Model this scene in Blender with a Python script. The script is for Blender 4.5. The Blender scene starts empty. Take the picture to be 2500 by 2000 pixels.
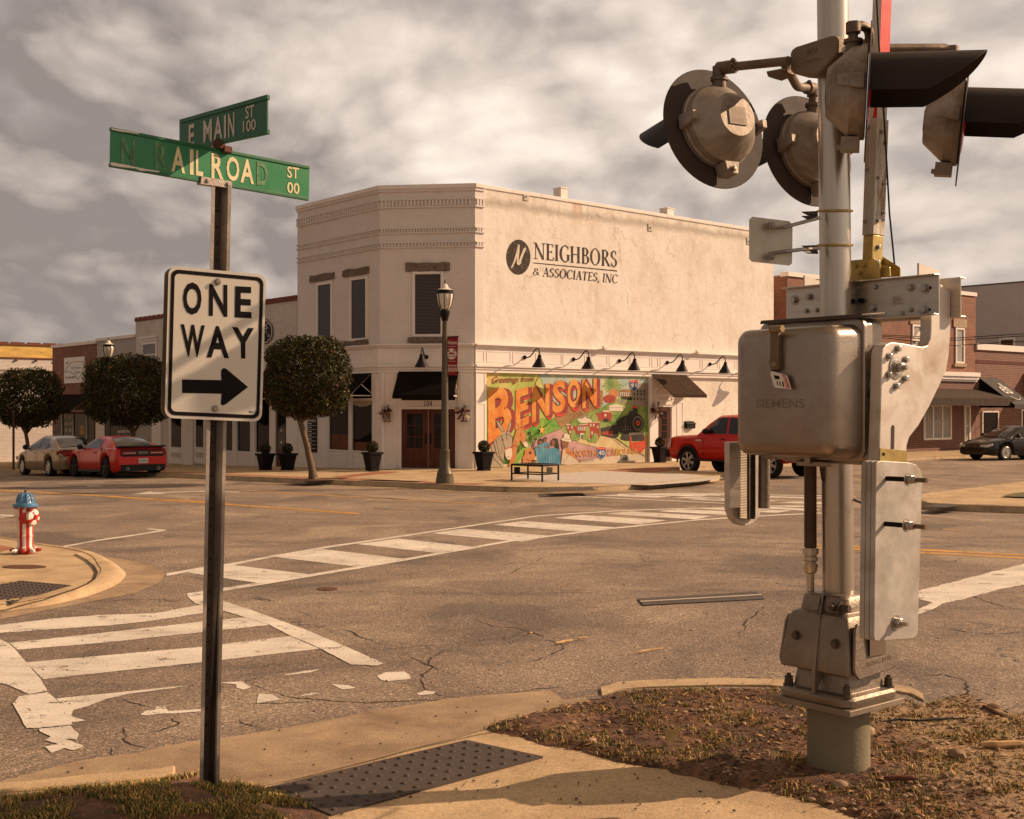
import bpy, bmesh, math, random
from mathutils import Vector, Matrix, noise
random.seed(7)
V = Vector
R_ = math.radians
sc = bpy.context.scene
COL = sc.collection
# ---------------------------------------------------------------- camera, sky, sun, exposure
CAMZ, F, CX, CY = 2.1, 3045.0, 1250.0, 1000.0
cd = bpy.data.cameras.new('camera'); cam = bpy.data.objects.new('camera', cd); COL.objects.link(cam)
cam.location = (0, 0, CAMZ); cam.rotation_euler = (R_(90), 0, 0)
cd.sensor_width = 36; cd.lens = 36 * F / 2500; cd.clip_start = .05; cd.clip_end = 3000
sc.camera = cam
sc.view_settings.view_transform = 'Standard'; sc.view_settings.look = 'None'
sc.view_settings.exposure = .36; sc.view_settings.gamma = 1
SUN = V((1.70, .38, .95)).normalized()
sd = bpy.data.lights.new('sun', 'SUN'); so = bpy.data.objects.new('sun', sd); COL.objects.link(so)
sd.energy = 5.0; sd.angle = R_(.5); sd.color = (1, .695, .465)
so.rotation_euler = SUN.to_track_quat('Z', 'Y').to_euler(); so.location = (20, 10, 30)
w = bpy.data.worlds.new('World'); sc.world = w; w.use_nodes = True

class NT:
    def __init__(s, tree): s.t = tree; s.n = tree.nodes; s.l = tree.links
    def new(s, k, **kw):
        n = s.n.new(k)
        for a, b in kw.items(): setattr(n, a, b)
        return n
    def set(s, sock, val):
        if hasattr(val, 'links') or isinstance(val, bpy.types.NodeSocket): s.l.new(val, sock)
        elif val is not None:
            if isinstance(val, (tuple, list)) and sock.type == 'RGBA' and len(val) == 3: val = (*val, 1)
            sock.default_value = val
    def math(s, op, a, b=None, c=None, clamp=False):
        n = s.new('ShaderNodeMath', operation=op, use_clamp=clamp)
        s.set(n.inputs[0], a)
        if b is not None: s.set(n.inputs[1], b)
        if c is not None: s.set(n.inputs[2], c)
        return n.outputs[0]
    def noise(s, vec, scale, detail=4, rough=.55, dist=0, out='Fac'):
        n = s.new('ShaderNodeTexNoise'); s.set(n.inputs['Vector'], vec)
        n.inputs['Scale'].default_value = scale; n.inputs['Detail'].default_value = detail
        n.inputs['Roughness'].default_value = rough; n.inputs['Distortion'].default_value = dist
        return n.outputs[out]
    def ramp(s, fac, stops, interp='LINEAR'):
        n = s.new('ShaderNodeValToRGB'); n.color_ramp.interpolation = interp
        el = n.color_ramp.elements
        while len(el) < len(stops): el.new(.5)
        for e, (p, c) in zip(el, stops):
            e.position = p; e.color = (*c, 1) if isinstance(c, (tuple, list)) else (c, c, c, 1)
        s.set(n.inputs[0], fac); return n.outputs[0]
    def mix(s, fac, a, b, mode='MIX'):
        n = s.new('ShaderNodeMix', data_type='RGBA', blend_type=mode)
        s.set(n.inputs[0], fac); s.set(n.inputs[6], a); s.set(n.inputs[7], b); return n.outputs[2]
    def mapv(s, vec, scale=(1, 1, 1), rot=(0, 0, 0), loc=(0, 0, 0)):
        n = s.new('ShaderNodeMapping'); s.set(n.inputs[0], vec)
        n.inputs['Scale'].default_value = scale; n.inputs['Rotation'].default_value = rot; n.inputs['Location'].default_value = loc
        return n.outputs[0]

def make_world():
    t = NT(w.node_tree); t.n.clear()
    out = t.new('ShaderNodeOutputWorld'); bg = t.new('ShaderNodeBackground')
    sky = t.new('ShaderNodeTexSky', sky_type='NISHITA'); sky.sun_disc = False
    sky.sun_elevation = math.asin(SUN.z); sky.sun_rotation = math.atan2(SUN.x, SUN.y)
    sky.dust_density = 3; sky.air_density = 1.2
    tc = t.new('ShaderNodeTexCoord'); d = tc.outputs['Generated']
    sp = t.new('ShaderNodeSeparateXYZ'); t.l.new(d, sp.inputs[0])
    x, y, z = sp.outputs
    def vec(ox, oz):
        cb = t.new('ShaderNodeCombineXYZ')
        t.set(cb.inputs[0], t.math('ADD', x, ox)); t.set(cb.inputs[1], t.math('MULTIPLY', y, .5)); t.set(cb.inputs[2], t.math('MULTIPLY_ADD', t.math('POWER', t.math('MAXIMUM', z, 0), .9), 1.6, oz))
        return cb.outputs[0]
    def field(uv):
        warp = t.noise(uv, 3.4, 4, .55, 0, 'Color')
        vm = t.new('ShaderNodeVectorMath', operation='MULTIPLY_ADD'); t.set(vm.inputs[0], warp); vm.inputs[1].default_value = (.12, .12, .12); t.set(vm.inputs[2], uv)
        q = t.mapv(vm.outputs[0], (1, 1, 1), loc=(SKX, SKY, SKZ))
        vo = t.new('ShaderNodeTexVoronoi', feature='F1'); vo.inputs['Scale'].default_value = 2.9; vo.inputs['Detail'].default_value = 3; vo.inputs['Roughness'].default_value = .55; vo.inputs['Lacunarity'].default_value = 2.3; t.set(vo.inputs['Vector'], q)
        fine = t.noise(q, 3.5, 10, .60)
        big = t.noise(q, 2.0, 2, .45)
        puff = t.math('SUBTRACT', 1.0, vo.outputs['Distance'])
        return t.math('ADD', t.math('MULTIPLY', puff, .34), t.math('MULTIPLY', fine, .52)), big
    p0, big = field(vec(0, 0)); p1, _ = field(vec(.024, .040))
    edge = t.math('SUBTRACT', p0, p1)
    dn = t.new('ShaderNodeVectorMath', operation='DOT_PRODUCT'); t.set(dn.inputs[0], d); dn.inputs[1].default_value = SUN
    lum = t.math('ADD', t.math('MULTIPLY', big, .85), t.math('MULTIPLY_ADD', p0, 1.15, -.39))
    lum = t.math('ADD', lum, t.math('MULTIPLY', edge, 1.5))
    lum = t.math('ADD', lum, t.math('MULTIPLY_ADD', dn.outputs['Value'], .42, -.13))
    lum = t.math('ADD', lum, t.math('MULTIPLY', t.math('MINIMUM', z, .35), .15))
    k = 10
    cloud = t.ramp(lum, [(.16, (.22, .188, .172)), (.34, (.36, .306, .272)), (.50, (.51, .431, .375)), (.66, (.63, .538, .462)), (.86, (.78, .678, .585))], 'LINEAR')
    gap = t.ramp(t.math('ADD', p0, t.math('MULTIPLY', big, .3)), [(.20, .45), (.36, 0)])
    col = t.mix(gap, cloud, t.mix(.03, (.50, .427, .375, 1), sky.outputs[0]))
    # unseen upper sky dimmed and tinted warm to shape the ambient light
    dim = t.ramp(z, [(.42, 1), (.72, .80)], 'EASE')
    col = t.mix(1, col, dim, 'MULTIPLY')
    col = t.mix(1, col, t.ramp(z, [(.42, (1, 1, 1)), (.68, (1.0, .79, .58))]), 'MULTIPLY')
    cs = t.new('ShaderNodeVectorMath', operation='SCALE'); t.set(cs.inputs[0], col); cs.inputs['Scale'].default_value = k * 1.12
    t.l.new(cs.outputs[0], bg.inputs[0]); bg.inputs[1].default_value = .1
    t.l.new(bg.outputs[0], out.inputs[0])
SKX, SKY, SKZ = 3.1, 1.7, .4
make_world()
w.cycles.sampling_method = 'MANUAL'; w.cycles.sample_map_resolution = 512

# ---------------------------------------------------------------- materials
MC = {}
def mat(name, col, rough=.6, metal=0, var=.12, scale=3, bump=0, bscale=60, spec=.2, dirt=None, dscale=1.2, dth=(.55, .75), coat=0, island=0, grain=0, ior=0, stretch=(1, 1, 1)):
    """Noise-varied principled material. dirt=(r,g,b) mixes a stain colour by noise."""
    if name in MC: return MC[name]
    m = bpy.data.materials.new(name); m.use_nodes = True
    t = NT(m.node_tree); b = t.n['Principled BSDF']
    tc = t.new('ShaderNodeTexCoord'); v = t.mapv(tc.outputs['Object'], stretch)
    c = None
    if var:
        n = t.noise(v, scale, 6, .6)
        lo = tuple(x * (1 - var) for x in col); hi = tuple(min(1, x * (1 + var)) for x in col)
        c = t.ramp(n, [(.3, lo), (.7, hi)])
    else: c = (*col, 1)
    if island:
        g = t.new('ShaderNodeNewGeometry')
        c = t.mix(1, c, t.ramp(g.outputs['Random Per Island'], [(0, (1 - island,) * 3), (1, (1 + island,) * 3)]), 'MULTIPLY')
    if dirt:
        n2 = t.noise(v, dscale, 7, .65, .4)
        c = t.mix(t.ramp(n2, [(dth[0], 0), (dth[1], 1)]), c, dirt)
    if grain: c = t.mix(1, c, t.ramp(t.noise(v, grain, 4, .8), [(.34, .62), (.46, .93), (.56, 1.04), (.70, 1.4)]), 'MULTIPLY')
    if ior: b.inputs['IOR'].default_value = ior
    t.set(b.inputs['Base Color'], c)
    if rough > .12 and var:
        rr = t.noise(v, scale * 3.1, 4, .6)
        t.set(b.inputs['Roughness'], t.math('MULTIPLY_ADD', rr, .24, rough - .12, clamp=True))
    else: b.inputs['Roughness'].default_value = rough
    b.inputs['Metallic'].default_value = metal
    b.inputs['Specular IOR Level'].default_value = spec
    if coat: b.inputs['Coat Weight'].default_value = coat; b.inputs['Coat Roughness'].default_value = .05
    if bump:
        bn = t.new('ShaderNodeBump'); bn.inputs['Strength'].default_value = bump; bn.inputs['Distance'].default_value = .02
        t.set(bn.inputs['Height'], t.noise(v, bscale, 5, .6)); t.l.new(bn.outputs[0], b.inputs['Normal'])
    MC[name] = m; return m

def brick(name, c1, c2, mortar, bw=.215, rh=.075, ms=.010, bump=.5, dirt=None, var=.15, dth=(.5, .8)):
    if name in MC: return MC[name]
    m = bpy.data.materials.new(name); m.use_nodes = True
    t = NT(m.node_tree); b = t.n['Principled BSDF']; b.inputs['Roughness'].default_value = .8
    uv = t.new('ShaderNodeUVMap').outputs[0]
    n = t.new('ShaderNodeTexBrick'); t.l.new(uv, n.inputs['Vector'])
    for k, v in (('Color1', c1), ('Color2', c2), ('Mortar', mortar)): n.inputs[k].default_value = (*v, 1)
    n.inputs['Scale'].default_value = 1; n.inputs['Mortar Size'].default_value = ms; n.inputs['Mortar Smooth'].default_value = .3
    n.inputs['Brick Width'].default_value = bw; n.inputs['Row Height'].default_value = rh
    nz = t.noise(uv, 1.1, 7, .65)
    c = t.mix(1, n.outputs[0], t.ramp(nz, [(.3, (1 - var,) * 3), (.7, (1 + var * .5,) * 3)]), 'MULTIPLY')
    if dirt: c = t.mix(t.ramp(t.noise(uv, .55, 8, .7, .3), [(dth[0], 0), (dth[1], .7)]), c, dirt)
    t.set(b.inputs['Base Color'], c)
    bn = t.new('ShaderNodeBump'); bn.inputs['Strength'].default_value = bump; bn.inputs['Distance'].default_value = .012; bn.invert = True
    t.l.new(n.outputs['Fac'], bn.inputs['Height']); t.l.new(bn.outputs[0], b.inputs['Normal'])
    MC[name] = m; return m

# ---------------------------------------------------------------- picture point -> place
def ray(xs, ys): return V(((xs - CX) / F, 1, -(ys - CY) / F))
def d_(x, y): return (x * 1.15955, y * 1.15955)
def crop(ox, oy, s): return lambda x, y: (ox + x / s, oy + y / s)
c1 = crop(0, 1180, 2.104); c2 = crop(900, 1180, 2.104); c3 = crop(1780, 1100, 1.9167); c4 = crop(2080, 640, 2.783)
cS = crop(240, 200, 2.005); cLt = crop(1550, 0, 2.2695); cBx = crop(1780, 480, 2.465); cBs = crop(1780, 1080, 2.005)
cL5 = crop(0, 780, 2.994); c6 = crop(620, 640, 2.974); c7 = crop(1140, 820, 2.994); c8 = crop(700, 420, 1.797)
cMu = crop(1180, 870, 4.9); cHy = crop(0, 1180, 5.39)
RD = V((.7705, .6374, 0)).normalized(); LD = V((-RD.y, RD.x, 0))
def zg0(x, y): return 0
_C1 = V((-4.466, 42.11, 0))
def zg(x, y):
    s = (x - _C1.x) * LD.x + (y - _C1.y) * LD.y
    s = min(s, 60) + 2
    return 0 if s <= 0 else -.026 * s * s / (s + 1.5)
def P(xs, ys=None, dz=0.0):
    if ys is None: xs, ys = xs
    r = ray(xs, ys); z = 0
    for _ in range(12):
        Y = (CAMZ - dz - z) / -r.z; p = r * Y; z = zg(p.x, p.y)
    return V((p.x, p.y, z + dz))
def at(xs, ys, Y):
    r = ray(xs, ys); return V((r.x * Y, Y, CAMZ + r.z * Y))

class Fr:
    """Vertical wall frame: t along u, d out along n, z up."""
    def __init__(s, o, u, n): s.o = V(o); s.u = V(u).normalized(); s.n = V(n).normalized(); s.w = V((0, 0, 1))
    def pt(s, t, d, z): return s.o + s.u * t + s.n * d + s.w * z
    def hit(s, xs, ys, d=0):
        r = ray(xs, ys); c = V((0, 0, CAMZ)); o = s.o + s.n * d
        k = (o - c).dot(s.n) / r.dot(s.n); return c + r * k
    def tz(s, xs, ys, d=0):
        p = s.hit(xs, ys, d) - s.o; return p.dot(s.u), p.z + s.o.z
    def rect(s, a, b, d=0):
        t0, z1 = s.tz(*a, d); t1, z0 = s.tz(*b, d)
        return min(t0, t1), max(t0, t1), min(z0, z1), max(z0, z1)

# ---------------------------------------------------------------- mesh builder
ORG = {}
SPLIT = set('dentil_band mural_lettering blade_letters arch_trim anchor_bolt housing_latch beam_bolt hub_bolt arm_bolt bracket_bolt junction_bolt storefront_panelling frieze_moulding glazing_bar mullion window_card curtain ornament vent bolt rail sign_bracket clamp_jaw slot hinge_bracket window_emblem shop_window tail_light bracket latch_knob side_skirt turn_arrow parking_mark crosswalk_bar stop_line centre_line brick_band peeled_film'.split())
class MB:
    def __init__(s): s.v = []; s.f = []; s.m = []; s.sm = []
    def add(s, vs, fs, mi=0):
        o = len(s.v); s.v += [V(p) for p in vs]
        for f in fs: s.f.append([i + o for i in f]); s.m.append(mi)
        return s
    def poly(s, pts, mi=0): return s.add(pts, [list(range(len(pts)))], mi)
    def hexa(s, p, mi=0):  # 8 points: bottom 4 loop, top 4 loop
        return s.add(p, [(0, 1, 2, 3), (7, 6, 5, 4), (0, 4, 5, 1), (1, 5, 6, 2), (2, 6, 7, 3), (3, 7, 4, 0)], mi)
    def box(s, c, sx, sy, sz, ax=None, mi=0):
        c = V(c); u, v, w_ = ax or (V((1, 0, 0)), V((0, 1, 0)), V((0, 0, 1)))
        u = u * (sx / 2); v = v * (sy / 2); w_ = w_ * (sz / 2)
        return s.hexa([c - u - v - w_, c + u - v - w_, c + u + v - w_, c - u + v - w_, c - u - v + w_, c + u - v + w_, c + u + v + w_, c - u + v + w_], mi)
    def fbox(s, fr, t0, t1, d0, d1, z0, z1, mi=0):
        p = [fr.pt(t0, d0, z0), fr.pt(t1, d0, z0), fr.pt(t1, d1, z0), fr.pt(t0, d1, z0)]
        q = [fr.pt(t0, d0, z1), fr.pt(t1, d0, z1), fr.pt(t1, d1, z1), fr.pt(t0, d1, z1)]
        return s.hexa(p + q, mi)
    def prism(s, pts, vec, mi=0):
        n = len(pts); vec = V(vec); a = [V(p) for p in pts]; b = [p + vec for p in a]
        fs = [list(range(n))[::-1], list(range(n, 2 * n))] + [(i, (i + 1) % n, n + (i + 1) % n, n + i) for i in range(n)]
        return s.add(a + b, fs, mi)
    def tube(s, pts, r, seg=12, caps=True, mi=0, sq=None):
        pts = [V(p) for p in pts]; n = len(pts); rr = r if isinstance(r, (list, tuple)) else [r] * n
        vs = []; up = None
        for i, p in enumerate(pts):
            a = pts[max(0, i - 1)]; b = pts[min(n - 1, i + 1)]; t = (b - a).normalized()
            if up is None:
                up = V((0, 0, 1)) if abs(t.z) < .9 else V((1, 0, 0))
            x = up.cross(t).normalized(); y = t.cross(x).normalized(); up = y
            for k in range(seg):
                an = 2 * math.pi * (k + .5) / seg
                vs.append(p + (x * math.cos(an) + y * math.sin(an)) * rr[i])
        fs = [(i * seg + k, i * seg + (k + 1) % seg, (i + 1) * seg + (k + 1) % seg, (i + 1) * seg + k) for i in range(n - 1) for k in range(seg)]
        if caps: fs += [list(range(seg))[::-1], list(range((n - 1) * seg, n * seg))]
        return s.add(vs, fs, mi)
    def lathe(s, prof, o=(0, 0, 0), axis=(0, 0, 1), seg=24, mi=0, fmi=None, sx=1.0, a0=0, a1=2 * math.pi):
        o = V(o); ax = V(axis).normalized(); x = (V((0, 0, 1)).cross(ax) if abs(ax.z) < .9 else V((1, 0, 0))).normalized(); y = ax.cross(x).normalized()
        full = abs(a1 - a0 - 2 * math.pi) < 1e-6; ns = seg if full else seg + 1
        vs = []
        for (r, z) in prof:
            for k in range(ns):
                an = a0 + (a1 - a0) * k / seg
                vs.append(o + ax * z + (x * math.cos(an) * sx + y * math.sin(an)) * max(r, 1e-4))
        base = len(s.v); s.v += vs
        for i in range(len(prof) - 1):
            for k in range(seg):
                k2 = (k + 1) % ns
                s.f.append([base + i * ns + k, base + i * ns + k2, base + (i + 1) * ns + k2, base + (i + 1) * ns + k])
                s.m.append(fmi(i, k) if fmi else mi)
        return s
    def pieces(s, gap=.012):
        """loose parts, those that touch kept together"""
        par = list(range(len(s.v)))
        def find(a):
            while par[a] != a: par[a] = par[par[a]]; a = par[a]
            return a
        for f in s.f:
            for i in f[1:]: par[find(i)] = find(f[0])
        bb = {}
        for i, p in enumerate(s.v):
            r = find(i); b = bb.get(r)
            bb[r] = [list(p), list(p)] if b is None else [[min(x, y) for x, y in zip(b[0], p)], [max(x, y) for x, y in zip(b[1], p)]]
        ks = list(bb); lab = {k: k for k in ks}
        def fl(a):
            while lab[a] != a: a = lab[a]
            return a
        for i, a in enumerate(ks):
            for b in ks[i + 1:]:
                A, B_ = bb[a], bb[b]
                if all(A[0][c] - gap <= B_[1][c] and B_[0][c] - gap <= A[1][c] for c in range(3)): lab[fl(a)] = fl(b)
        out = {}
        for f, m_ in zip(s.f, s.m): out.setdefault(fl(find(f[0])), []).append((f, m_))
        res = []
        for fs in out.values():
            mb = MB(); mp = {}
            for f, m_ in fs:
                for i in f:
                    if i not in mp: mp[i] = len(mb.v); mb.v.append(s.v[i])
                mb.f.append([mp[i] for i in f]); mb.m.append(m_)
            res.append(mb)
        return res
    def build(s, name, mats, parent=None, bevel=0, seg=2, smooth=35, uv=None, recalc=True, world=True):
        if name in SPLIT and len(s.v) < 60000:
            r = [p.build_one(name, mats, parent, bevel, seg, smooth, uv, recalc, world) for p in s.pieces(.16 if name == 'dentil_band' else .012)]; return r[0]
        return s.build_one(name, mats, parent, bevel, seg, smooth, uv, recalc, world)
    def build_one(s, name, mats, parent=None, bevel=0, seg=2, smooth=35, uv=None, recalc=True, world=True):
        me = bpy.data.meshes.new(name)
        o0 = ORG.get(parent, V((0, 0, 0))) if world else V((0, 0, 0))
        me.from_pydata([p - o0 for p in s.v], [], s.f)
        mats = mats if isinstance(mats, (list, tuple)) else [mats]
        for m_ in mats: me.materials.append(m_)
        if len(mats) > 1: me.polygons.foreach_set('material_index', s.m)
        if recalc:
            bm = bmesh.new(); bm.from_mesh(me); bmesh.ops.recalc_face_normals(bm, faces=bm.faces); bm.to_mesh(me); bm.free()
        if uv:
            ul = me.uv_layers.new(name='UVMap')
            for lp in me.loops:
                q = me.vertices[lp.vertex_index].co + o0 - uv.o
                ul.data[lp.index].uv = (q.dot(uv.u) + q.dot(uv.n), q.z)
        me.update()
        if smooth:
            me.polygons.foreach_set('use_smooth', [True] * len(me.polygons)); me.set_sharp_from_angle(angle=R_(smooth))
        o = bpy.data.objects.new(name, me); COL.objects.link(o)
        if parent: o.parent = parent
        ORG[o] = o0
        if bevel:
            b = o.modifiers.new('bevel', 'BEVEL'); b.width = bevel; b.segments = seg; b.limit_method = 'ANGLE'; b.angle_limit = R_(40)
        return o
def tag(o, label=None, cat=None, group=None, kind=None):
    if label: o['label'] = label
    if cat: o['category'] = cat
    if group: o['group'] = group
    if kind: o['kind'] = kind
    return o
def thing(name, label, cat, loc=(0, 0, 0), group=None, rz=0):
    o = bpy.data.objects.new(name, None); COL.objects.link(o); o.location = loc; o.rotation_euler = (0, 0, rz)
    o.empty_display_size = .2; ORG[o] = V(loc)
    return tag(o, label, cat, group)
def copy_tree(o, parent=None):
    c = o.copy(); COL.objects.link(c)
    if parent: c.parent = parent
    for ch in list(o.children): copy_tree(ch, c)
    return c

# ---------------------------------------------------------------- lettering (2D, bbox 0..1)
TX = {}
def txt(sx, off=0.0, res=3):
    k = (sx, off)
    if k in TX: return TX[k]
    cu = bpy.data.curves.new('letters', 'FONT'); cu.body = sx; cu.resolution_u = res; cu.offset = off; cu.size = 1
    ob = bpy.data.objects.new('letters', cu); COL.objects.link(ob)
    dg = bpy.context.evaluated_depsgraph_get(); me = bpy.data.meshes.new_from_object(ob.evaluated_get(dg))
    vs = [(p.co.x, p.co.y) for p in me.vertices]; fs = [list(p.vertices) for p in me.polygons]
    bpy.data.objects.remove(ob); bpy.data.curves.remove(cu); bpy.data.meshes.remove(me)
    x0 = min(p[0] for p in vs); x1 = max(p[0] for p in vs); y0 = min(p[1] for p in vs); y1 = max(p[1] for p in vs)
    TX[k] = ([((p[0] - x0) / (x1 - x0), (p[1] - y0) / (y1 - y0)) for p in vs], fs); return TX[k]
def letters(mb, s, bl, br, tr, tl, off=0.0, mi=0, shear=0):
    vs, fs = txt(s, off); bl, br, tr, tl = map(V, (bl, br, tr, tl))
    mb.add([(bl * (1 - x) + br * x) * (1 - y) + (tl * (1 - x) + tr * x) * y + (br - bl) * (shear * (y - .5)) for x, y in vs], fs, mi)
def ell(cx, cy, rx, ry, n=24, a0=0, a1=360):
    return [(cx + rx * math.cos(R_(a0 + (a1 - a0) * i / n)), cy + ry * math.sin(R_(a0 + (a1 - a0) * i / n))) for i in range(n if a1 - a0 == 360 else n + 1)]
def interp(tab, x):
    if x <= tab[0][0]: return tab[0][1]
    for (x0, y0), (x1, y1) in zip(tab, tab[1:]):
        if x <= x1: return y0 + (y1 - y0) * (x - x0) / (x1 - x0)
    return tab[-1][1]
def inpoly(x, y, pg):
    c = False; j = len(pg) - 1
    for i in range(len(pg)):
        if (pg[i][1] > y) != (pg[j][1] > y) and x < (pg[j][0] - pg[i][0]) * (y - pg[i][1]) / (pg[j][1] - pg[i][1]) + pg[i][0]: c = not c
        j = i
    return c
def edist(x, y, pg):
    m = 1e9; p = V((x, y)); j = len(pg) - 1
    for i in range(len(pg)):
        a = V(pg[j]); b = V(pg[i]); e = b - a; k = max(0, min(1, (p - a).dot(e) / max(e.length_squared, 1e-9))); m = min(m, (a + e * k - p).length); j = i
    return m if inpoly(x, y, pg) else -m
# ================================================================ GROUND, ROAD, PAVEMENTS
def asphalt():
    m = bpy.data.materials.new('asphalt'); m.use_nodes = True
    t = NT(m.node_tree); b = t.n['Principled BSDF']; b.inputs['Roughness'].default_value = .85
    v = t.new('ShaderNodeTexCoord').outputs['Object']
    big = t.noise(v, .16, 5, .6, .6); mid = t.noise(t.mapv(v, (1, .5, 1), (0, 0, R_(-50))), .75, 7, .65, .5)
    c = t.ramp(t.math('ADD', t.math('MULTIPLY', big, .5), t.math('MULTIPLY', mid, .5)), [(.34, (.16, .113, .081)), (.50, (.245, .178, .130)), (.66, (.32, .235, .172))])
    # tyre-darkened bands and oil smears, stretched along the traffic
    st = t.noise(t.mapv(v, (.10, 1.1, 1), (0, 0, R_(38))), 1.3, 6, .6, .3)
    c = t.mix(t.ramp(st, [(.54, 0), (.70, .8)]), c, (.115, .089, .067))
    # aggregate
    vo = t.new('ShaderNodeTexVoronoi'); vo.inputs['Scale'].default_value = 62; t.l.new(v, vo.inputs['Vector'])
    sp = t.noise(v, 48, 5, .78)
    sp2 = t.noise(v, 21, 6, .8)
    pat = t.noise(v, .45, 6, .62, .8)
    c = t.mix(t.ramp(pat, [(.53, 0), (.62, .85)]), c, (.36, .275, .19))
    c = t.mix(t.ramp(pat, [(.37, .8), (.46, 0)]), c, (.115, .086, .062))
    c = t.mix(t.ramp(sp2, [(.34, .7), (.46, 0)]), c, (.06, .045, .033))
    c = t.mix(t.ramp(sp2, [(.58, 0), (.72, .55)]), c, (.44, .35, .26))
    c = t.mix(t.ramp(sp, [(.37, .85), (.48, 0)]), c, (.040, .030, .023))
    c = t.mix(t.ramp(sp, [(.56, 0), (.68, .75)]), c, (.42, .345, .265))
    c = t.mix(t.ramp(vo.outputs['Color'], [(.93, 0), (.96, .5)]), c, (.50, .43, .34))
    vg = t.new('ShaderNodeTexVoronoi'); vg.inputs['Scale'].default_value = 74; t.l.new(v, vg.inputs['Vector'])
    sg = t.new('ShaderNodeSeparateColor'); t.l.new(vg.outputs['Color'], sg.inputs[0])
    c = t.mix(1, c, t.ramp(sg.outputs[0], [(0, .55), (.45, .9), (.8, 1.1), (.93, 1.7), (1, 2.1)]), 'MULTIPLY')
    # fine crazing
    dv = t.new('ShaderNodeVectorMath', operation='MULTIPLY_ADD'); t.set(dv.inputs[0], t.noise(v, 2.2, 5, .6, 0, 'Color')); dv.inputs[1].default_value = (.8, .8, 0); t.set(dv.inputs[2], v)
    ve = t.new('ShaderNodeTexVoronoi', feature='DISTANCE_TO_EDGE'); ve.inputs['Scale'].default_value = .42; t.l.new(dv.outputs[0], ve.inputs['Vector'])
    gate = t.ramp(t.noise(v, .33, 3, .5), [(.50, 0), (.60, 1)])
    cr = t.math('MULTIPLY', t.ramp(ve.outputs['Distance'], [(.0015, .85), (.006, 0)]), gate)
    c = t.mix(cr, c, (.05, .038, .028))
    t.set(b.inputs['Base Color'], c)
    bn = t.new('ShaderNodeBump'); bn.inputs['Strength'].default_value = .8; bn.inputs['Distance'].default_value = .02
    t.set(bn.inputs['Height'], t.math('ADD', sp, t.math('MULTIPLY', sp2, .8))); t.l.new(bn.outputs[0], b.inputs['Normal'])
    return m
ASPH = asphalt()
def paint(name, col, lo=.30, hi=.42, scale=7):
    m = bpy.data.materials.new(name); m.use_nodes = True
    t = NT(m.node_tree); b = t.n['Principled BSDF']; b.inputs['Roughness'].default_value = .7
    v = t.new('ShaderNodeTexCoord').outputs['Object']
    c = t.ramp(t.noise(v, 1.6, 7, .65), [(.3, tuple(x * .66 for x in col)), (.7, col)])
    g1 = t.noise(v, 48, 5, .78)
    c = t.mix(t.ramp(g1, [(.36, .55), (.47, 0)]), c, (.16, .125, .095))
    st = t.noise(t.mapv(v, (.25, 1.6, 1), (0, 0, R_(38))), 1.2, 7, .65)
    c = t.mix(t.ramp(st, [(.50, 0), (.72, .55)]), c, (.22, .17, .125))
    t.set(b.inputs['Base Color'], c)
    bn = t.new('ShaderNodeBump'); bn.inputs['Strength'].default_value = .4; bn.inputs['Distance'].default_value = .012
    t.set(bn.inputs['Height'], g1); t.l.new(bn.outputs[0], b.inputs['Normal'])
    wear = t.math('ADD', t.math('MULTIPLY', t.noise(v, scale, 8, .7), .62), t.math('MULTIPLY', g1, .38))
    a = t.ramp(wear, [(lo, 0), (hi, 1)])
    t.set(b.inputs['Alpha'], a); return m
WPAINT = paint('white_road_paint', (.76, .69, .59), .405, .44, 3.5)
YPAINT = paint('yellow_road_paint', (.62, .31, .035), .42, .47, 5)
CONC = mat('concrete', (.47, .345, .205), .85, var=.2, scale=1.4, bump=.25, bscale=90, dirt=(.31, .215, .125), dscale=1.3, dth=(.46, .72), grain=55)
CONC2 = mat('concrete_worn', (.35, .255, .16), .85, var=.22, scale=2.2, bump=.35, bscale=120, dirt=(.20, .135, .085), dscale=1.6, dth=(.46, .70), grain=60)
KERBM = mat('kerb_concrete', (.45, .335, .205), .85, var=.2, scale=2.5, bump=.3, bscale=70, dirt=(.22, .155, .10), dscale=2.5, dth=(.48, .7), grain=60)
STAMP = mat('stamped_concrete', (.47, .42, .37), .8, var=.2, scale=7, bump=.3, bscale=30, stretch=(1, 1, 1))
PAVER = mat('paver_brick', (.30, .13, .075), .85, var=.3, scale=9, bump=.3)
DARKJ = mat('crack_dark', (.045, .033, .024), .95, var=.3, scale=9)

def axis(stops):
    r = []
    for a, b, s in stops:
        x = a
        while x < b - 1e-6: r.append(x); x += s
    r.append(stops[-1][1]); return r
def make_road():
    mb = MB(); xs = axis([(-900, -120, 130), (-120, -60, 6), (-60, 40, 1.5), (40, 120, 8), (120, 900, 130)])
    ys = axis([(-40, 0, 20), (0, 36, 3), (36, 100, 1.5), (100, 160, 10), (160, 1500, 134)])
    n = len(xs)
    mb.add([(x, y, zg(x, y)) for y in ys for x in xs], [(j * n + i, j * n + i + 1, (j + 1) * n + i + 1, (j + 1) * n + i) for j in range(len(ys) - 1) for i in range(n - 1)])
    o = mb.build('road', ASPH, smooth=60, recalc=False); tag(o, kind='structure', label='worn sunlit asphalt of the street crossing'); return o
road = make_road()
def sheet(pts, name, m, parent, dz): 
    return MB().poly([P(p[0], p[1], dz) for p in pts]).build(name, m, parent, smooth=0)
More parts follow.
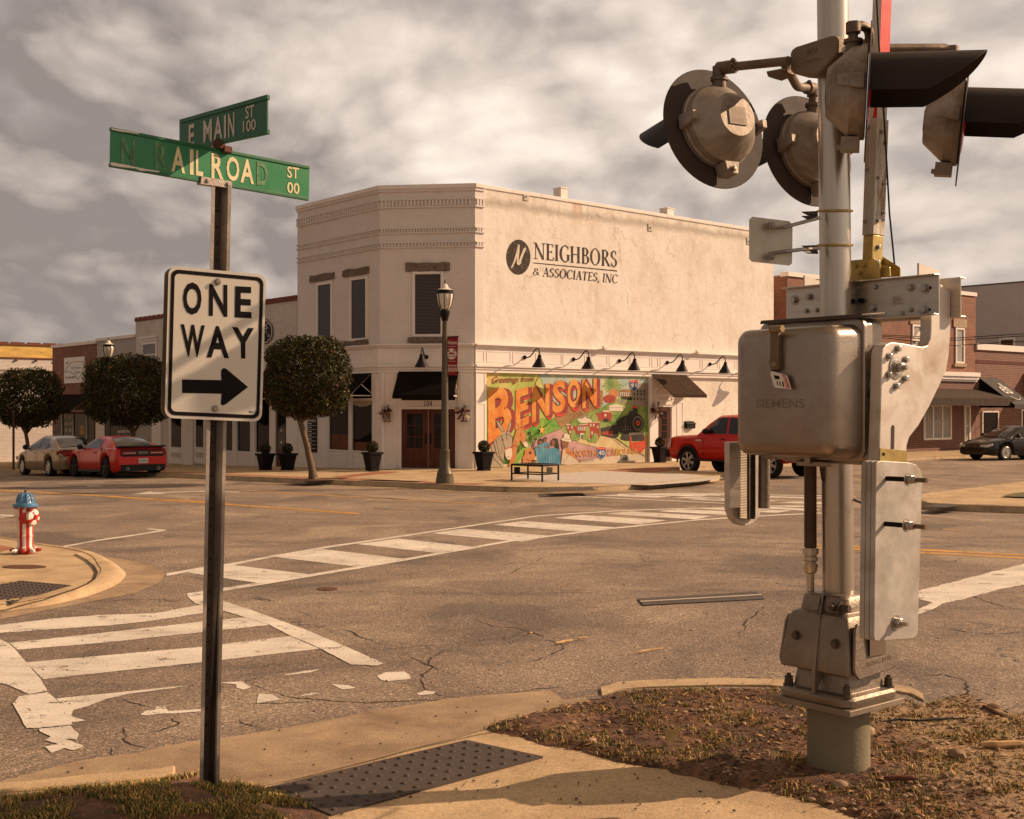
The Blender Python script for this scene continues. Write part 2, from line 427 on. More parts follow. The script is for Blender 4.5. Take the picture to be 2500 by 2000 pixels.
def jag(pts, amp=3.0, step=18, seed=0, f=None):
    """roughen a traced outline (in picture units) the way worn thermoplastic breaks"""
    out = []; off = seed * 13.7; run = 0
    for a, b in zip(pts, pts[1:] + pts[:1]):
        L = math.hypot(b[0] - a[0], b[1] - a[1]); n = max(1, int(L / 5)); dx, dy = (b[0] - a[0]) / max(L, 1e-6), (b[1] - a[1]) / max(L, 1e-6)
        for i in range(n):
            k = i / n; q = run + L * k; e = (noise.noise(V((q / 34, off, 0))) * 1.5 + noise.noise(V((q / 11, off, 4))) * .9 + noise.noise(V((q / 4.5, off, 8))) * .6) * amp * (.8 if i else .3)
            out.append((a[0] + (b[0] - a[0]) * k - dy * e, a[1] + (b[1] - a[1]) * k + dx * e * .55))
        run += L
    return out
def T(f, pts): return [f(*p) for p in pts]
def ribbon(up, lo): return up + lo[::-1]
# long crosswalk towards the mural corner
up = T(c1, [(855, 463), (1030, 432), (1190, 410), (1385, 373), (1700, 320)]) + T(c2, [(210, 262), (490, 220), (870, 165), (1270, 140), (1600, 128), (2050, 120), (2300, 118)])
lo = T(c1, [(962, 582), (1030, 572), (1200, 545), (1385, 515), (1880, 432)]) + T(c2, [(200, 395), (730, 300), (1250, 235), (1700, 190), (2104, 165), (2400, 152)])
def strip_px(line, hw, sgn=1):
    a = line; b = [(p[0] + (12 if sgn > 0 else -12), p[1] + hw * (1 + (p[1] - 1240) / 160)) for p in line]; return ribbon(a, b)
mb = MB()
for ln, h in ((up, 2.6), (lo, -2.6)):
    w2 = [(p[0], p[1] + h * max(.5, (p[1] - 1180) / 90)) for p in ln]
    for i in range(len(ln) - 1): mb.poly([P(*q, .0055) for q in (ln[i], ln[i + 1], w2[i + 1], w2[i])])
mb.build('crosswalk_border', WPAINT, road, smooth=0)
mb = MB()
bars = [T(c1, q) for q in ([(930, 453), (1190, 419), (1592, 468), (1360, 517), (1130, 484)], [(1405, 378), (1640, 336), (2082, 388), (1862, 432)])]
bars += [T(c2, q) for q in ([(-64, 312), (150, 284), (575, 330), (385, 362)], [(318, 257), (482, 234), (942, 270), (790, 300)], [(640, 213), (792, 195), (1262, 226), (1092, 250)], [(950, 178), (1092, 163), (1530, 190), (1400, 212)], [(1220, 156), (1345, 145), (1765, 168), (1680, 186)], [(1470, 143), (1600, 134), (2000, 150), (1900, 167)], [(1700, 131), (1800, 126), (2180, 140), (2090, 152)], [(1930, 124), (2010, 121), (2330, 133), (2270, 142)])]
for q in bars: mb.poly([P(*p, .0035) for p in q])
# far crosswalk by the pickup
for q in ([(1150, 62), (1290, 58), (1560, 66), (1480, 74)], [(1330, 57), (1440, 54), (1760, 62), (1700, 69)], [(1490, 54), (1590, 52), (1860, 58), (1800, 64)], [(1640, 84), (1740, 78), (2110, 88), (2020, 97)], [(1560, 74), (1640, 70), (1860, 77), (1800, 84)], [(1980, 70), (2060, 66), (2350, 74), (2290, 80)], [(2100, 100), (2200, 94), (2480, 102), (2400, 110)]): mb.poly([P(*p, .0035) for p in T(c2, q)])
for ln in (T(c2, [(880, 59), (1300, 76), (1640, 92), (2050, 112), (2450, 122)]), T(c2, [(1280, 55), (1640, 49), (2050, 58), (2500, 66)])):
    for i in range(len(ln) - 1):
        a, b = ln[i], ln[i + 1]; mb.poly([P(*q, .005) for q in (a, b, (b[0], b[1] + 1.6), (a[0], a[1] + 1.6))])
mb.build('crosswalk_bar', WPAINT, road, smooth=0)
# worn crosswalk at lower left
mb = MB(); k = 0
for q, am in (([(960, 580), (1030, 570), (1130, 598), (1260, 640), (1560, 748), (1770, 835), (1970, 925), (1940, 936), (1800, 930), (1640, 845), (1490, 782), (1380, 725), (1160, 658), (1000, 615)], 3),
           ([(-200, 700), (0, 800), (45, 820), (100, 880), (205, 1000), (242, 1065), (150, 1085), (35, 1032), (-200, 1000)], 3), ([(95, 1095), (245, 1072), (300, 1120), (360, 1195), (372, 1238), (200, 1256), (135, 1257), (65, 1132)], 3), ([(200, 1262), (362, 1244), (405, 1290), (395, 1315), (330, 1312), (425, 1345), (430, 1352), (375, 1372), (330, 1360), (265, 1385), (230, 1352), (300, 1340), (232, 1318), (262, 1300), (205, 1275)], 4)): mb.poly([P(*p, .0055) for p in T(c1, jag(q, am, 22, k))]); k += 1
mb.build('crosswalk_border', WPAINT, road, smooth=0)
mb = MB()
for q, am in (([(-200, 752), (0, 728), (270, 695), (540, 675), (790, 668), (1030, 625), (1110, 608), (1170, 650), (1000, 672), (830, 700), (560, 730), (0, 768), (-200, 790)], 2.5), ([(50, 820), (330, 790), (1030, 712), (1300, 685), (1380, 728), (1130, 755), (540, 818), (90, 855)], 2), ([(135, 920), (1030, 840), (1490, 785), (1640, 850), (1030, 920), (600, 965), (220, 1006), (180, 965)], 2),
          ([(290, 1105), (600, 1075), (880, 1045), (1000, 1035), (880, 1053), (650, 1083), (540, 1110), (450, 1145), (375, 1165), (365, 1195), (440, 1220), (370, 1226), (330, 1165)], 3), ([(720, 1190), (745, 1170), (795, 1165), (800, 1150), (850, 1148), (865, 1170), (1030, 1160), (1220, 1140), (1030, 1172), (900, 1182), (800, 1184), (770, 1192)], 2), ([(1120, 1025), (1190, 1020), (1250, 1018), (1335, 995), (1270, 1012), (1250, 1025), (1290, 1047), (1250, 1060), (1215, 1050), (1215, 1032)], 2), ([(1330, 1080), (1400, 1085), (1445, 1110), (1320, 1130), (1322, 1100)], 2), ([(1460, 982), (1560, 965), (1645, 953), (1600, 970), (1480, 986)], 2), ([(1936, 990), (1980, 970), (2080, 967), (2104, 985), (2110, 1005), (1990, 1017), (1955, 1008)], 2), ([(1700, 1032), (1790, 1037), (1830, 1052), (1760, 1059)], 2), ([(1535, 1095), (1570, 1083), (1637, 1076), (1600, 1088)], 2), ([(2140, 1080), (2184, 1065), (2240, 1070), (2226, 1083), (2155, 1088)], 2)): mb.poly([P(*p, .0035) for p in T(c1, jag(q, am, 22, k))]); k += 1
mb.build('crosswalk_bar', WPAINT, road, smooth=0)
# parking tee, turn arrows, stop line
mb = MB()
for q in ([(270, 333), (500, 290), (700, 262), (830, 240), (855, 243), (700, 268), (500, 296), (275, 338)], [(745, 235), (775, 233), (860, 239), (835, 243)], [(0, 160), (75, 163), (75, 167), (0, 166)], [(-60, 178), (70, 165), (72, 169), (-60, 184)]): mb.poly([P(*p, .0035) for p in T(c1, q)])
mb.build('parking_mark', WPAINT, road, smooth=0)
mb = MB()
for q in ([(90, 20), (250, 21), (430, 13), (455, 18), (570, 13), (470, 12), (430, 11.5), (250, 16), (150, 17)], [(680, 57), (770, 42), (800, 46), (1050, 39), (1230, 43), (1230, 47), (1050, 43), (820, 50), (860, 54)]): mb.poly([P(*p, .0035) for p in T(c1, q)])
mb.build('turn_arrow', WPAINT, road, smooth=0)
mb = MB().poly([P(*p, .0035) for p in T(c3, jag([(890, 655), (1070, 610), (1220, 570), (1380, 530), (1700, 450), (1700, 545), (1380, 628), (1285, 645), (1200, 668), (1150, 680), (1100, 695), (1000, 715), (960, 740), (890, 765), (700, 800), (720, 760), (885, 745), (950, 712), (870, 690)], 5, 26, 3))])
mb.build('stop_line', WPAINT, road, smooth=0)
mb = MB()
for ln, h in ((T(c1, [(-300, 12), (0, 33), (500, 60), (1040, 96), (1500, 128), (1850, 154)]), 3.0), (T(c1, [(800, 78), (1040, 92), (1160, 99)]), 2.0), (T(c1, [(1270, 36), (1700, 62), (2104, 82)]), 1.3), (T(c2, [(0, 70), (350, 92), (650, 107)]), 1.5), (T(c3, [(400, 439), (575, 445), (900, 461), (1380, 485), (1800, 507)]), 4.0), (T(c3, [(400, 451), (575, 457), (900, 474), (1380, 499), (1800, 521)]), 4.0), (T(c3, [(1000, 366), (1090, 371)]), 1.5)):
    for i in range(len(ln) - 1):
        a, b = ln[i], ln[i + 1]; mb.poly([P(*q, .0035) for q in (a, b, (b[0], b[1] + h), (a[0], a[1] + h))])
mb.build('centre_line', YPAINT, road, smooth=0)
# cracks: broken thin lines following what the photo shows
def cracks():
    mb = MB(); rnd = random.Random(4)
    L = [T(c1, q) for q in ([(1270, 585), (1340, 598), (1410, 610)], [(1310, 580), (1410, 610)], [(1510, 650), (1570, 672), (1640, 700)], [(1745, 742), (1850, 785), (1945, 822)], [(2104, 1120), (1900, 1125), (1700, 1112), (1600, 1110), (1440, 1090), (1350, 1060), (1280, 1030)], [(1220, 1140), (1300, 1135), (1600, 1120), (1700, 1110)], [(1220, 1215), (1300, 1250), (1380, 1262)], [(640, 1250), (650, 1290), (620, 1310), (660, 1330), (740, 1365)], [(700, 1290), (830, 1270), (900, 1240), (880, 1200)], [(565, 1360), (580, 1400)], [(600, 1105), (720, 1140), (850, 1165)], [(1040, 1250), (1220, 1220)], [(350, 620), (560, 600), (830, 595), (960, 620)], [(0, 65), (200, 40), (600, 35), (900, 28)], [(0, 100), (350, 75), (520, 62)], [(1130, 300), (1400, 318), (1520, 315)])]
    L += [T(c2, q) for q in ([(190, 878), (300, 930), (420, 982)], [(430, 845), (340, 880), (320, 910), (330, 945), (270, 980), (280, 1040), (340, 1080), (480, 1105)], [(530, 695), (640, 735), (760, 740), (840, 765), (900, 795), (970, 820), (1015, 850), (900, 890), (770, 935)], [(480, 1105), (640, 1090), (850, 1052), (1000, 1050)], [(1190, 1035), (1350, 1020), (1600, 1015), (2104, 995)], [(1095, 1075), (1150, 1060), (1200, 1080)], [(720, 465), (800, 430), (900, 380)], [(1905, 795), (1950, 700), (2030, 630)], [(1620, 540), (1900, 548)], [(1700, 480), (2100, 490)], [(0, 1125), (250, 1115), (480, 1108)])]
    L += [T(c3, q) for q in ([(750, 1055), (850, 1060), (1000, 1050), (1090, 1065), (1130, 1110), (1100, 1150)], [(1130, 1110), (1250, 1150)], [(0, 1065), (200, 1060)], [(900, 530), (1050, 518), (1090, 500)], [(1060, 140), (1240, 155)], [(1090, 660), (1300, 740)], [(1000, 830), (1200, 860), (1380, 850)])]
    for ln in L:
        pts = []
        for a, b in zip(ln, ln[1:]):
            A = P(*a, .0025); B = P(*b, .0025); n = max(2, int((B - A).length / .05))
            for i in range(n): pts.append(A.lerp(B, i / n))
        pts.append(P(*ln[-1], .0025)); sd_ = rnd.uniform(0, 99); Q = []
        for i, p in enumerate(pts):
            nz = noise.noise(V((p.x * 5, p.y * 5, sd_))) * .04 + noise.noise(V((p.x * 21, p.y * 21, sd_))) * .025
            nw = max(.0015, (.005 + .010 * (noise.noise(V((p.x * 6, p.y * 6, sd_ + 9))) + .1)) * min(1, i / 4 + .2, (len(pts) - 1 - i) / 4 + .2))
            Q.append((p, nz, nw))
        for (p, z0, w0), (q, z1, w1) in zip(Q, Q[1:]):
            t_ = (q - p).normalized(); s_ = V((-t_.y, t_.x, 0))
            mb.poly([p + s_ * (z0 - w0), q + s_ * (z1 - w1), q + s_ * (z1 + w1), p + s_ * (z0 + w0)])
    mb.build('crack', DARKJ, road, smooth=0)
cracks()

# ---- building frames
C0 = P(1158, 1144, .13); C0.z = 0
_u = V((-.990, .139, 0)).normalized()
C1 = C0 + _u * 3.24
_C1 = C1.copy()
RF = Fr(C0, RD, -LD); CF = Fr(C1, (C0 - C1), V((-.139, -.990, 0))); LF = Fr(C1, LD, -RD)

# ---- far pavement with kerb
KZ = .13
def kerb(pts, name, parent, w_=.17, top=KZ + .012, mtl=None):
    """kerb stone run: pts is the road-side edge; body lies to its left"""
    mb = MB(); n = len(pts); vs = []
    for i, p in enumerate(pts):
        a = pts[max(0, i - 1)]; b = pts[min(n - 1, i + 1)]; t_ = (b - a); t_.z = 0; t_.normalize(); s_ = V((-t_.y, t_.x, 0)); z = zg(p.x, p.y)
        for off, h in ((-.03, -.3), (-.012, top - .05), (.03, top), (w_, top), (w_, -.3)):
            q = p + s_ * off; vs.append((q.x, q.y, z + h))
    fs = [(i * 5 + k, (i + 1) * 5 + k, (i + 1) * 5 + k + 1, i * 5 + k + 1) for i in range(n - 1) for k in range(4)] + [(0, 1, 2, 3, 4), tuple(range((n - 1) * 5, n * 5))[::-1]]
    mb.add(vs, fs); return mb.build(name, mtl or KERBM, parent, smooth=50)
edge = [LF.pt(t, 6.3, 0) for t in range(62, -2, -3)]
tip = [P(*q) for q in ((760, 1182), (860, 1186), (1000, 1191), (1140, 1198.5), (1250, 1202.5), (1340, 1203), (1474, 1200), (1591, 1193), (1680, 1184), (1740, 1176), (1776, 1169), (1788, 1164))]
tip = [p for p in tip if (p - C1).dot(LD) < -1.2]
back = [RF.pt(4.2, 6.6, 0), RF.pt(4.35, 5.2, 0), RF.pt(4.8, 4.2, 0), RF.pt(6, 3.8, 0)] + [RF.pt(t, 3.8, 0) for t in (9, 13, 20, 30, 45, 70)]
kl = edge + tip + back
for p in kl: p.z = 0
def far_pavement():
    mb = MB(); inner = [LF.pt(t, -.4, 0) for t in range(62, -2, -3)]
    def up(p, z=KZ): return V((p.x, p.y, zg(p.x, p.y) + z))
    for i in range(len(edge) - 1): mb.poly([up(edge[i]), up(edge[i + 1]), up(inner[i + 1]), up(inner[i])])
    mb.poly([up(p) for p in [edge[-1]] + tip + back[:4] + [RF.pt(6, -.3, 0), RF.pt(.3, -.4, 0), C1 + V((.3, .4, 0)), LF.pt(0, -.4, 0)]])
    rb = back[3:]
    for a, b in zip(rb, rb[1:]):
        ta = (a - C0).dot(RD); tb = (b - C0).dot(RD); mb.poly([up(a), up(b), up(RF.pt(tb, -.3, 0)), up(RF.pt(ta, -.3, 0))])
    o = mb.build('pavement', CONC, smooth=0); tag(o, 'tan concrete pavement around the mural corner', kind='structure')
    kerb(kl, 'kerb', o)
    # gutter of paler concrete along the kerb, brick bands, stamped panel, joints
    mb = MB()
    for a, b in zip(kl, kl[1:]):
        t_ = (b - a).normalized(); s_ = V((t_.y, -t_.x, 0)) * .5; q = [a, b, b + s_, a + s_]; mb.poly([V((p.x, p.y, zg(p.x, p.y) + .004)) for p in q])
    mb.build('gutter', CONC2, o, smooth=0)
    mb = MB()
    for q in (T(c6, [(640, 1570), (1060, 1522), (900, 1520), (560, 1560)]), T(c7, [(1000, 985), (1330, 962), (1545, 955), (1560, 985), (1300, 1000)])): mb.poly([P(*p, KZ + .004) for p in q])
    for a, b in zip(edge[4:] + tip[:3], edge[5:] + tip[1:4]):
        t_ = (b - a).normalized(); s_ = V((-t_.y, t_.x, 0)); mb.poly([up(p, KZ + .004) for p in (a + s_ * .22, b + s_ * .22, b + s_ * .85, a + s_ * .85)])
    mb.build('brick_band', PAVER, o, smooth=0)
    MB().poly([P(*p, KZ + .006) for p in T(c7, [(330, 1040), (470, 1012), (1000, 988), (1300, 1001), (1560, 1006), (1880, 1040), (1700, 1066), (1350, 1093), (1000, 1080), (640, 1072)])]).build('stamped_panel', STAMP, o, smooth=0)
    mb = MB()
    for a, b in (((0, 1030), (330, 1026)), ((0, 1082), (300, 1070)), ((1340, 1098), (1360, 1118)), ((1770, 1066), (1790, 1092)), ((1680, 935), (1700, 950))):
        A = P(*c7(*a), KZ + .016); B = P(*c7(*b), KZ + .016); s_ = V((0, .02, 0)); mb.poly([A - s_, B - s_, B + s_, A + s_])
    for t in range(1, 40, 3):
        a = LF.pt(t, .2, 0); b = LF.pt(t, 4.3, 0); s_ = LD * .012; mb.poly([up(p, KZ + .004) for p in (a - s_, b - s_, b + s_, a + s_)])
    mb.build('joint', DARKJ, o, smooth=0)
    return o
pavement = far_pavement()
# ---- right hand pavement island
def right_island():
    pts = [P(*c3(*q)) for q in ((880, 258), (930, 276), (1000, 281), (1100, 284), (1380, 294), (1900, 312))]
    q2 = [P(*c3(*q)) for q in ((1900, 100), (1380, 166), (1200, 190), (1000, 214), (905, 228), (870, 240))]
    o = MB().prism([p + V((0, 0, KZ - .3)) for p in pts + q2], (0, 0, .3)).build('pavement', CONC, smooth=0); tag(o, 'concrete pavement corner right of the signal mast', kind='structure')
    kerb(pts[::-1][:0] or pts, 'kerb', o); kerb(q2, 'kerb', o)
    return o
right_island()
# ---- near left island with hydrant
def left_island():
    e = [P(*c1(*q)) for q in ((-900, 180), (-300, 255), (0, 300), (190, 333), (390, 362), (500, 393), (575, 448), (588, 480), (545, 525), (420, 577), (250, 618), (100, 640), (0, 652), (-300, 690), (-900, 740))]
    sm = []
    for i in range(len(e) - 1):
        p0, p1, p2, p3 = e[max(0, i - 1)], e[i], e[i + 1], e[min(len(e) - 1, i + 2)]
        for k in range(5):
            t = k / 5; sm.append(.5 * ((2 * p1) + (-p0 + p2) * t + (2 * p0 - 5 * p1 + 4 * p2 - p3) * t * t + (-p0 + 3 * p1 - 3 * p2 + p3) * t ** 3))
    sm.append(e[-1])
    H = .075
    o = MB().prism([p + V((0, 0, H - .3)) for p in sm], (0, 0, .3)).build('pavement', CONC, smooth=0); tag(o, 'rounded concrete corner under the painted hydrant', kind='structure')
    mb = MB(); n = len(sm); vs = []
    c = P(*c1(120, 480))
    for p in sm:
        s_ = (c - p); s_.normalize()
        for off, h in ((-.16, -.02), (-.09, .045), (-.02, H + .002), (.06, H + .010), (.17, H + .008), (.19, H - .1)): vs.append(p + s_ * off + V((0, 0, h)))
    mb.add(vs, [(i * 6 + k, (i + 1) * 6 + k, (i + 1) * 6 + k + 1, i * 6 + k + 1) for i in range(n - 1) for k in range(5)]); mb.build('kerb', CONC, o, smooth=60)
    mb = MB()
    ln = [c1(*q) for q in ((385, 363), (440, 392), (480, 425), (497, 455), (485, 490), (450, 515), (380, 545), (250, 585), (100, 612), (-100, 635))]
    for a, b in zip(ln, ln[1:]):
        A = P(*a, H + .013); B = P(*b, H + .013); s_ = (B - A).cross(V((0, 0, 1))).normalized() * .016; mb.poly([A - s_, B - s_, B + s_, A + s_])
    mb.build('joint', DARKJ, o, smooth=0)
    MB().poly([P(*p, .004) for p in T(c1, [(380, 352), (640, 392), (780, 418), (848, 465), (820, 510), (700, 562), (560, 590), (300, 640), (0, 700), (-400, 740), (-400, 690), (0, 640), (500, 500)])]).build('gutter', CONC2, o, smooth=0)
    MB().poly([P(*p, H + .004) for p in T(c1, [(-400, 300), (0, 318), (75, 332), (0, 352), (-400, 375)])]).build('brick_band', PAVER, o, smooth=0)
    return o
left_island()
# ---- near pavement, kerb strips
def near_pavement():
    outer = T(c1, [(-700, 1640), (-200, 1570), (0, 1532), (130, 1497), (260, 1462), (400, 1432), (560, 1405), (700, 1384), (850, 1352), (1000, 1326), (1250, 1292), (1500, 1250), (1800, 1195)]) + T(c2, [(0, 1172), (200, 1142), (400, 1110), (560, 1092), (700, 1080), (930, 1063), (960, 1080), (1000, 1112), (1110, 1103), (1155, 1125)])
    inner = T(c2, [(1300, 1120), (1500, 1300), (2150, 1560)]) + [(2300, 2010), (2300, 2400), (-500, 2400)]
    rnd = random.Random(3); pts = [P(p[0], p[1] + rnd.uniform(-1.5, 1.5), .012) for p in outer] + [P(*p, .012) for p in inner]
    o = MB().poly(pts).build('near_pavement', CONC, smooth=0); tag(o, 'near concrete ramp with worn gutter apron', kind='structure')
    ap = outer + T(c2, [(1000, 1160), (830, 1200), (640, 1250), (560, 1275), (480, 1300), (200, 1370), (0, 1425)]) + T(c1, [(1640, 1490), (1400, 1545), (1130, 1600), (800, 1640), (300, 1660), (-700, 1800)])
    MB().poly([P(*p, .016) for p in ap]).build('apron', CONC2, o, smooth=0)
    mb = MB()
    ln = T(c1, [(1280, 1590), (1390, 1555), (1650, 1490), (1893, 1428)]) + T(c2, [(200, 1372), (480, 1308), (560, 1290), (640, 1278)])
    for a, b in zip(ln, ln[1:]):
        A = P(*a, .019); B = P(*b, .019); s_ = V((0, .006, 0)); mb.poly([A - s_, B - s_, B + s_, A + s_])
    mb.build('joint', DARKJ, o, smooth=0)
    # old kerb strip behind the dirt
    ku = T(c2, [(1190, 1112), (1280, 1084), (1400, 1074), (1500, 1070), (1800, 1062), (2104, 1066)]) + T(c3, [(180, 1126), (420, 1135), (780, 1152), (850, 1165), (905, 1196)])
    kd = [(p[0] + 3, p[1] + 17) for p in ku]
    MB().prism([P(*p, -.08) for p in ku + kd[::-1]], (0, 0, .096)).build('kerb', KERBM, o, bevel=.02)
    # lighter kerb lip behind the left grass
    lu = T(c1, [(-100, 1625), (0, 1612), (150, 1605), (400, 1575), (830, 1535), (900, 1520)]); ld = [(p[0], p[1] + 20) for p in lu]
    MB().prism([P(*p, -.05) for p in lu + ld[::-1]], (0, 0, .085)).build('kerb', CONC, o, bevel=.012)
    return o
near_pavement()

# ---- dirt verge and grass mound
DIRT = None
def dirtmat():
    m = bpy.data.materials.new('dirt'); m.use_nodes = True
    t = NT(m.node_tree); b = t.n['Principled BSDF']; b.inputs['Roughness'].default_value = .95
    v = t.new('ShaderNodeTexCoord').outputs['Object']
    n1 = t.noise(v, 1.7, 8, .68, .4); n2 = t.noise(v, 21, 6, .7); n3 = t.noise(v, 90, 3, .7)
    c = t.ramp(n1, [(.33, (.042, .018, .008)), (.5, (.12, .050, .021)), (.62, (.23, .115, .050)), (.75, (.40, .255, .13))])
    c = t.mix(t.ramp(n2, [(.36, .85), (.52, 0)]), c, (.04, .026, .015))
    c = t.mix(t.ramp(n2, [(.60, 0), (.74, .55)]), c, (.34, .24, .14))
    c = t.mix(t.ramp(n3, [(.60, 0), (.72, .7)]), c, (.55, .43, .30))
    sx = t.new('ShaderNodeSeparateXYZ'); t.l.new(v, sx.inputs[0])
    sand = t.ramp(t.math('ADD', t.math('MULTIPLY_ADD', sx.outputs[0], .9, -2.2), t.math('MULTIPLY', t.noise(v, 2.6, 7, .65), 1.1)), [(.42, 0), (.62, .75)])
    c = t.mix(sand, c, t.ramp(n2, [(.3, (.16, .095, .045)), (.6, (.46, .32, .175))]))
    t.set(b.inputs['Base Color'], c)
    bn = t.new('ShaderNodeBump'); bn.inputs['Strength'].default_value = .8; bn.inputs['Distance'].default_value = .03
    t.set(bn.inputs['Height'], t.math('ADD', n2, t.math('MULTIPLY', n3, .4))); t.l.new(bn.outputs[0], b.inputs['Normal']); return m
DIRT = dirtmat()
vpx = T(c2, [(600, 1277), (640, 1250), (830, 1198), (1000, 1158), (1160, 1130), (1230, 1098), (1400, 1080), (1800, 1070), (2104, 1073)]) + T(c3, [(230, 1137), (780, 1160), (890, 1215), (1000, 1175), (1110, 1150), (1200, 1190), (1290, 1235), (1380, 1250), (1700, 1290), (2600, 1380)]) + [(3400, 2600), (2500, 2200), (2330, 2080), (2080, 1998)] + T(c2, [(2104, 1615), (1900, 1577), (1700, 1530), (1500, 1482), (1350, 1455), (1200, 1420), (1050, 1385), (900, 1352), (740, 1310)])
VERGE = [tuple(P(*p).xy) for p in vpx]
gpx = T(c1, [(-400, 1700), (0, 1640), (300, 1598), (560, 1568), (800, 1550), (900, 1525), (1000, 1512), (1130, 1536), (1280, 1570), (1400, 1610), (1550, 1652), (1645, 1727), (1700, 1850), (1500, 2050), (-600, 2100)])
MOUND = [tuple(P(*p).xy) for p in gpx]
def patch(poly, step, zf, name, lab):
    x0 = min(p[0] for p in poly) - .1; x1 = max(p[0] for p in poly) + .1; y0 = min(p[1] for p in poly) - .1; y1 = max(p[1] for p in poly) + .1
    nx = int((x1 - x0) / step) + 1; ny = int((y1 - y0) / step) + 1; idx = {}; vs = []; fs = []
    for j in range(ny + 1):
        for i in range(nx + 1):
            x = x0 + i * step; y = y0 + j * step; e = edist(x, y, poly)
            if e > -.09: idx[i, j] = len(vs); vs.append((x, y, zf(x, y, e)))
    for j in range(ny):
        for i in range(nx):
            q = [idx.get(k) for k in ((i, j), (i + 1, j), (i + 1, j + 1), (i, j + 1))]
            if None not in q: fs.append(q)
    o = MB().add(vs, fs).build(name, DIRT, smooth=60, recalc=False); return tag(o, lab, kind='structure')
def zverge(x, y, e):
    n = noise.noise(V((x * 2.3, y * 2.3, 0))) * .02 + noise.noise(V((x * 9, y * 9, 3))) * .014 + noise.noise(V((x * 25, y * 25, 5))) * .009
    return min(.032, e * .35 + noise.noise(V((x * 11, y * 11, 8))) * .015) + n * min(1, max(.25, e * 5)) + .012
def zmound(x, y, e):
    n = noise.noise(V((x * 3, y * 3, 1))) * .02 + noise.noise(V((x * 12, y * 12, 3))) * .012
    return min(.12, e * .22 + noise.noise(V((x * 11, y * 11, 8))) * .015) + n * min(1, max(.2, e * 5)) + .014
verge_clip = [p for p in VERGE]
patch([(min(x, 5.2), max(y, 5.0)) for x, y in VERGE], .03, zverge, 'dirt_verge', 'bare dirt verge around the signal base')
patch([(x, max(y, 5.3)) for x, y in MOUND], .03, zmound, 'grass_verge', 'grassy soil mound at the foot of the sign post')
# ---- grass, gravel, litter
GRASS = mat('grass_blade', (.115, .125, .028), .7, var=.3, scale=3, island=.45)
DRYG = mat('dry_grass', (.46, .30, .115), .8, var=.25, scale=3, island=.4)
STONE = mat('gravel_stone', (.24, .165, .105), .8, var=.35, scale=5, island=.5)
def blades(poly, zf, n, seed, green, ylim, xlim, hmax, off):
    rnd = random.Random(seed); mb = MB(); c = 0
    x0 = min(p[0] for p in poly); x1 = min(max(p[0] for p in poly), xlim); y0 = max(min(p[1] for p in poly), ylim); y1 = max(p[1] for p in poly)
    tries = 0
    while c < n and tries < n * 60:
        tries += 1
        x = rnd.uniform(x0, x1); y = rnd.uniform(y0, y1); e = edist(x, y, poly)
        if e < .0: continue
        k = noise.noise(V((x * 2.6, y * 2.6, seed))) + .55 * noise.noise(V((x * 7, y * 7, seed + 4)))
        if k < off + rnd.uniform(-.12, .12): continue
        z = zf(x, y, e) - .004
        if math.hypot(x - 1.89, y - 7.22) < .19: continue
        for _ in range(4):
            c += 1; a = rnd.uniform(0, 6.28); h = rnd.uniform(.4, 1) * hmax; wd = rnd.uniform(.0022, .0042); ln = rnd.uniform(.2, 1.1) * h
            bx = x + rnd.uniform(-.03, .03); by = y + rnd.uniform(-.03, .03); s_ = V((-math.sin(a), math.cos(a), 0)) * wd; dd = V((math.cos(a), math.sin(a), 0))
            p0 = V((bx, by, z)); p1 = p0 + dd * ln * .4 + V((0, 0, h * .7)); p2 = p0 + dd * ln + V((0, 0, h)); mi = 0 if rnd.random() < green else 1
            mb.add([p0 - s_, p0 + s_, p1 + s_ * .7, p1 - s_ * .7, p2], [(0, 1, 2, 3), (3, 2, 4)], mi)
    return mb
g = blades(MOUND, zmound, 24000, 11, .5, 5.6, 9, .038, -.03).build('grass', [GRASS, DRYG], smooth=0, recalc=False); tag(g, 'patchy green and dry grass round the sign post', 'grass', kind='stuff')
g = blades(VERGE, zverge, 15000, 23, .55, 5.6, 4.6, .034, .08).build('grass', [GRASS, DRYG], smooth=0, recalc=False); tag(g, 'thin weeds and dry grass on the dirt verge', 'grass', kind='stuff')
def pebbles():
    rnd = random.Random(5); mb = MB(); c = 0
    bm = bmesh.new(); bmesh.ops.create_icosphere(bm, subdivisions=1, radius=1); bv = [v.co.copy() for v in bm.verts]; bf = [[v.index for v in f.verts] for f in bm.faces]; bm.free()
    while c < 2000:
        x = rnd.uniform(-.6, 4.6); y = rnd.uniform(5.6, 9.2); e = edist(x, y, VERGE)
        if e < .02 or math.hypot(x - 1.89, y - 7.22) < .19: continue
        if noise.noise(V((x * 1.9, y * 1.9, 31))) < rnd.uniform(-.5, .35) - (.25 if x > 2 else 0): continue
        c += 1; r = rnd.choice((.005, .006, .008, .010, .012, .018)) * rnd.uniform(.7, 1.3)
        if rnd.random() < .012: r *= 2.4
        z = zverge(x, y, e); q = Matrix.Rotation(rnd.uniform(0, 6.3), 3, 'Z'); sx, sy, sz = r * rnd.uniform(.8, 1.5), r, r * rnd.uniform(.5, .9)
        mb.add([q @ V((p.x * sx * rnd.uniform(.85, 1.1), p.y * sy * rnd.uniform(.85, 1.1), p.z * sz)) + V((x, y, z + sz * .3)) for p in bv], bf)
    o = mb.build('gravel', STONE, smooth=50, recalc=False); tag(o, 'loose gravel and pebbles over the dirt verge', 'gravel', kind='stuff')
pebbles()
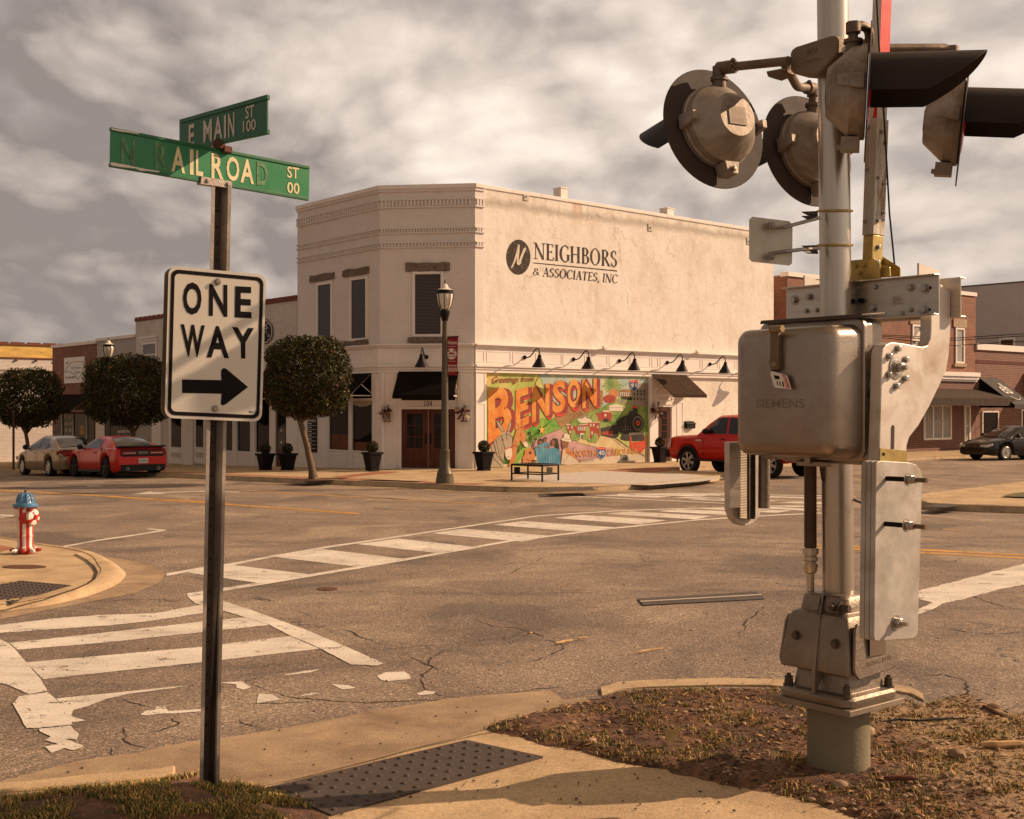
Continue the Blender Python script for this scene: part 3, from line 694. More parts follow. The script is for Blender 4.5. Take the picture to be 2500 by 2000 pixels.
def litter():
    rnd = random.Random(77); mb = MB(); c = 0
    while c < 9000:
        x = rnd.uniform(-.7, 4.6); y = rnd.uniform(5.4, 9.2); e = edist(x, y, VERGE)
        if e < .01 or math.hypot(x - 1.89, y - 7.22) < .19: continue
        if noise.noise(V((x * 1.7, y * 1.7, 51))) < rnd.uniform(-.7, .3): continue
        c += 1; a = rnd.uniform(0, 6.3); l = rnd.uniform(.008, .034); w_ = l * rnd.choice((.05, .06, .08, .12, .40)); z = zverge(x, y, e) + rnd.uniform(.003, .012)
        d = V((math.cos(a), math.sin(a), rnd.uniform(-.25, .35))) * l; s_ = V((-math.sin(a), math.cos(a), rnd.uniform(-.3, .3))) * w_; o = V((x, y, z))
        mb.add([o - d, o + s_ + V((0, 0, l * .15)), o + d, o - s_], [(0, 1, 2), (0, 2, 3)], rnd.choice((0, 0, 0, 1, 2, 2)))
    o = mb.build('leaf_litter', [mat('litter_brown', (.17, .075, .032), .9, var=.3, scale=5, island=.5), mat('litter_tan', (.42, .26, .11), .9, var=.3, scale=5, island=.4), mat('litter_dark', (.035, .02, .011), .95, var=.3, scale=5, island=.4)], smooth=0, recalc=False); tag(o, 'dead leaves and straw matted over the dirt verge', 'leaf litter', kind='stuff')
litter()
def grit():
    rnd = random.Random(8); mb = MB()
    for _ in range(700):
        xs = rnd.uniform(0, 2500); ys = 1000 + 1000 * rnd.uniform(.2, 1) ** .8
        p = P(xs, ys)
        if inpoly(p.x, p.y, VERGE) or inpoly(p.x, p.y, MOUND): continue
        r = rnd.uniform(.006, .014); a = rnd.uniform(0, 6.3); p.z += .018
        u = V((math.cos(a), math.sin(a), 0)) * r; v_ = V((-math.sin(a), math.cos(a), 0)) * r * .6
        mb.add([p - u, p + v_, p + u, p - v_, p + V((0, 0, r * .7))], [(0, 1, 4), (1, 2, 4), (2, 3, 4), (3, 0, 4)])
    o = mb.build('road_grit', mat('grit', (.12, .085, .055), .9, var=.4, scale=2, island=.8), smooth=0); tag(o, 'scattered grit and leaf crumbs over road and pavement', 'grit', kind='stuff')
grit()
WOODC = mat('wood_chip', (.46, .30, .15), .8, var=.3, scale=20)
def stick(a, b, r, label, f, dz=.03, cat='stick', name='stick', mtl=None, bend=.02):
    A = P(*f(*a), dz); B = P(*f(*b), dz); mb = MB(); n = 5; pts = []
    for i in range(n + 1):
        k = i / n; p = A.lerp(B, k); p += V((noise.noise(V((k * 3, A.x, 0))) * bend, noise.noise(V((k * 3, A.y, 5))) * bend, abs(noise.noise(V((k * 2, 7, A.x)))) * bend * .5)); pts.append(p)
    o = mb.tube(pts, [r * .6] + [r] * (n - 1) + [r * .4], 7).build(name, mtl or WOODC, smooth=50); return tag(o, label, cat)
stick((1178, 1378), (1400, 1374), .022, 'pale round stick lying across the dirt at the far right', c3, .07)
stick((1190, 1198), (1310, 1255), .014, 'dark broken stick by the asphalt edge right of the mast', c3, .05, mtl=mat('bark', (.13, .08, .045), .9, var=.3, scale=20))
stick((720, 1268), (1100, 1258), .008, 'thin black cable lying on the dirt beside the base', c3, .075, 'cable', 'cable', mat('black_cable', (.02, .018, .016), .5, var=.1), .05)
stick((722, 1532), (880, 1538), .016, 'rust brown bark strip in front of the concrete base', c3, .075, mtl=mat('red_bark', (.12, .045, .03), .9, var=.3, scale=20))
stick((960, 822), (1050, 806), .011, 'pale splinter lying on the crack in mid road', c2, .02)
stick((1362, 870), (1515, 848), .009, 'long thin wood sliver alone on the asphalt', c2, .02)
stick((1070, 800), (1125, 793), .010, 'short wood crumb right of the pale splinter', c2, .02)
stick((812, 770), (842, 768), .010, 'small bark flake left of the pale splinter', c2, .02)
def dry_leaf():
    mb = MB(); o = P(*c2(1555, 1335), .07)
    for (dx, dz, w_, a) in ((-.02, .11, .03, .2), (.05, .12, .028, -.3), (0, .07, .035, .9)):
        tip_ = o + V((dx, .02 * a, dz)); s_ = V((w_, w_ * a, 0)); m_ = o.lerp(tip_, .55); mb.add([o, m_ + s_, tip_, m_ - s_ + V((0, .02, 0))], [(0, 1, 2, 3)])
    tag(mb.build('dry_leaf', mat('dry_leaf', (.52, .36, .17), .8, var=.25, scale=30), smooth=0), 'curled pale dry leaf standing in the dirt verge', 'leaf')
dry_leaf()
# ---- tactile panels, grates, covers, road strip
DOME = mat('tactile_dark', (.070, .053, .044), .7, var=.15, scale=6, bump=.3, bscale=140)
IRON = mat('rust_iron', (.11, .05, .03), .8, var=.4, scale=14)
def tactile(q, f, label, dz, nx, ny, r, sink=.0):
    bl, br, tr, tl = [P(*f(*p), dz) for p in q]
    o = thing('tactile_panel', label, 'tactile paving', (bl + br + tr + tl) / 4)
    mb = MB(); mb.prism([p - V((0, 0, .02)) for p in (bl, br, tr, tl)], (0, 0, .02)); mb.build('plate', DOME, o)
    mb = MB()
    for j in range(ny):
        for i in range(nx):
            u = (i + .5) / nx; v_ = (j + .5) / ny; p = (bl * (1 - u) + br * u) * (1 - v_) + (tl * (1 - u) + tr * u) * v_
            mb.lathe([(r, 0), (r * .85, r * .28), (r * .45, r * .45), (0, r * .47)], p, seg=8)
    d = mb.build('dome_field', DOME, o, smooth=60); d['kind'] = 'stuff'
    return o
tactile([(1700, 1700), (1370, 1563), (2395, 1318), (2790, 1402)], lambda x, y: c1(x, y), 'dark grey tactile panel in the near ramp', .024, 6, 14, .019)
tactile([(-230, 560), (110, 500), (365, 523), (60, 612)], c1, 'dark tactile panel in the corner ramp near the hydrant', .083, 8, 12, .022)
def grate(q, f, label, dz, n=14):
    p = [P(*f(*x), dz) for x in q]; o = thing('drain_grate', label, 'grate', sum(p, V()) / 4)
    MB().poly([x - V((0, 0, .0)) for x in p]).build('plate', mat('grate_dark', (.06, .045, .038), .7, var=.2), o, smooth=0)
    mb = MB(); a, b, c, d = p
    for i in range(n):
        k0 = (i + .25) / n; k1 = (i + .6) / n; h = V((0, 0, .008)); mb.poly([a.lerp(b, k0) + h, a.lerp(b, k1) + h, d.lerp(c, k1) + h, d.lerp(c, k0) + h])
    mb.build('bar', mat('grate_bar', (.19, .15, .125), .6, var=.2), o, smooth=0)
grate([(605, 1137), (945, 1130), (918, 1108), (587, 1115)], c7, 'dark slotted grate in the pavement before the bench', KZ + .008)
grate([(910, 262), (1010, 268), (1098, 256), (1000, 246)], c3, 'dark grate in the pavement right of the gate', KZ + .008, 10)
def manhole(cx, cy, rx, ry, f, label, dz, cat='manhole cover'):
    pts = [P(*f(*p), dz) for p in ell(cx, cy, rx, ry, 28)]; tag(MB().prism([p - V((0, 0, .01)) for p in pts], (0, 0, .01)).build('manhole_cover', IRON, smooth=0), label, cat)
manhole(320, 1096, 292, 24, cHy, 'rusty oval manhole cover in front of the hydrant', .082)
manhole(1680, 541, 52, 8.5, c1, 'small round iron cover in the open asphalt', .008)
def strip():
    p = [P(*c2(*x), .004) for x in ((1410, 630), (2036, 596), (2000, 559), (1380, 596))]; o = thing('road_strip', 'dark rubber strip with pale centre line on the asphalt', 'road strip', sum(p, V()) / 4)
    MB().prism(p, (0, 0, .010)).build('base', mat('strip_dark', (.075, .062, .054), .7, var=.15), o, bevel=.006)
    h = V((0, 0, .014)); q = [p[0].lerp(p[3], .42) + h, p[1].lerp(p[2], .42) + h, p[1].lerp(p[2], .56) + h, p[0].lerp(p[3], .56) + h]
    MB().poly(q).build('centre_line', mat('strip_light', (.45, .38, .30), .6, var=.1), o, smooth=0)
strip()
tag(MB().poly([P(*p, KZ + .03) for p in T(c3, [(1275, 214), (1330, 200), (1380, 195), (1500, 190), (1500, 218), (1380, 218)])]).build('grass_patch', mat('dull_grass', (.13, .11, .05), .9, var=.5, scale=9, bump=.8, bscale=30), smooth=0), 'dry grass square in the right hand pavement', 'grass', kind='stuff')
# ================================================================ BUILDINGS
WBRICK = brick('white_painted_brick', (.70, .635, .58), (.685, .615, .56), (.62, .555, .505), bump=.35, var=.08, dirt=(.50, .44, .37))
WBRICK2 = brick('old_white_brick', (.72, .65, .585), (.69, .62, .55), (.50, .44, .38), bump=1.0, var=.16, dirt=(.40, .32, .25), ms=.013)
RBRICK = brick('red_brick', (.22, .055, .028), (.15, .036, .02), (.28, .20, .145), bump=.6, var=.25)
RBRICK2 = brick('brown_red_brick', (.17, .045, .024), (.11, .028, .017), (.26, .18, .12), bump=.6, var=.2, ms=.014, rh=.085, bw=.26)
OBRICK = brick('orange_brick', (.25, .078, .035), (.17, .048, .024), (.26, .17, .105), bump=.6, var=.3)
GBRICK = brick('grey_painted_brick', (.56, .51, .485), (.54, .49, .465), (.46, .415, .39), bump=.7, var=.12, ms=.013)
TRIM = mat('white_trim', (.74, .675, .615), .55, var=.06, scale=1.2, dirt=(.52, .46, .39), dscale=1.3, dth=(.6, .85))
TRIMD = mat('dusty_trim', (.50, .45, .39), .7, var=.15, scale=2)
BLACK = mat('black_canvas', (.010, .007, .006), .95, var=.3, scale=5, spec=.05)
BROWNC = mat('brown_canvas', (.045, .026, .016), .9, var=.2, scale=4, spec=.1)
STONEL = mat('rough_stone', (.17, .125, .095), .9, var=.4, scale=9, bump=.9, bscale=14)
GLASS = mat('window_glass', (.018, .014, .012), .04, var=0, spec=.5, ior=1.25)
DGLASS = mat('shop_glass', (.010, .007, .006), .03, var=0, spec=.5, ior=1.14)
WOODD = mat('mahogany_door', (.085, .026, .015), .35, var=.35, scale=3, stretch=(4, 4, .5))
IRONB = mat('black_iron', (.014, .010, .009), .55, var=.2, spec=.15)
POTM = mat('black_planter', (.010, .008, .008), .6, var=.2, scale=4, spec=.12)
def stucco():
    m = bpy.data.materials.new('stained_stucco'); m.use_nodes = True
    t = NT(m.node_tree); b = t.n['Principled BSDF']; b.inputs['Roughness'].default_value = .9
    uv = t.new('ShaderNodeUVMap').outputs[0]
    n = t.noise(uv, .8, 9, .68, .5); c = t.ramp(n, [(.3, (.60, .53, .45)), (.5, (.70, .645, .57)), (.7, (.75, .70, .63))])
    # rust and soot runs: noise drawn out vertically, strong under the parapet
    run = t.noise(t.mapv(uv, (1.4, .14, 1)), 1.6, 7, .65, .2)
    sp = t.new('ShaderNodeSeparateXYZ'); t.l.new(uv, sp.inputs[0])
    topm = t.ramp(sp.outputs[1], [(.0, 0), (1, 1)])
    hi = t.math('MULTIPLY_ADD', sp.outputs[1], .55, -4.55, clamp=True)
    c = t.mix(t.math('MULTIPLY', t.ramp(run, [(.50, 0), (.72, 1)]), t.math('MULTIPLY_ADD', hi, .55, .20)), c, (.36, .25, .155))
    rr = t.noise(t.mapv(uv, (1, .10, 1), loc=(3, 2, 0)), 1.1, 5, .6)
    c = t.mix(t.math('MULTIPLY', t.ramp(rr, [(.63, 0), (.70, .8)]), hi), c, (.42, .22, .07))
    # soot shelf just under the cap
    band = t.math('MULTIPLY', t.ramp(t.math('ABSOLUTE', t.math('SUBTRACT', t.math('ADD', sp.outputs[1], t.math('MULTIPLY', n, .5)), 9.32)), [(.03, .62), (.22, 0)]), 1)
    c = t.mix(band, c, (.30, .25, .20))
    bl = t.noise(t.mapv(uv, (1, .55, 1), loc=(5.2, 1.3, 0)), .62, 9, .72, .3)
    c = t.mix(t.ramp(bl, [(.56, 0), (.70, .5)]), c, (.46, .385, .31))
    f2 = t.noise(uv, 14, 6, .75); c = t.mix(t.ramp(f2, [(.58, 0), (.70, .4)]), c, (.40, .33, .26)); c = t.mix(t.ramp(f2, [(.32, .35), (.42, 0)]), c, (.78, .72, .64))
    fine = t.noise(uv, 6, 6, .7); c = t.mix(t.ramp(fine, [(.57, 0), (.68, .5)]), c, (.47, .395, .315))
    wv = t.new('ShaderNodeVectorMath', operation='MULTIPLY_ADD'); t.set(wv.inputs[0], t.noise(uv, 1.8, 6, .65, 0, 'Color')); wv.inputs[1].default_value = (1.1, 1.1, 0); t.set(wv.inputs[2], uv)
    ve = t.new('ShaderNodeTexVoronoi', feature='DISTANCE_TO_EDGE'); ve.inputs['Scale'].default_value = .33; t.l.new(wv.outputs[0], ve.inputs['Vector'])
    c = t.mix(t.math('MULTIPLY', t.ramp(ve.outputs['Distance'], [(.002, .5), (.006, 0)]), t.ramp(t.noise(uv, .5, 3, .5), [(.48, 0), (.58, 1)])), c, (.26, .20, .15))
    t.set(b.inputs['Base Color'], c)
    bn = t.new('ShaderNodeBump'); bn.inputs['Strength'].default_value = .75; bn.inputs['Distance'].default_value = .03
    t.set(bn.inputs['Height'], t.math('ADD', t.noise(uv, 3.2, 8, .65), t.math('MULTIPLY', n, .6))); t.l.new(bn.outputs[0], b.inputs['Normal']); return m
STUCCO = stucco()
def blinds():
    m = bpy.data.materials.new('slat_blind'); m.use_nodes = True
    t = NT(m.node_tree); b = t.n['Principled BSDF']; b.inputs['Roughness'].default_value = .15; b.inputs['Specular IOR Level'].default_value = .2
    uv = t.new('ShaderNodeUVMap').outputs[0]
    wv = t.new('ShaderNodeTexWave', wave_type='BANDS', bands_direction='Y'); wv.inputs['Scale'].default_value = 6.5; t.l.new(uv, wv.inputs['Vector'])
    t.set(b.inputs['Base Color'], t.ramp(wv.outputs['Fac'], [(.25, (.03, .026, .023)), (.75, (.085, .074, .065))])); return m
BLIND = blinds()
def rough_rect(mb, fr, t0, t1, d0, d1, z0, z1, seed):
    rnd = random.Random(seed); n = 7; vs = []
    for i in range(n + 1):
        t = t0 + (t1 - t0) * i / n
        for d, z in ((d0, z0), (d1, z0), (d1, z1), (d0, z1)): vs.append(fr.pt(t + rnd.uniform(-.02, .02), d + (rnd.uniform(-.02, .02) if d == d1 else 0), z + rnd.uniform(-.02, .02)))
    mb.add(vs, [(i * 4 + k, i * 4 + (k + 1) % 4, (i + 1) * 4 + (k + 1) % 4, (i + 1) * 4 + k) for i in range(n) for k in range(4)] + [(0, 1, 2, 3), tuple(range(n * 4, n * 4 + 4))])
def upper_window(root, fr, glass, lintel, sill, seed, fw=.09):
    t0, t1, z0, z1 = glass
    mb = MB(); mb.fbox(fr, t0 - fw, t0, -.1, .055, z0 - fw, z1 + fw); mb.fbox(fr, t1, t1 + fw, -.1, .055, z0 - fw, z1 + fw); mb.fbox(fr, t0, t1, -.1, .05, z1, z1 + fw); mb.fbox(fr, t0, t1, -.1, .05, z0 - fw, z0)
    f = mb.build('window_frame', TRIM, root, bevel=.008)
    MB().fbox(fr, t0, t1, -.1, .006, z0, z1).build('pane', BLIND, f, uv=fr, smooth=0)
    if lintel: mb = MB(); rough_rect(mb, fr, lintel[0], lintel[1], -.1, .055, lintel[2], lintel[3], seed); mb.build('lintel', STONEL, root, smooth=20)
    if sill: mb = MB(); rough_rect(mb, fr, sill[0], sill[1], -.1, .09, sill[2], sill[3], seed + 1); mb.build('sill', STONEL, root, smooth=20)
def panel(mb, fr, t0, t1, z0, z1, d=.012, wd=.035):
    """raised moulding rectangle"""
    if t0 > t1: t0, t1 = t1, t0
    mb.fbox(fr, t0, t0 + wd, 0, d, z0, z1); mb.fbox(fr, t1 - wd, t1, 0, d, z0, z1); mb.fbox(fr, t0 + wd, t1 - wd, 0, d * .9, z0, z0 + wd); mb.fbox(fr, t0 + wd, t1 - wd, 0, d * .9, z1 - wd, z1)
class Sub(Fr):
    """same frame pushed out by k"""
    def __init__(s, fr, k): super().__init__(fr.o + fr.n * k, fr.u, fr.n)
def goose_lamp(root, fr, t, z, out=.95):
    mb = MB(); p = lambda d, dz: fr.pt(t, d, z + dz)
    mb.lathe([(0, .0), (.075, 0), (.07, .03), (.03, .06), (0, .06)], fr.pt(t, .012, z), fr.n, 14)
    mb.tube([p(.03, 0), p(.18, -.01), p(.32, .03), p(.45, .13), p(.56, .24), p(.66, .28), p(.74, .26), p(.79, .18), p(.80, .05)], .022, 8)
    arm = mb.build('wall_lamp', IRONB, root)
    MB().lathe([(.0, .0), (.06, -.0), (.07, -.10), (.13, -.22), (.23, -.40), (.24, -.42), (.22, -.41), (.10, -.2), (0, -.1)], fr.pt(t, .80, z + .06), (.12 * fr.n.x, .12 * fr.n.y, 1), 20).build('shade', IRONB, arm)
def awning(root, fr, t0, t1, ztop, zbot, out, val, m, sides=True, name='awning', d0=.04):
    mb = MB(); a = [fr.pt(t0, d0, ztop), fr.pt(t1, d0, ztop), fr.pt(t1, out, zbot), fr.pt(t0, out, zbot)]
    n = fr.n * .02 + V((0, 0, .02)); mb.prism(a, -n)
    mb.prism([fr.pt(t0, out, zbot + .005), fr.pt(t1, out, zbot + .005), fr.pt(t1, out, zbot - val), fr.pt(t0, out, zbot - val)], fr.n * -.015)
    aw = mb.build(name, m, root, smooth=0)
    mb = MB()
    for t in (t0 + .03, t1 - .03):
        mb.tube([fr.pt(t, d0, ztop - .04), fr.pt(t, out - .03, zbot - .02)], .016, 6); mb.tube([fr.pt(t, d0, zbot - .03), fr.pt(t, out - .03, zbot - .03)], .016, 6); mb.tube([fr.pt(t, d0, zbot + .04), fr.pt(t, (out + d0) / 2, (ztop + zbot) / 2 - .03)], .013, 6); mb.tube([fr.pt(t, d0 + .01, ztop), fr.pt(t, d0 + .01, zbot)], .014, 6)
    mb.build('awning_frame', TRIM, aw)
    return aw
def lantern(root, fr, t, z, seed):
    mb = MB(); mb.fbox(fr, t - .05, t + .05, .0, .03, z - .2, z + .3); mb.tube([fr.pt(t, .02, z + .22), fr.pt(t, .16, z + .27), fr.pt(t, .2, z + .18)], .015, 6)
    o = fr.pt(t, .2, 0)
    for a in range(4):
        q = R_(45 + 90 * a); mb.tube([(o.x + .09 * math.cos(q), o.y + .09 * math.sin(q), z - .26), (o.x + .11 * math.cos(q), o.y + .11 * math.sin(q), z + .08)], .011, 5)
    mb.lathe([(.13, z - .27), (.13, z - .24), (.09, z - .24)], (o.x, o.y, 0), seg=4); mb.lathe([(.15, z + .07), (.15, z + .10), (.05, z + .19), (0, z + .2)], (o.x, o.y, 0), seg=4)
    l = mb.build('wall_lantern', IRONB, root, smooth=0)
    MB().lathe([(.0, z - .24), (.08, z - .23), (.095, z + .06), (0, z + .07)], (o.x, o.y, 0), seg=4).build('pane', mat('lantern_glass', (.28, .22, .16), .1, var=0), l, smooth=0)
    rnd = random.Random(seed); mb = MB()
    for i in range(26):
        a = rnd.uniform(0, 6.28); ln = rnd.uniform(.15, .30); c = fr.pt(t - .05 + rnd.uniform(-.05, .05), .27, z + .05 + rnd.uniform(-.05, .05)); e = c + fr.u * math.cos(a) * ln + V((0, 0, math.sin(a) * ln - .06)) + fr.n * rnd.uniform(-.03, .1); s_ = V((rnd.uniform(-1, 1), rnd.uniform(-1, 1), rnd.uniform(-1, 1))) * .04
        mb.add([c - s_ * .4, c + s_ * .4, e + s_, e - s_], [(0, 1, 2, 3)], i % 2)
    mb.build('bow', [mat('burgundy_ribbon', (.12, .02, .02), .7, var=.2), mat('cream_ribbon', (.42, .33, .24), .7, var=.2)], l, smooth=0)

# ---------------------------------------------------------------- serif capitals for the painted lettering
def serif(mb, s, quad, wt=.15, ws=.055, slant=0.0, spc=.10):
    """quad: bl, br, tr, tl points; strokes are laid at slightly different heights so none coincide"""
    bl, br, tr, tl = map(V, quad); nrm = (br - bl).cross(tl - bl).normalized()
    if nrm.y > 0: nrm = -nrm
    gl = {}
    def arc(cx, cy, rx, ry, a0, a1, n=16): return [(cx + rx * math.cos(R_(a0 + (a1 - a0) * i / n)), cy + ry * math.sin(R_(a0 + (a1 - a0) * i / n))) for i in range(n + 1)]
    h = wt / 2
    def S(x, y, w_=.2): return ('s', x, y, w_)
    G = {
     'N': (.86, [([(.12, 0), (.12, 1)], ws), ([(.10, 1), (.72, 0)], wt), ([(.74, 0), (.74, 1)], ws), S(.12, 0), S(.06, 1, .16), S(.74, 1)]),
     'E': (.66, [([(.18, 0), (.18, 1)], wt), ([(.18, .97), (.58, .97)], ws), ([(.18, .52), (.48, .52)], ws), ([(.18, .03), (.62, .03)], ws), S(.18, 0), S(.18, 1), ([(.585, .98), (.585, .80)], ws), ([(.48, .6), (.48, .43)], ws), ([(.62, .02), (.62, .22)], ws)]),
     'I': (.34, [([(.17, 0), (.17, 1)], wt), S(.17, 0), S(.17, 1)]),
     'G': (.82, [(arc(.46, .5, .36, .50, 48, 312), 'o'), ([(.72, .08), (.72, .45)], wt * .9), S(.72, .46, .2), ([(.70, .96), (.70, .74)], ws)]),
     'H': (.86, [([(.16, 0), (.16, 1)], wt), ([(.70, 0), (.70, 1)], wt), ([(.16, .52), (.70, .52)], ws), S(.16, 0), S(.16, 1), S(.70, 0), S(.70, 1)]),
     'B': (.70, [([(.18, 0), (.18, 1)], wt), (arc(.34, .755, .20, .225, 90, -90), 'o'), (arc(.36, .275, .24, .255, 90, -90), 'o'), ([(.1, .975), (.36, .975)], ws), ([(.18, .53), (.36, .53)], ws), ([(.1, .025), (.38, .025)], ws)]),
     'O': (.88, [(arc(.44, .5, .35, .50, 0, 360, 28), 'o')]),
     'R': (.76, [([(.18, 0), (.18, 1)], wt), (arc(.34, .745, .22, .235, 90, -90), 'o'), ([(.1, .975), (.36, .975)], ws), ([(.18, .51), (.36, .51)], ws), ([(.36, .5), (.70, .02)], wt * .9), S(.18, 0), S(.70, 0, .16)]),
     'S': (.60, [(arc(.30, .745, .19, .235, 35, 270) + arc(.30, .265, .21, .25, 90, -150), 'o'), ([(.47, .97), (.47, .76)], ws), ([(.09, .03), (.09, .26)], ws)]),
     'A': (.80, [([(.12, 0), (.40, 1)], ws), ([(.40, 1), (.70, 0)], wt), ([(.22, .34), (.58, .34)], ws), S(.12, 0, .2), S(.70, 0, .22)]),
     'C': (.78, [(arc(.45, .5, .36, .50, 45, 315), 'o'), ([(.70, .96), (.70, .72)], ws), ([(.70, .05), (.70, .22)], ws)]),
     'T': (.70, [([(.35, 0), (.35, 1)], wt), ([(.04, .97), (.66, .97)], ws), S(.35, 0), ([(.05, .98), (.05, .78)], ws), ([(.65, .98), (.65, .78)], ws)]),
     ',': (.26, [([(.12, .10), (.13, -.02), (.06, -.16)], wt * .7)]), ' ': (.28, []),
     '&': (.95, [(arc(.38, .76, .17, .22, -50, 230) + [(.80, .02)], 'o'), (arc(.36, .27, .28, .27, 110, 400), 'o')])}
    tot = sum(G[c][0] + spc for c in s) - spc; x = 0; lay = 0
    def mp(px, py, k):
        X = (px + slant * py) / tot; return (bl * (1 - X) + br * X) * (1 - py) + (tl * (1 - X) + tr * X) * py + nrm * (.0012 * k)
    for ch in s:
        wd, st = G[ch]
        for it in st:
            lay = (lay + 1) % 7
            if it[0] == 's':
                _, sx, sy, sw = it; yy = (0, ws * .8) if sy < .7 and sy == 0 else (sy - ws * .8, sy)
                mb.poly([mp(x + sx - sw * .75, yy[0], lay), mp(x + sx + sw * .75, yy[0], lay), mp(x + sx + sw * .75, yy[1], lay), mp(x + sx - sw * .75, yy[1], lay)]); continue
            pts, w_ = it
            for i, (a, b) in enumerate(zip(pts, pts[1:])):
                dx = b[0] - a[0]; dy = b[1] - a[1]; L = math.hypot(dx, dy) or 1
                if w_ == 'o':
                    ww = (ws + (wt - ws) * abs(dy / L) ** 1.3) / 2
                    q = [(a[0] - ww, a[1]), (b[0] - ww, b[1]), (b[0] + ww, b[1]), (a[0] + ww, a[1])] if abs(dy) > abs(dx) * .6 else [(a[0], a[1] - ww), (b[0], b[1] - ww), (b[0], b[1] + ww), (a[0], a[1] + ww)]
                    ov = lay + (i % 2) * .5
                else:
                    ww = w_ / 2; ov = lay
                    q = [(a[0] - ww, a[1]), (b[0] - ww, b[1]), (b[0] + ww, b[1]), (a[0] + ww, a[1])] if abs(dy) > abs(dx) else [(a[0], a[1] - ww), (b[0], b[1] - ww), (b[0], b[1] + ww), (a[0], a[1] + ww)]
                mb.poly([mp(x + p[0], p[1], ov) for p in q])
        x += wd + spc

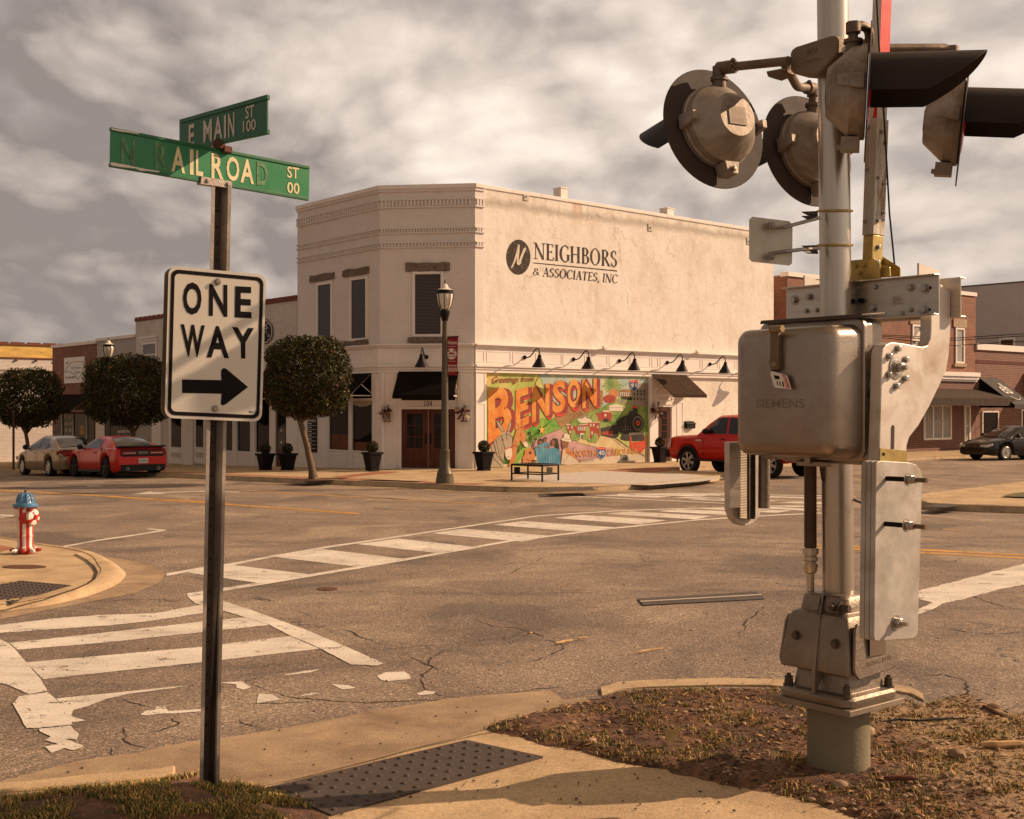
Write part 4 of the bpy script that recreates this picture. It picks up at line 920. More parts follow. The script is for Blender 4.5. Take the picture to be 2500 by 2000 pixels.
# ---------------------------------------------------------------- the corner building
def corner_building():
    b = thing('corner_building', 'two-storey white painted brick corner building with a mural on its side', 'building', C0)
    H = RF.tz(1158, 450)[1]; TR = 15.7; TL = 5.5
    tc = RF.tz(*c8(862, 300))[0]            # brick return on the side wall
    zc = RF.tz(1158, 842)[1]                # underside of the upper storey / top of storefront cornice
    # walls (one shell: left, chamfer, brick return), stucco side, rear
    A = LF.pt(TL, 0, 0); B = C1; C = C0; D = RF.pt(TR, 0, 0); Ee = D + LD * 8; G_ = A + RD * 12
    mb = MB()
    def wall(p, q, z0, z1): mb.poly([V((p.x, p.y, z0)), V((q.x, q.y, z0)), V((q.x, q.y, z1)), V((p.x, p.y, z1))])
    wall(G_, A, -2, H); wall(A, B, -2, H)
    mb.build('brick_wall', WBRICK, b, uv=LF, smooth=0, recalc=False)
    mb = MB(); wall(B, C, -2, H); mb.build('brick_wall', WBRICK, b, uv=CF, smooth=0, recalc=False)
    mb = MB(); mb.fbox(RF, .003, tc, -.3, .03, zc, H - .002); mb.build('brick_return', WBRICK, b, uv=RF, smooth=0)
    mb = MB()
    n = 60; hs = lambda t: H - .19 * max(0, t - tc) / TR
    for i in range(n):
        a = TR * i / n; c = TR * (i + 1) / n; mb.poly([RF.pt(a, 0, -2), RF.pt(c, 0, -2), RF.pt(c, 0, hs(c)), RF.pt(a, 0, hs(a))])
    mb.poly([RF.pt(TR, 0, -2), RF.pt(TR, -8, -2), RF.pt(TR, -8, hs(TR)), RF.pt(TR, 0, hs(TR))])
    mb.build('stucco_wall', STUCCO, b, uv=RF, smooth=0, recalc=False)
    MB().poly([V((p.x, p.y, H - .35)) for p in (A, B, C, D, Ee, G_)]).build('roof', TRIMD, b, smooth=0)
    # parapet cap and mouldings
    def course(z0, z1, d, name='cornice', fr3=True, ret=True):
        mb = MB()
        for fr, t0, t1 in ((LF, -d * .35, TL + .02), (CF, -d * .35, 3.24 + d * .4)): mb.fbox(fr, t0, t1, -.05, d, z0, z1)
        if ret: mb.fbox(RF, -d * .2, tc + .02, -.05, d + .028, z0, z1)
        return mb
    mb = course(H - .11, H + .03, .085)
    for i in range(12):
        a = tc + (TR - tc) * i / 12; c = tc + (TR - tc) * (i + 1) / 12; mb.hexa([RF.pt(a, -.3, hs(a) - .10), RF.pt(c, -.3, hs(c) - .10), RF.pt(c, .035, hs(c) - .10), RF.pt(a, .035, hs(a) - .10), RF.pt(a, -.3, hs(a) + .03), RF.pt(c, -.3, hs(c) + .03), RF.pt(c, .035, hs(c) + .03), RF.pt(a, .035, hs(a) + .03)])
    mb.build('parapet_cap', TRIM, b, bevel=.012)
    zz = lambda y: CF.tz(*c8(600, y))[1]
    mb = course(zz(86), zz(62), .045)
    for y0, y1 in ((124, 119), (157, 151), (250, 244), (270, 264), (312, 307), (332, 327)):
        m2 = course(zz(y0), zz(y1), .055); o = len(mb.v); mb.v += m2.v; mb.f += [[i + o for i in f] for f in m2.f]; mb.m += m2.m
    mb.build('brick_course', WBRICK, b, uv=CF, smooth=0)
    mb = MB()
    for y0, y1, pitch in ((150, 125, .125), (263, 251, .10), (326, 313, .115)):
        z0, z1 = zz(y0), zz(y1)
        for fr, ta, tb, ex in ((LF, .05, TL, 0), (CF, .06, 3.2, 0), (RF, .06, tc, .03)):
            k = 0
            t = ta
            while t < tb - .06: mb.fbox(fr, t, t + pitch * .56, .002, .05 + ex, z0, z1); t += pitch
    mb.build('dentil_band', WBRICK, b, uv=CF, smooth=0)
    # upper windows
    upper_window(b, CF, CF.rect(c6(1170, 90), c6(1357, 523)), CF.rect(c6(1101, 8), c6(1424, 66)), CF.rect(c6(1120, 547), c6(1405, 585)), 1)
    def two(fr, l, r, tp, bt):  # rect from left and right edge points with mean heights
        t0, z0 = fr.tz(*l); t1, _ = fr.tz(*r); return min(t0, t1), max(t0, t1), fr.tz(*bt)[1], fr.tz(*tp)[1]
    w2 = two(LF, c6(711, 300), c6(817, 300), c6(764, 128), c6(764, 553)); l2 = two(LF, c6(650, 85), c6(836, 55), c6(743, 48), c6(743, 98)); s2 = two(LF, c6(666, 590), c6(831, 580), c6(748, 570), c6(748, 607))
    upper_window(b, LF, w2, l2, s2, 3)
    w1 = two(LF, c6(468, 300), c6(563, 300), c6(515, 172), c6(515, 560)); w1 = (w1[0], w1[1], w2[2], w2[3]); l1 = two(LF, c6(413, 120), c6(588, 100), c6(500, 98), c6(500, 135)); l1 = (l1[0], l1[1], l2[2], l2[3])
    upper_window(b, LF, w1, l1, (l1[0] + .05, l1[1] - .05, s2[2], s2[3]), 5)
    # storefront cornice, frieze, lower moulding around all three faces
    zf1 = zc; zf0 = CF.tz(*c6(1200, 745))[1]; zm0 = CF.tz(*c6(1200, 778))[1]; ztop = CF.tz(*c6(1200, 596))[1]
    PR = .10
    mb = MB()
    for fr, t1 in ((LF, TL + .1), (CF, 3.24), (RF, TR - .02)):
        mb.fbox(fr, -PR * .3, t1, -.05, PR, zf0, ztop - .14); mb.fbox(fr, -.07, t1, -.05, PR + .14, ztop - .05, ztop); mb.fbox(fr, -.05, t1, -.05, PR + .09, ztop - .10, ztop - .052); mb.fbox(fr, -.04, t1, -.05, PR + .04, ztop - .14, ztop - .102)
        mb.fbox(fr, -.05, t1, -.05, PR + .09, zf0 - .08, zf0 - .002); mb.fbox(fr, -.04, t1, -.05, PR + .04, zf0 - .17, zf0 - .082); mb.fbox(fr, -.03, t1, -.05, PR + .01, zm0 - .12, zf0 - .172)
    cor = mb.build('storefront_cornice', TRIM, b, bevel=.008)
    mb = MB(); F2 = {id(f): Sub(f, PR) for f in (LF, CF, RF)}
    za, zb = zf0 + .07, ztop - .22
    for x0, x1 in ((62, 128), (143, 322), (336, 508), (522, 694), (702, 864), (876, 1028), (1040, 1190), (1196, 1340), (1352, 1398), (1412, 1580), (1590, 1708), (1720, 1835), (1845, 1962)):
        t0 = RF.tz(*c7(x0, 160), PR)[0]; t1 = RF.tz(*c7(x1, 160), PR)[0]; panel(mb, F2[id(RF)], t0, t1, za, zb)
    t = RF.tz(*c7(1962, 160), PR)[0]
    while t < TR - 1.2: panel(mb, F2[id(RF)], t + .1, t + 1.1, za, zb); t += 1.2
    for x0, x1 in ((938, 1020), (1056, 1365), (1385, 1475), (1492, 1580)): panel(mb, F2[id(CF)], CF.tz(*c6(x0, 680), PR)[0], CF.tz(*c6(x1, 680), PR)[0], za, zb)
    for t0, t1 in ((.15, .75), (.95, 2.75), (2.95, 4.6), (4.75, 5.4)): panel(mb, F2[id(LF)], t0, t1, za, zb)
    mb.build('frieze_moulding', TRIM, cor, smooth=0)
    for x, y in ((420, 158), (778, 172), (1113, 184), (1463, 196), (1775, 208)): t, z = RF.tz(*c7(x, y), PR); goose_lamp(b, Sub(RF, PR), t, z)
    t6 = RF.tz(*c7(1775, 208), PR)[0]; dt = t6 - RF.tz(*c7(1463, 196), PR)[0]
    for k in (1,): goose_lamp(b, Sub(RF, PR), t6 + dt * k, RF.tz(*c7(1463, 196), PR)[1])
    t, z = CF.tz(*c6(1252, 690), PR); goose_lamp(b, Sub(CF, PR), t, z)
    # storefront pilasters and panels ------------------------------------------------ chamfer
    zb0 = -.3; zt = zm0 - .12
    def xt(fr, f, x, y, d=.0): return fr.tz(*f(x, y), d)[0]
    mb = MB()
    pl0, pl1 = .02, xt(CF, c6, 1035, 1200, .1); pr0, pr1 = xt(CF, c6, 1480, 1200, .1), 3.22
    for a, c in ((pl0, pl1), (pr0, pr1)): mb.fbox(CF, a, c, -.05, .08, zb0, zt); mb.fbox(CF, a - .0, c, -.05, .11, zb0, .32)
    S8 = Sub(CF, .08)
    zz6 = lambda y: CF.tz(*c6(1200, y), .08)[1]
    for a, c in ((pl0 + .07, pl1 - .07), (pr0 + .07, pr1 - .07)):
        panel(mb, S8, a, c, zz6(1010), zz6(790)); panel(mb, S8, a, c, zz6(1395), zz6(1030)); panel(mb, Sub(CF, .0), a, c, .06, .3) if 0 else None
    # door surround
    dl, dr = xt(CF, c6, 1072, 1200), xt(CF, c6, 1462, 1200); zd = CF.tz(*c6(1265, 1068))[1]; zt0 = CF.tz(*c6(1265, 985))[1]
    mb.fbox(CF, pl1, dl, -.05, .03, zb0, zt); mb.fbox(CF, dr, pr0, -.05, .03, zb0, zt); mb.fbox(CF, dl, dr, -.05, .028, zd, zd + .30); mb.fbox(CF, dl, dr, -.05, .028, zd + .62, zt); mb.fbox(CF, dl - .05, dr + .05, -.05, .06, zd + .05, zd + .09)
    mb.build('storefront_panelling', TRIM, b, bevel=.006)
    MB().fbox(CF, dl, dr, -.05, .006, zd + .30, zd + .62).build('transom_window', GLASS, b, smooth=0)
    mb = MB(); bl = CF.pt(xt(CF, c6, 1240, 1033), .034, zd + .085); sz = .30; wid = xt(CF, c6, 1294, 1033) - xt(CF, c6, 1240, 1033)
    letters(mb, '104', bl, bl + CF.u * wid, bl + CF.u * wid + V((0, 0, .20)), bl + V((0, 0, .20)), .0); mb.build('house_number', IRONB, b, smooth=0)
    mid = (dl + dr) / 2
    for a, c, hx in ((dl, mid - .01, 1), (mid + .01, dr, -1)):
        mb = MB(); wd = c - a; g0, g1 = a + wd * .20, c - wd * .20; zg0_, zg1 = .13 + (zd - .13) * .34, .13 + (zd - .13) * .92
        mb.fbox(CF, a, g0, -.06, .026, .14, zd); mb.fbox(CF, g1, c, -.06, .026, .14, zd); mb.fbox(CF, g0, g1, -.06, .024, zg1, zd); mb.fbox(CF, g0, g1, -.06, .024, .14, zg0_)
        panel(mb, Sub(CF, .024), g0 + .02, g1 - .02, .3, zg0_ - .12, .012, .04)
        d_o = mb.build('door', WOODD, b, bevel=.006)
        MB().fbox(CF, g0, g1, -.06, .006, zg0_, zg1).build('pane', GLASS, d_o, smooth=0)
        mb = MB(); m_ = (g0 + g1) / 2; mb.fbox(CF, m_ - .012, m_ + .012, -.02, .020, zg0_, zg1)
        for k in (.33, .66): mb.fbox(CF, g0, m_ - .012, -.02, .018, zg0_ + (zg1 - zg0_) * k - .012, zg0_ + (zg1 - zg0_) * k + .012); mb.fbox(CF, m_ + .012, g1, -.02, .018, zg0_ + (zg1 - zg0_) * k - .012, zg0_ + (zg1 - zg0_) * k + .012)
        mb.build('glazing_bar', WOODD, d_o, smooth=0)
        hxp = c - .07 if hx == 1 else a + .07
        mb = MB(); mb.fbox(CF, hxp - .03, hxp + .03, .02, .04, .95, 1.3); mb.tube([CF.pt(hxp, .03, 1.0), CF.pt(hxp, .08, 1.03), CF.pt(hxp, .08, 1.2), CF.pt(hxp, .03, 1.23)], .014, 6); mb.build('handle', IRONB, d_o)
    ax0, ax1 = xt(CF, c6, 1030, 850, .5), xt(CF, c6, 1470, 850, .5)
    awning(b, CF, ax0, ax1, CF.tz(*c6(1250, 780), .1)[1], CF.tz(*c6(1250, 965), 1.0)[1], 1.0, .12, BLACK)
    for x in (975, 1530): lantern(b, CF, *CF.tz(*c6(x, 1100), .1), x)
    # ------------------------------------------------ left face
    mb = MB(); S1 = LF
    zs = lambda x, y: LF.tz(*c6(x, y), .05)[1]
    T6 = lambda x: LF.tz(*c6(x, 1250), .05)[0]
    posts = ((930, 862), (712, 686), (545, 525), (470, 455), (395, 385))
    for x0, x1 in posts: mb.fbox(LF, T6(x0), T6(x1), -.05, .06, -1, zt)
    mb.fbox(LF, .05, T6(862), -.05, .085, -1, zt - .02)
    panel(mb, Sub(LF, .085), .12, T6(870), zz6(1010), zz6(790)); panel(mb, Sub(LF, .085), .12, T6(870), zz6(1395), zz6(1030))
    for x0, x1 in ((862, 712), (686, 545)):
        a, c = T6(x0), T6(x1); mb.fbox(LF, a, c, -.05, .04, -1, .62); panel(mb, Sub(LF, .04), a + .06, c - .06, .12, .52); mb.fbox(LF, a, c, -.05, .065, .62, .68); mb.fbox(LF, a, c, -.05, .05, zs(780, 1000) - .03, zs(780, 1000) + .05)
    a, c = T6(525), TL; mb.fbox(LF, a, c, -.05, .05, -1, zt - .03); panel(mb, Sub(LF, .05), T6(380), TL - .08, .1, .9)
    mb.build('storefront_panelling', TRIM, b, bevel=.006)
    for x0, x1 in ((862, 712), (686, 545)):
        a, c = T6(x0), T6(x1); mb = MB().fbox(LF, a, c, -.05, .006, .62, zt); mb.build('shop_window', DGLASS, b, smooth=0)
    for x0, x1 in ((858, 540),):
        awning(b, LF, T6(x0), T6(x1), zs(800, 795), zs(800, 965), .95, .12, BLACK)
    REFL = mat('painted_reflection', (.13, .036, .012), .5, var=.3, scale=3)  # orange reflection in the panes, painted as flat cards on the glass
    for x0, x1, y in ((855, 722, 1310), (680, 556, 1252)): MB().fbox(LF, T6(x0), T6(x1), .0, .009, .70, zs(x0, y)).build('painted_reflection', REFL, b, smooth=0)
    mb = MB(); q = [(716, 1004), (852, 996), (852, 1030), (820, 1046), (780, 1052), (740, 1044), (716, 1030)]; mb.poly([LF.hit(*c6(*p), .010) for p in q]); mb.build('valance', mat('cream_valance', (.42, .34, .25), .8, var=.2, scale=6, stretch=(1, 1, 9)), b, smooth=0)
    # tenant directory board
    a, c = T6(462), T6(395); z0, z1 = zs(430, 1380), zs(430, 1128); db = MB().fbox(LF, a, c, .05, .09, z0, z1).build('directory_board', IRONB, b, smooth=0)
    mb = MB()
    for i in range(7):
        zk = z0 + (z1 - z0) * (.10 + .11 * i); mb.fbox(LF, a + .04, c - .04, .09, .094, zk, zk + .012)
        mb.fbox(LF, c - .30, c - .06, .09, .094, zk + .06, zk + .085)
    letters(mb, 'NEIGHBORS', *[LF.pt(t_, .094, z_) for t_, z_ in ((c - .03, z1 - .17), (a + .03, z1 - .17), (a + .03, z1 - .07), (c - .03, z1 - .07))]); mb.build('board_print', TRIM, db, smooth=0)
    # ------------------------------------------------ right face lower storey
    mb = MB(); zr = lambda x, y: RF.tz(*c7(x, y), .06)[1]; tr_ = lambda x, y=600: RF.tz(*c7(x, y), .06)[0]
    ztp = zm0 - .12
    mb.fbox(RF, .02, tr_(140), -.05, .08, -.3, ztp); S8 = Sub(RF, .08)
    panel(mb, S8, tr_(62), tr_(130), zr(90, 475), zr(90, 258)); panel(mb, S8, tr_(62), tr_(130), zr(90, 880), zr(90, 492))
    mb.fbox(RF, tr_(1331), tr_(1347), -.05, .10, -.3, ztp)
    mb.fbox(RF, tr_(1347), tr_(1400), -.05, .05, -.3, ztp); mb.fbox(RF, tr_(1498), tr_(1585), -.05, .05, -.3, ztp); mb.fbox(RF, tr_(1400), tr_(1498), -.05, .045, zr(1450, 520), ztp)
    mb.fbox(RF, tr_(1400), tr_(1498), -.05, .075, zr(1450, 505), zr(1450, 492)); S5 = Sub(RF, .05)
    panel(mb, S5, tr_(1535), tr_(1580), zr(1550, 880), zr(1550, 485)); panel(mb, S5, tr_(1400), tr_(1500), zr(1450, 470), zr(1450, 380))
    mb.build('storefront_panelling', TRIM, b, bevel=.006)
    a, c = tr_(1408), tr_(1492); z1 = zr(1450, 522); dr_ = MB().fbox(RF, a, c, -.05, .012, .14, z1).build('door', WOODD, b, smooth=0)
    MB().fbox(RF, a + .18, c - .18, .01, .018, 1.0, z1 - .15).build('pane', GLASS, dr_, smooth=0)
    mb = MB()
    for k in range(1, 4): mb.fbox(RF, a + .18, c - .18, .018, .026, 1.0 + (z1 - 1.15) * k / 4 - .015, 1.0 + (z1 - 1.15) * k / 4 + .015)
    mb.build('glazing_bar', WOODD, dr_, smooth=0)
    a0, a1 = tr_(1347, 300), tr_(1598, 300); awning(b, RF, a0, a1, zr(1450, 276), RF.tz(*c7(1600, 430), 1.15)[1], 1.15, .11, BROWNC)
    t, z = RF.tz(*c7(1385, 555), .2); mb = MB(); rnd = random.Random(2)
    for i in range(40):
        an = rnd.uniform(0, 6.28); r = rnd.uniform(.1, .42); c_ = RF.pt(t, .16, z); e = c_ + RF.u * math.cos(an) * r + V((0, 0, math.sin(an) * r)) + RF.n * rnd.uniform(0, .15); s_ = V((rnd.uniform(-1, 1), rnd.uniform(-1, 1), rnd.uniform(-1, 1))) * .05
        mb.add([c_ - s_ * .4, c_ + s_ * .4, e + s_, e - s_], [(0, 1, 2, 3)], i % 2)
    mb.build('bow', [mat('burgundy_ribbon', (.12, .02, .02)), mat('cream_ribbon', (.42, .33, .24))], b, smooth=0)
    t0, t1, z0, z1 = RF.rect(c7(1606, 624), c7(1668, 678), .12); mb = MB(); mb.fbox(RF, t0, t1, .0, .14, z0, z1 - .08); mb.prism([RF.pt(t0 - .02, 0, z1), RF.pt(t0 - .02, .17, z1 - .1), RF.pt(t0 - .02, .17, z1 - .13), RF.pt(t0 - .02, 0, z1 - .09)], RF.u * (t1 - t0 + .04)); mb.build('letterbox', IRONB, b, bevel=.006)
    for x, y in ((985, 80), (1665, 110)):
        t, z = RF.tz(*c7(x, y), .1); mb = MB(); mb.fbox(RF, t - .12, t + .08, .24, .34, ztop, ztop + .1); mb.fbox(RF, t, t + .7, .1, .22, ztop + .002, ztop + .05); mb.build('flood_light', TRIM, b, bevel=.01)
    # roof stub posts and wall plates
    for x, y0, y1 in ((1220, 73, 112), (1687, 162, 190)):
        t, z = RF.tz(*c8(x, y0), -.3); t2, z2 = RF.tz(*c8(x + 17, y0), -.3); w_ = t2 - t; mb = MB(); mb.fbox(RF, t - w_, t + w_ * .7, -.7, -.3, H - .5, z); mb.fbox(RF, t - w_ - .02, t + w_ * .7 + .02, -.72, -.28, z, z + .04); mb.build('chimney', TRIM, b)
    for x, y in ((1050, 108), (1594, 244), (2026, 304)):
        t, z = RF.tz(*c8(x, y)); mb = MB(); mb.fbox(RF, t - .12, t + .12, -.01, .03, z - .14, z + .14); mb.lathe([(.035, 0), (.03, .04), (0, .045)], RF.pt(t, .03, z), RF.n, 8); mb.build('wall_plate', TRIMD, b, bevel=.006)
    # ---------------- painted company lettering
    LET = mat('faded_black_paint', (.055, .042, .034), .85, var=.45, scale=14, dirt=(.22, .18, .14), dscale=8, dth=(.55, .75))
    W = lambda x, y, d=.006: RF.hit(*c8(x, y), d)
    mb = MB(); n = [W(*p) for p in ell(1016.5, 374, 53, 77, 44)]; mb.poly(n)
    mb.poly([W(x, y, .006) for x, y in ((1083, 397), (1450, 432), (1450, 437), (1083, 401))])
    serif(mb, 'NEIGHBORS', [W(1086, 381), W(1450, 418), W(1450, 347), W(1086, 309)], .17, .05, .0, .06)
    serif(mb, '&', [W(1079, 451), W(1112, 455), W(1112, 423), W(1079, 419)], .14, .05, .1)
    serif(mb, 'ASSOCIATES, INC', [W(1122, 458), W(1450, 489), W(1450, 451), W(1122, 418)], .17, .055, .12, .06)
    mb.build('painted_lettering', LET, b, smooth=0, recalc=False)
    mb = MB(); mb.poly([W(x, y, .012) for x, y in ((984, 420), (988, 424), (1002, 396), (1019, 346), (1022, 322), (1015, 318), (1008, 350), (996, 392))])
    mb.poly([W(x, y, .013) for x, y in ((1015, 318), (1022, 320), (1021, 352), (1017, 384), (1018, 398), (1026, 392), (1030, 398), (1020, 410), (1010, 404), (1009, 380))]); mb.poly([W(x, y, .014) for x, y in ((1018, 392), (1026, 398), (1040, 360), (1051, 338), (1048, 330), (1040, 336), (1028, 364))])
    mb.build('painted_monogram', mat('pale_paint', (.60, .53, .43), .85, var=.1), b, smooth=0, recalc=False)
    return b
bldg = corner_building()
# ================================================================ MURAL (painted on the side wall)
def mural():
    W = lambda x, y, d=.01: RF.hit(*cMu(x, y), d)
    def pm(name, a, b_=None, sc_=2.2):
        b_ = b_ or tuple(min(1, q * 1.25 + .02) for q in a); m = bpy.data.materials.new(name); m.use_nodes = True
        t = NT(m.node_tree); bs = t.n['Principled BSDF']; bs.inputs['Roughness'].default_value = .85
        v = t.new('ShaderNodeTexCoord').outputs['Object']
        dk = lambda q: tuple(x ** 1.22 for x in q); c = t.ramp(t.noise(v, sc_, 8, .7, .4), [(.38, dk(a)), (.62, dk(b_))]); t.set(bs.inputs['Base Color'], c); return m
    pal = {'yellow': ((.62, .43, .09), (.66, .56, .26)), 'sky': ((.34, .47, .43), (.58, .56, .42)), 'green': ((.10, .33, .05), (.33, .47, .10)), 'lime': ((.38, .46, .11), (.58, .56, .22)), 'brown': ((.27, .155, .06), (.40, .26, .12)), 'purple': ((.42, .25, .27), (.56, .37, .35)), 'tan': ((.56, .43, .22), (.66, .56, .34)), 'foliage': ((.12, .26, .05), (.36, .42, .14)), 'orange': ((.64, .22, .03), (.72, .40, .12)), 'maroon': ((.30, .05, .04), (.38, .10, .08)), 'red': ((.58, .05, .025), (.64, .10, .05)), 'brickred': ((.36, .06, .035), (.42, .10, .06)), 'dark': ((.03, .026, .02), (.07, .06, .045)), 'grey': ((.26, .22, .17), (.36, .31, .24)), 'mule': ((.38, .31, .22), (.52, .45, .33)), 'horse': ((.50, .20, .06), (.58, .30, .12)), 'white': ((.64, .57, .46), (.70, .63, .52)), 'blue': ((.06, .24, .36), (.16, .36, .44)), 'navy': ((.04, .11, .27), (.06, .15, .32)), 'skin': ((.25, .12, .06), (.32, .17, .09)), 'star': ((.70, .45, .08), (.72, .52, .16)), 'ntext': ((.58, .27, .06), (.62, .36, .13)), 'plain': ((.56, .48, .36), (.62, .54, .42))}
    names = list(pal); mats = [pm('mural_' + k, *pal[k]) for k in names]; ix = {k: i for i, k in enumerate(names)}
    mb = MB(); cnt = [0]
    def D(): cnt[0] += 1; return .0105 + cnt[0] * .00012
    def p(col, pts, m_=None):
        d = D(); (m_ or mb).poly([W(x, y, d) for x, y in pts], ix[col])
    def l(pts, w_=4, col='dark'):
        d = D()
        for a, b_ in zip(pts, pts[1:]):
            dx, dy = b_[0] - a[0], b_[1] - a[1]; L = math.hypot(dx, dy) or 1; nx, ny = -dy / L * w_ / 2, dx / L * w_ / 2
            mb.poly([W(a[0] - nx, a[1] - ny, d), W(b_[0] - nx, b_[1] - ny, d), W(b_[0] + nx, b_[1] + ny, d), W(a[0] + nx, a[1] + ny, d)], ix[col])
    # grounds
    p('lime', [(35, 175), (1985, 220), (1985, 1270), (60, 1335), (35, 1335)])
    p('yellow', [(35, 175), (250, 182), (90, 330), (35, 400)])
    p('sky', [(668, 196), (1985, 222), (1985, 640), (1300, 640), (900, 640), (720, 360)])
    p('green', [(380, 880), (520, 870), (700, 740), (850, 740), (925, 860), (640, 980), (520, 1100), (400, 1300), (60, 1330), (250, 1320)])
    p('brown', [(840, 740), (960, 540), (1430, 400), (1430, 560), (1390, 620), (1120, 740), (930, 860)])
    p('foliage', [(930, 860), (1120, 745), (1390, 625), (1540, 540), (1680, 470), (1985, 420), (1985, 900), (1420, 960), (1400, 1030), (1100, 1010)])
    p('tan', [(1030, 1000), (1400, 960), (1560, 960), (1740, 1080), (1985, 1100), (1985, 1270), (1700, 1282), (1600, 1100), (1300, 1070), (1130, 1020)])
    p('purple', [(430, 1290), (560, 1060), (680, 965), (920, 868), (1020, 965), (1150, 1040), (1350, 1088), (1560, 1100), (1600, 1200), (1500, 1280)])
    p('plain', [(1480, 1200), (1985, 1180), (1985, 1270), (900, 1296), (1100, 1270)])
    p('plain', [(60, 1300), (250, 1290), (430, 1300), (60, 1335)])
    l([(668, 196), (690, 270), (720, 362)]); l([(925, 865), (1020, 965), (1150, 1040), (1350, 1088)], 5); l([(925, 865), (700, 955), (620, 1010)], 5); l([(925, 865), (850, 745)]); l([(930, 860), (1150, 735), (1390, 625), (1440, 560)]); l([(1600, 390), (1760, 310), (1980, 275)])
    # palm crown, rocks, street scene
    for a in range(0, 360, 22): r = 120 + 25 * math.sin(a * 3); p('foliage', [(1540, 350), (1540 + r * math.cos(R_(a - 9)) * .7, 350 + r * .75 * math.sin(R_(a - 9))), (1540 + r * math.cos(R_(a)), 350 + r * math.sin(R_(a)) * .95), (1540 + r * math.cos(R_(a + 9)) * .7, 350 + r * .75 * math.sin(R_(a + 9)))])
    p('horse', ell(1555, 450, 55, 62)); p('brickred', ell(1510, 510, 78, 52))
    p('grey', [(1785, 330), (1970, 320), (1985, 560), (1900, 600), (1790, 580)]); p('brown', [(1625, 400), (1785, 390), (1785, 500), (1615, 480)]); p('white', [(1640, 432), (1780, 440), (1780, 475), (1635, 468)]); p('dark', [(1650, 480), (1780, 492), (1778, 530), (1655, 510)]); p('grey', [(1600, 520), (1950, 585), (1940, 612), (1610, 550)])
    for k in range(6): p('dark', [(1650 + k * 22, 440), (1662 + k * 22, 441), (1662 + k * 22, 468), (1650 + k * 22, 467)])
    for x in (1800, 1840, 1880, 1920):
        for y in (400, 440, 500): p('dark', [(x, y), (x + 16, y), (x + 16, y + 26), (x, y + 26)])
    # houses
    p('white', [(1500, 590), (1585, 570), (1670, 592), (1665, 660), (1505, 655)]); l([(1505, 655), (1665, 660)], 3); l([(1500, 612), (1668, 614)], 3)
    for x in (1515, 1550, 1590, 1630, 1660): l([(x, 600), (x, 655)], 2.5, 'grey')
    p('foliage', ell(1580, 690, 90, 22)); p('brickred', [(1345, 680), (1430, 668), (1432, 640), (1508, 645), (1508, 670), (1540, 680), (1535, 780), (1350, 765)]); p('white', [(1432, 645), (1508, 650), (1508, 668), (1432, 664)]); p('white', [(1450, 690), (1472, 690), (1472, 720), (1450, 720)]); p('dark', [(1435, 745), (1500, 745), (1500, 785), (1435, 785)])
    p('white', [(1120, 760), (1215, 690), (1300, 765), (1290, 800), (1130, 795)]); p('grey', [(1130, 745), (1215, 690), (1225, 720), (1180, 750)]); p('grey', [(1215, 690), (1290, 760), (1230, 735)])
    p('brickred', [(990, 820), (1090, 815), (1100, 830), (1250, 812), (1255, 790), (1390, 790), (1395, 960), (1380, 1000), (1280, 985), (1270, 930), (1160, 925), (1020, 930)]); p('white', [(990, 812), (1090, 806), (1095, 818), (990, 822)]); p('white', [(1100, 822), (1252, 808), (1252, 816), (1100, 830)]); p('white', [(1255, 785), (1390, 785), (1390, 793), (1255, 793)])
    for k in range(5): p('sky', [(1128 + k * 24, 842), (1144 + k * 24, 841), (1144 + k * 24, 888), (1128 + k * 24, 889)])
    for x, y in ((1005, 835), (1050, 832), (1030, 890), (1275, 808), (1312, 808), (1292, 900), (1360, 830)): p('sky', [(x, y), (x + 18, y), (x + 18, y + 32), (x, y + 32)])
    p('white', [(1158, 920), (1200, 918), (1200, 985), (1158, 985)]); p('dark', [(1170, 938), (1188, 938), (1188, 985), (1170, 985)])
    for x, y, r, h in ((1075, 945, 30, 70), (1250, 920, 26, 90), (1215, 960, 26, 40), (1340, 980, 40, 60), (1300, 1010, 50, 22), (1120, 985, 40, 26), (1100, 800, 60, 40), (1330, 740, 40, 50), (1570, 780, 50, 40)): p('foliage', ell(x, y, r, h, 14))
    # locomotive
    p('dark', [(1410, 860), (1600, 815), (1620, 960), (1560, 985), (1410, 940)]); p('brickred', [(1415, 905), (1545, 890), (1545, 950), (1415, 935)]); p('dark', [(1590, 780), (1650, 730), (1760, 690), (1860, 690), (1900, 800), (1860, 920), (1700, 930), (1600, 900)]); p('dark', ell(1845, 800, 76, 108)); p('grey', ell(1848, 802, 58, 84)); p('dark', ell(1848, 802, 50, 74)); p('red', ell(1850, 800, 24, 30)); p('dark', ell(1850, 800, 9, 12)); p('dark', [(1780, 690), (1790, 620), (1840, 620), (1850, 690)]); p('red', [(1782, 622), (1790, 592), (1835, 590), (1842, 622)]); p('dark', [(1735, 700), (1745, 655), (1790, 655), (1795, 700)]); p('dark', [(1660, 930), (1740, 925), (1780, 1010), (1700, 1010), (1640, 990)]); p('grey', [(1740, 912), (1920, 905), (1925, 930), (1745, 938)]); p('dark', [(1760, 940), (1925, 935), (1925, 1010), (1765, 1015)])
    p('red', [(1755, 960), (1772, 960), (1772, 1030), (1935, 1010), (1935, 950), (1950, 950), (1945, 1090), (1890, 1150), (1790, 1130), (1755, 1090)])
    for k in range(9): l([(1778 + k * 17, 1040), (1790 + k * 12, 1120)], 4, 'horse')
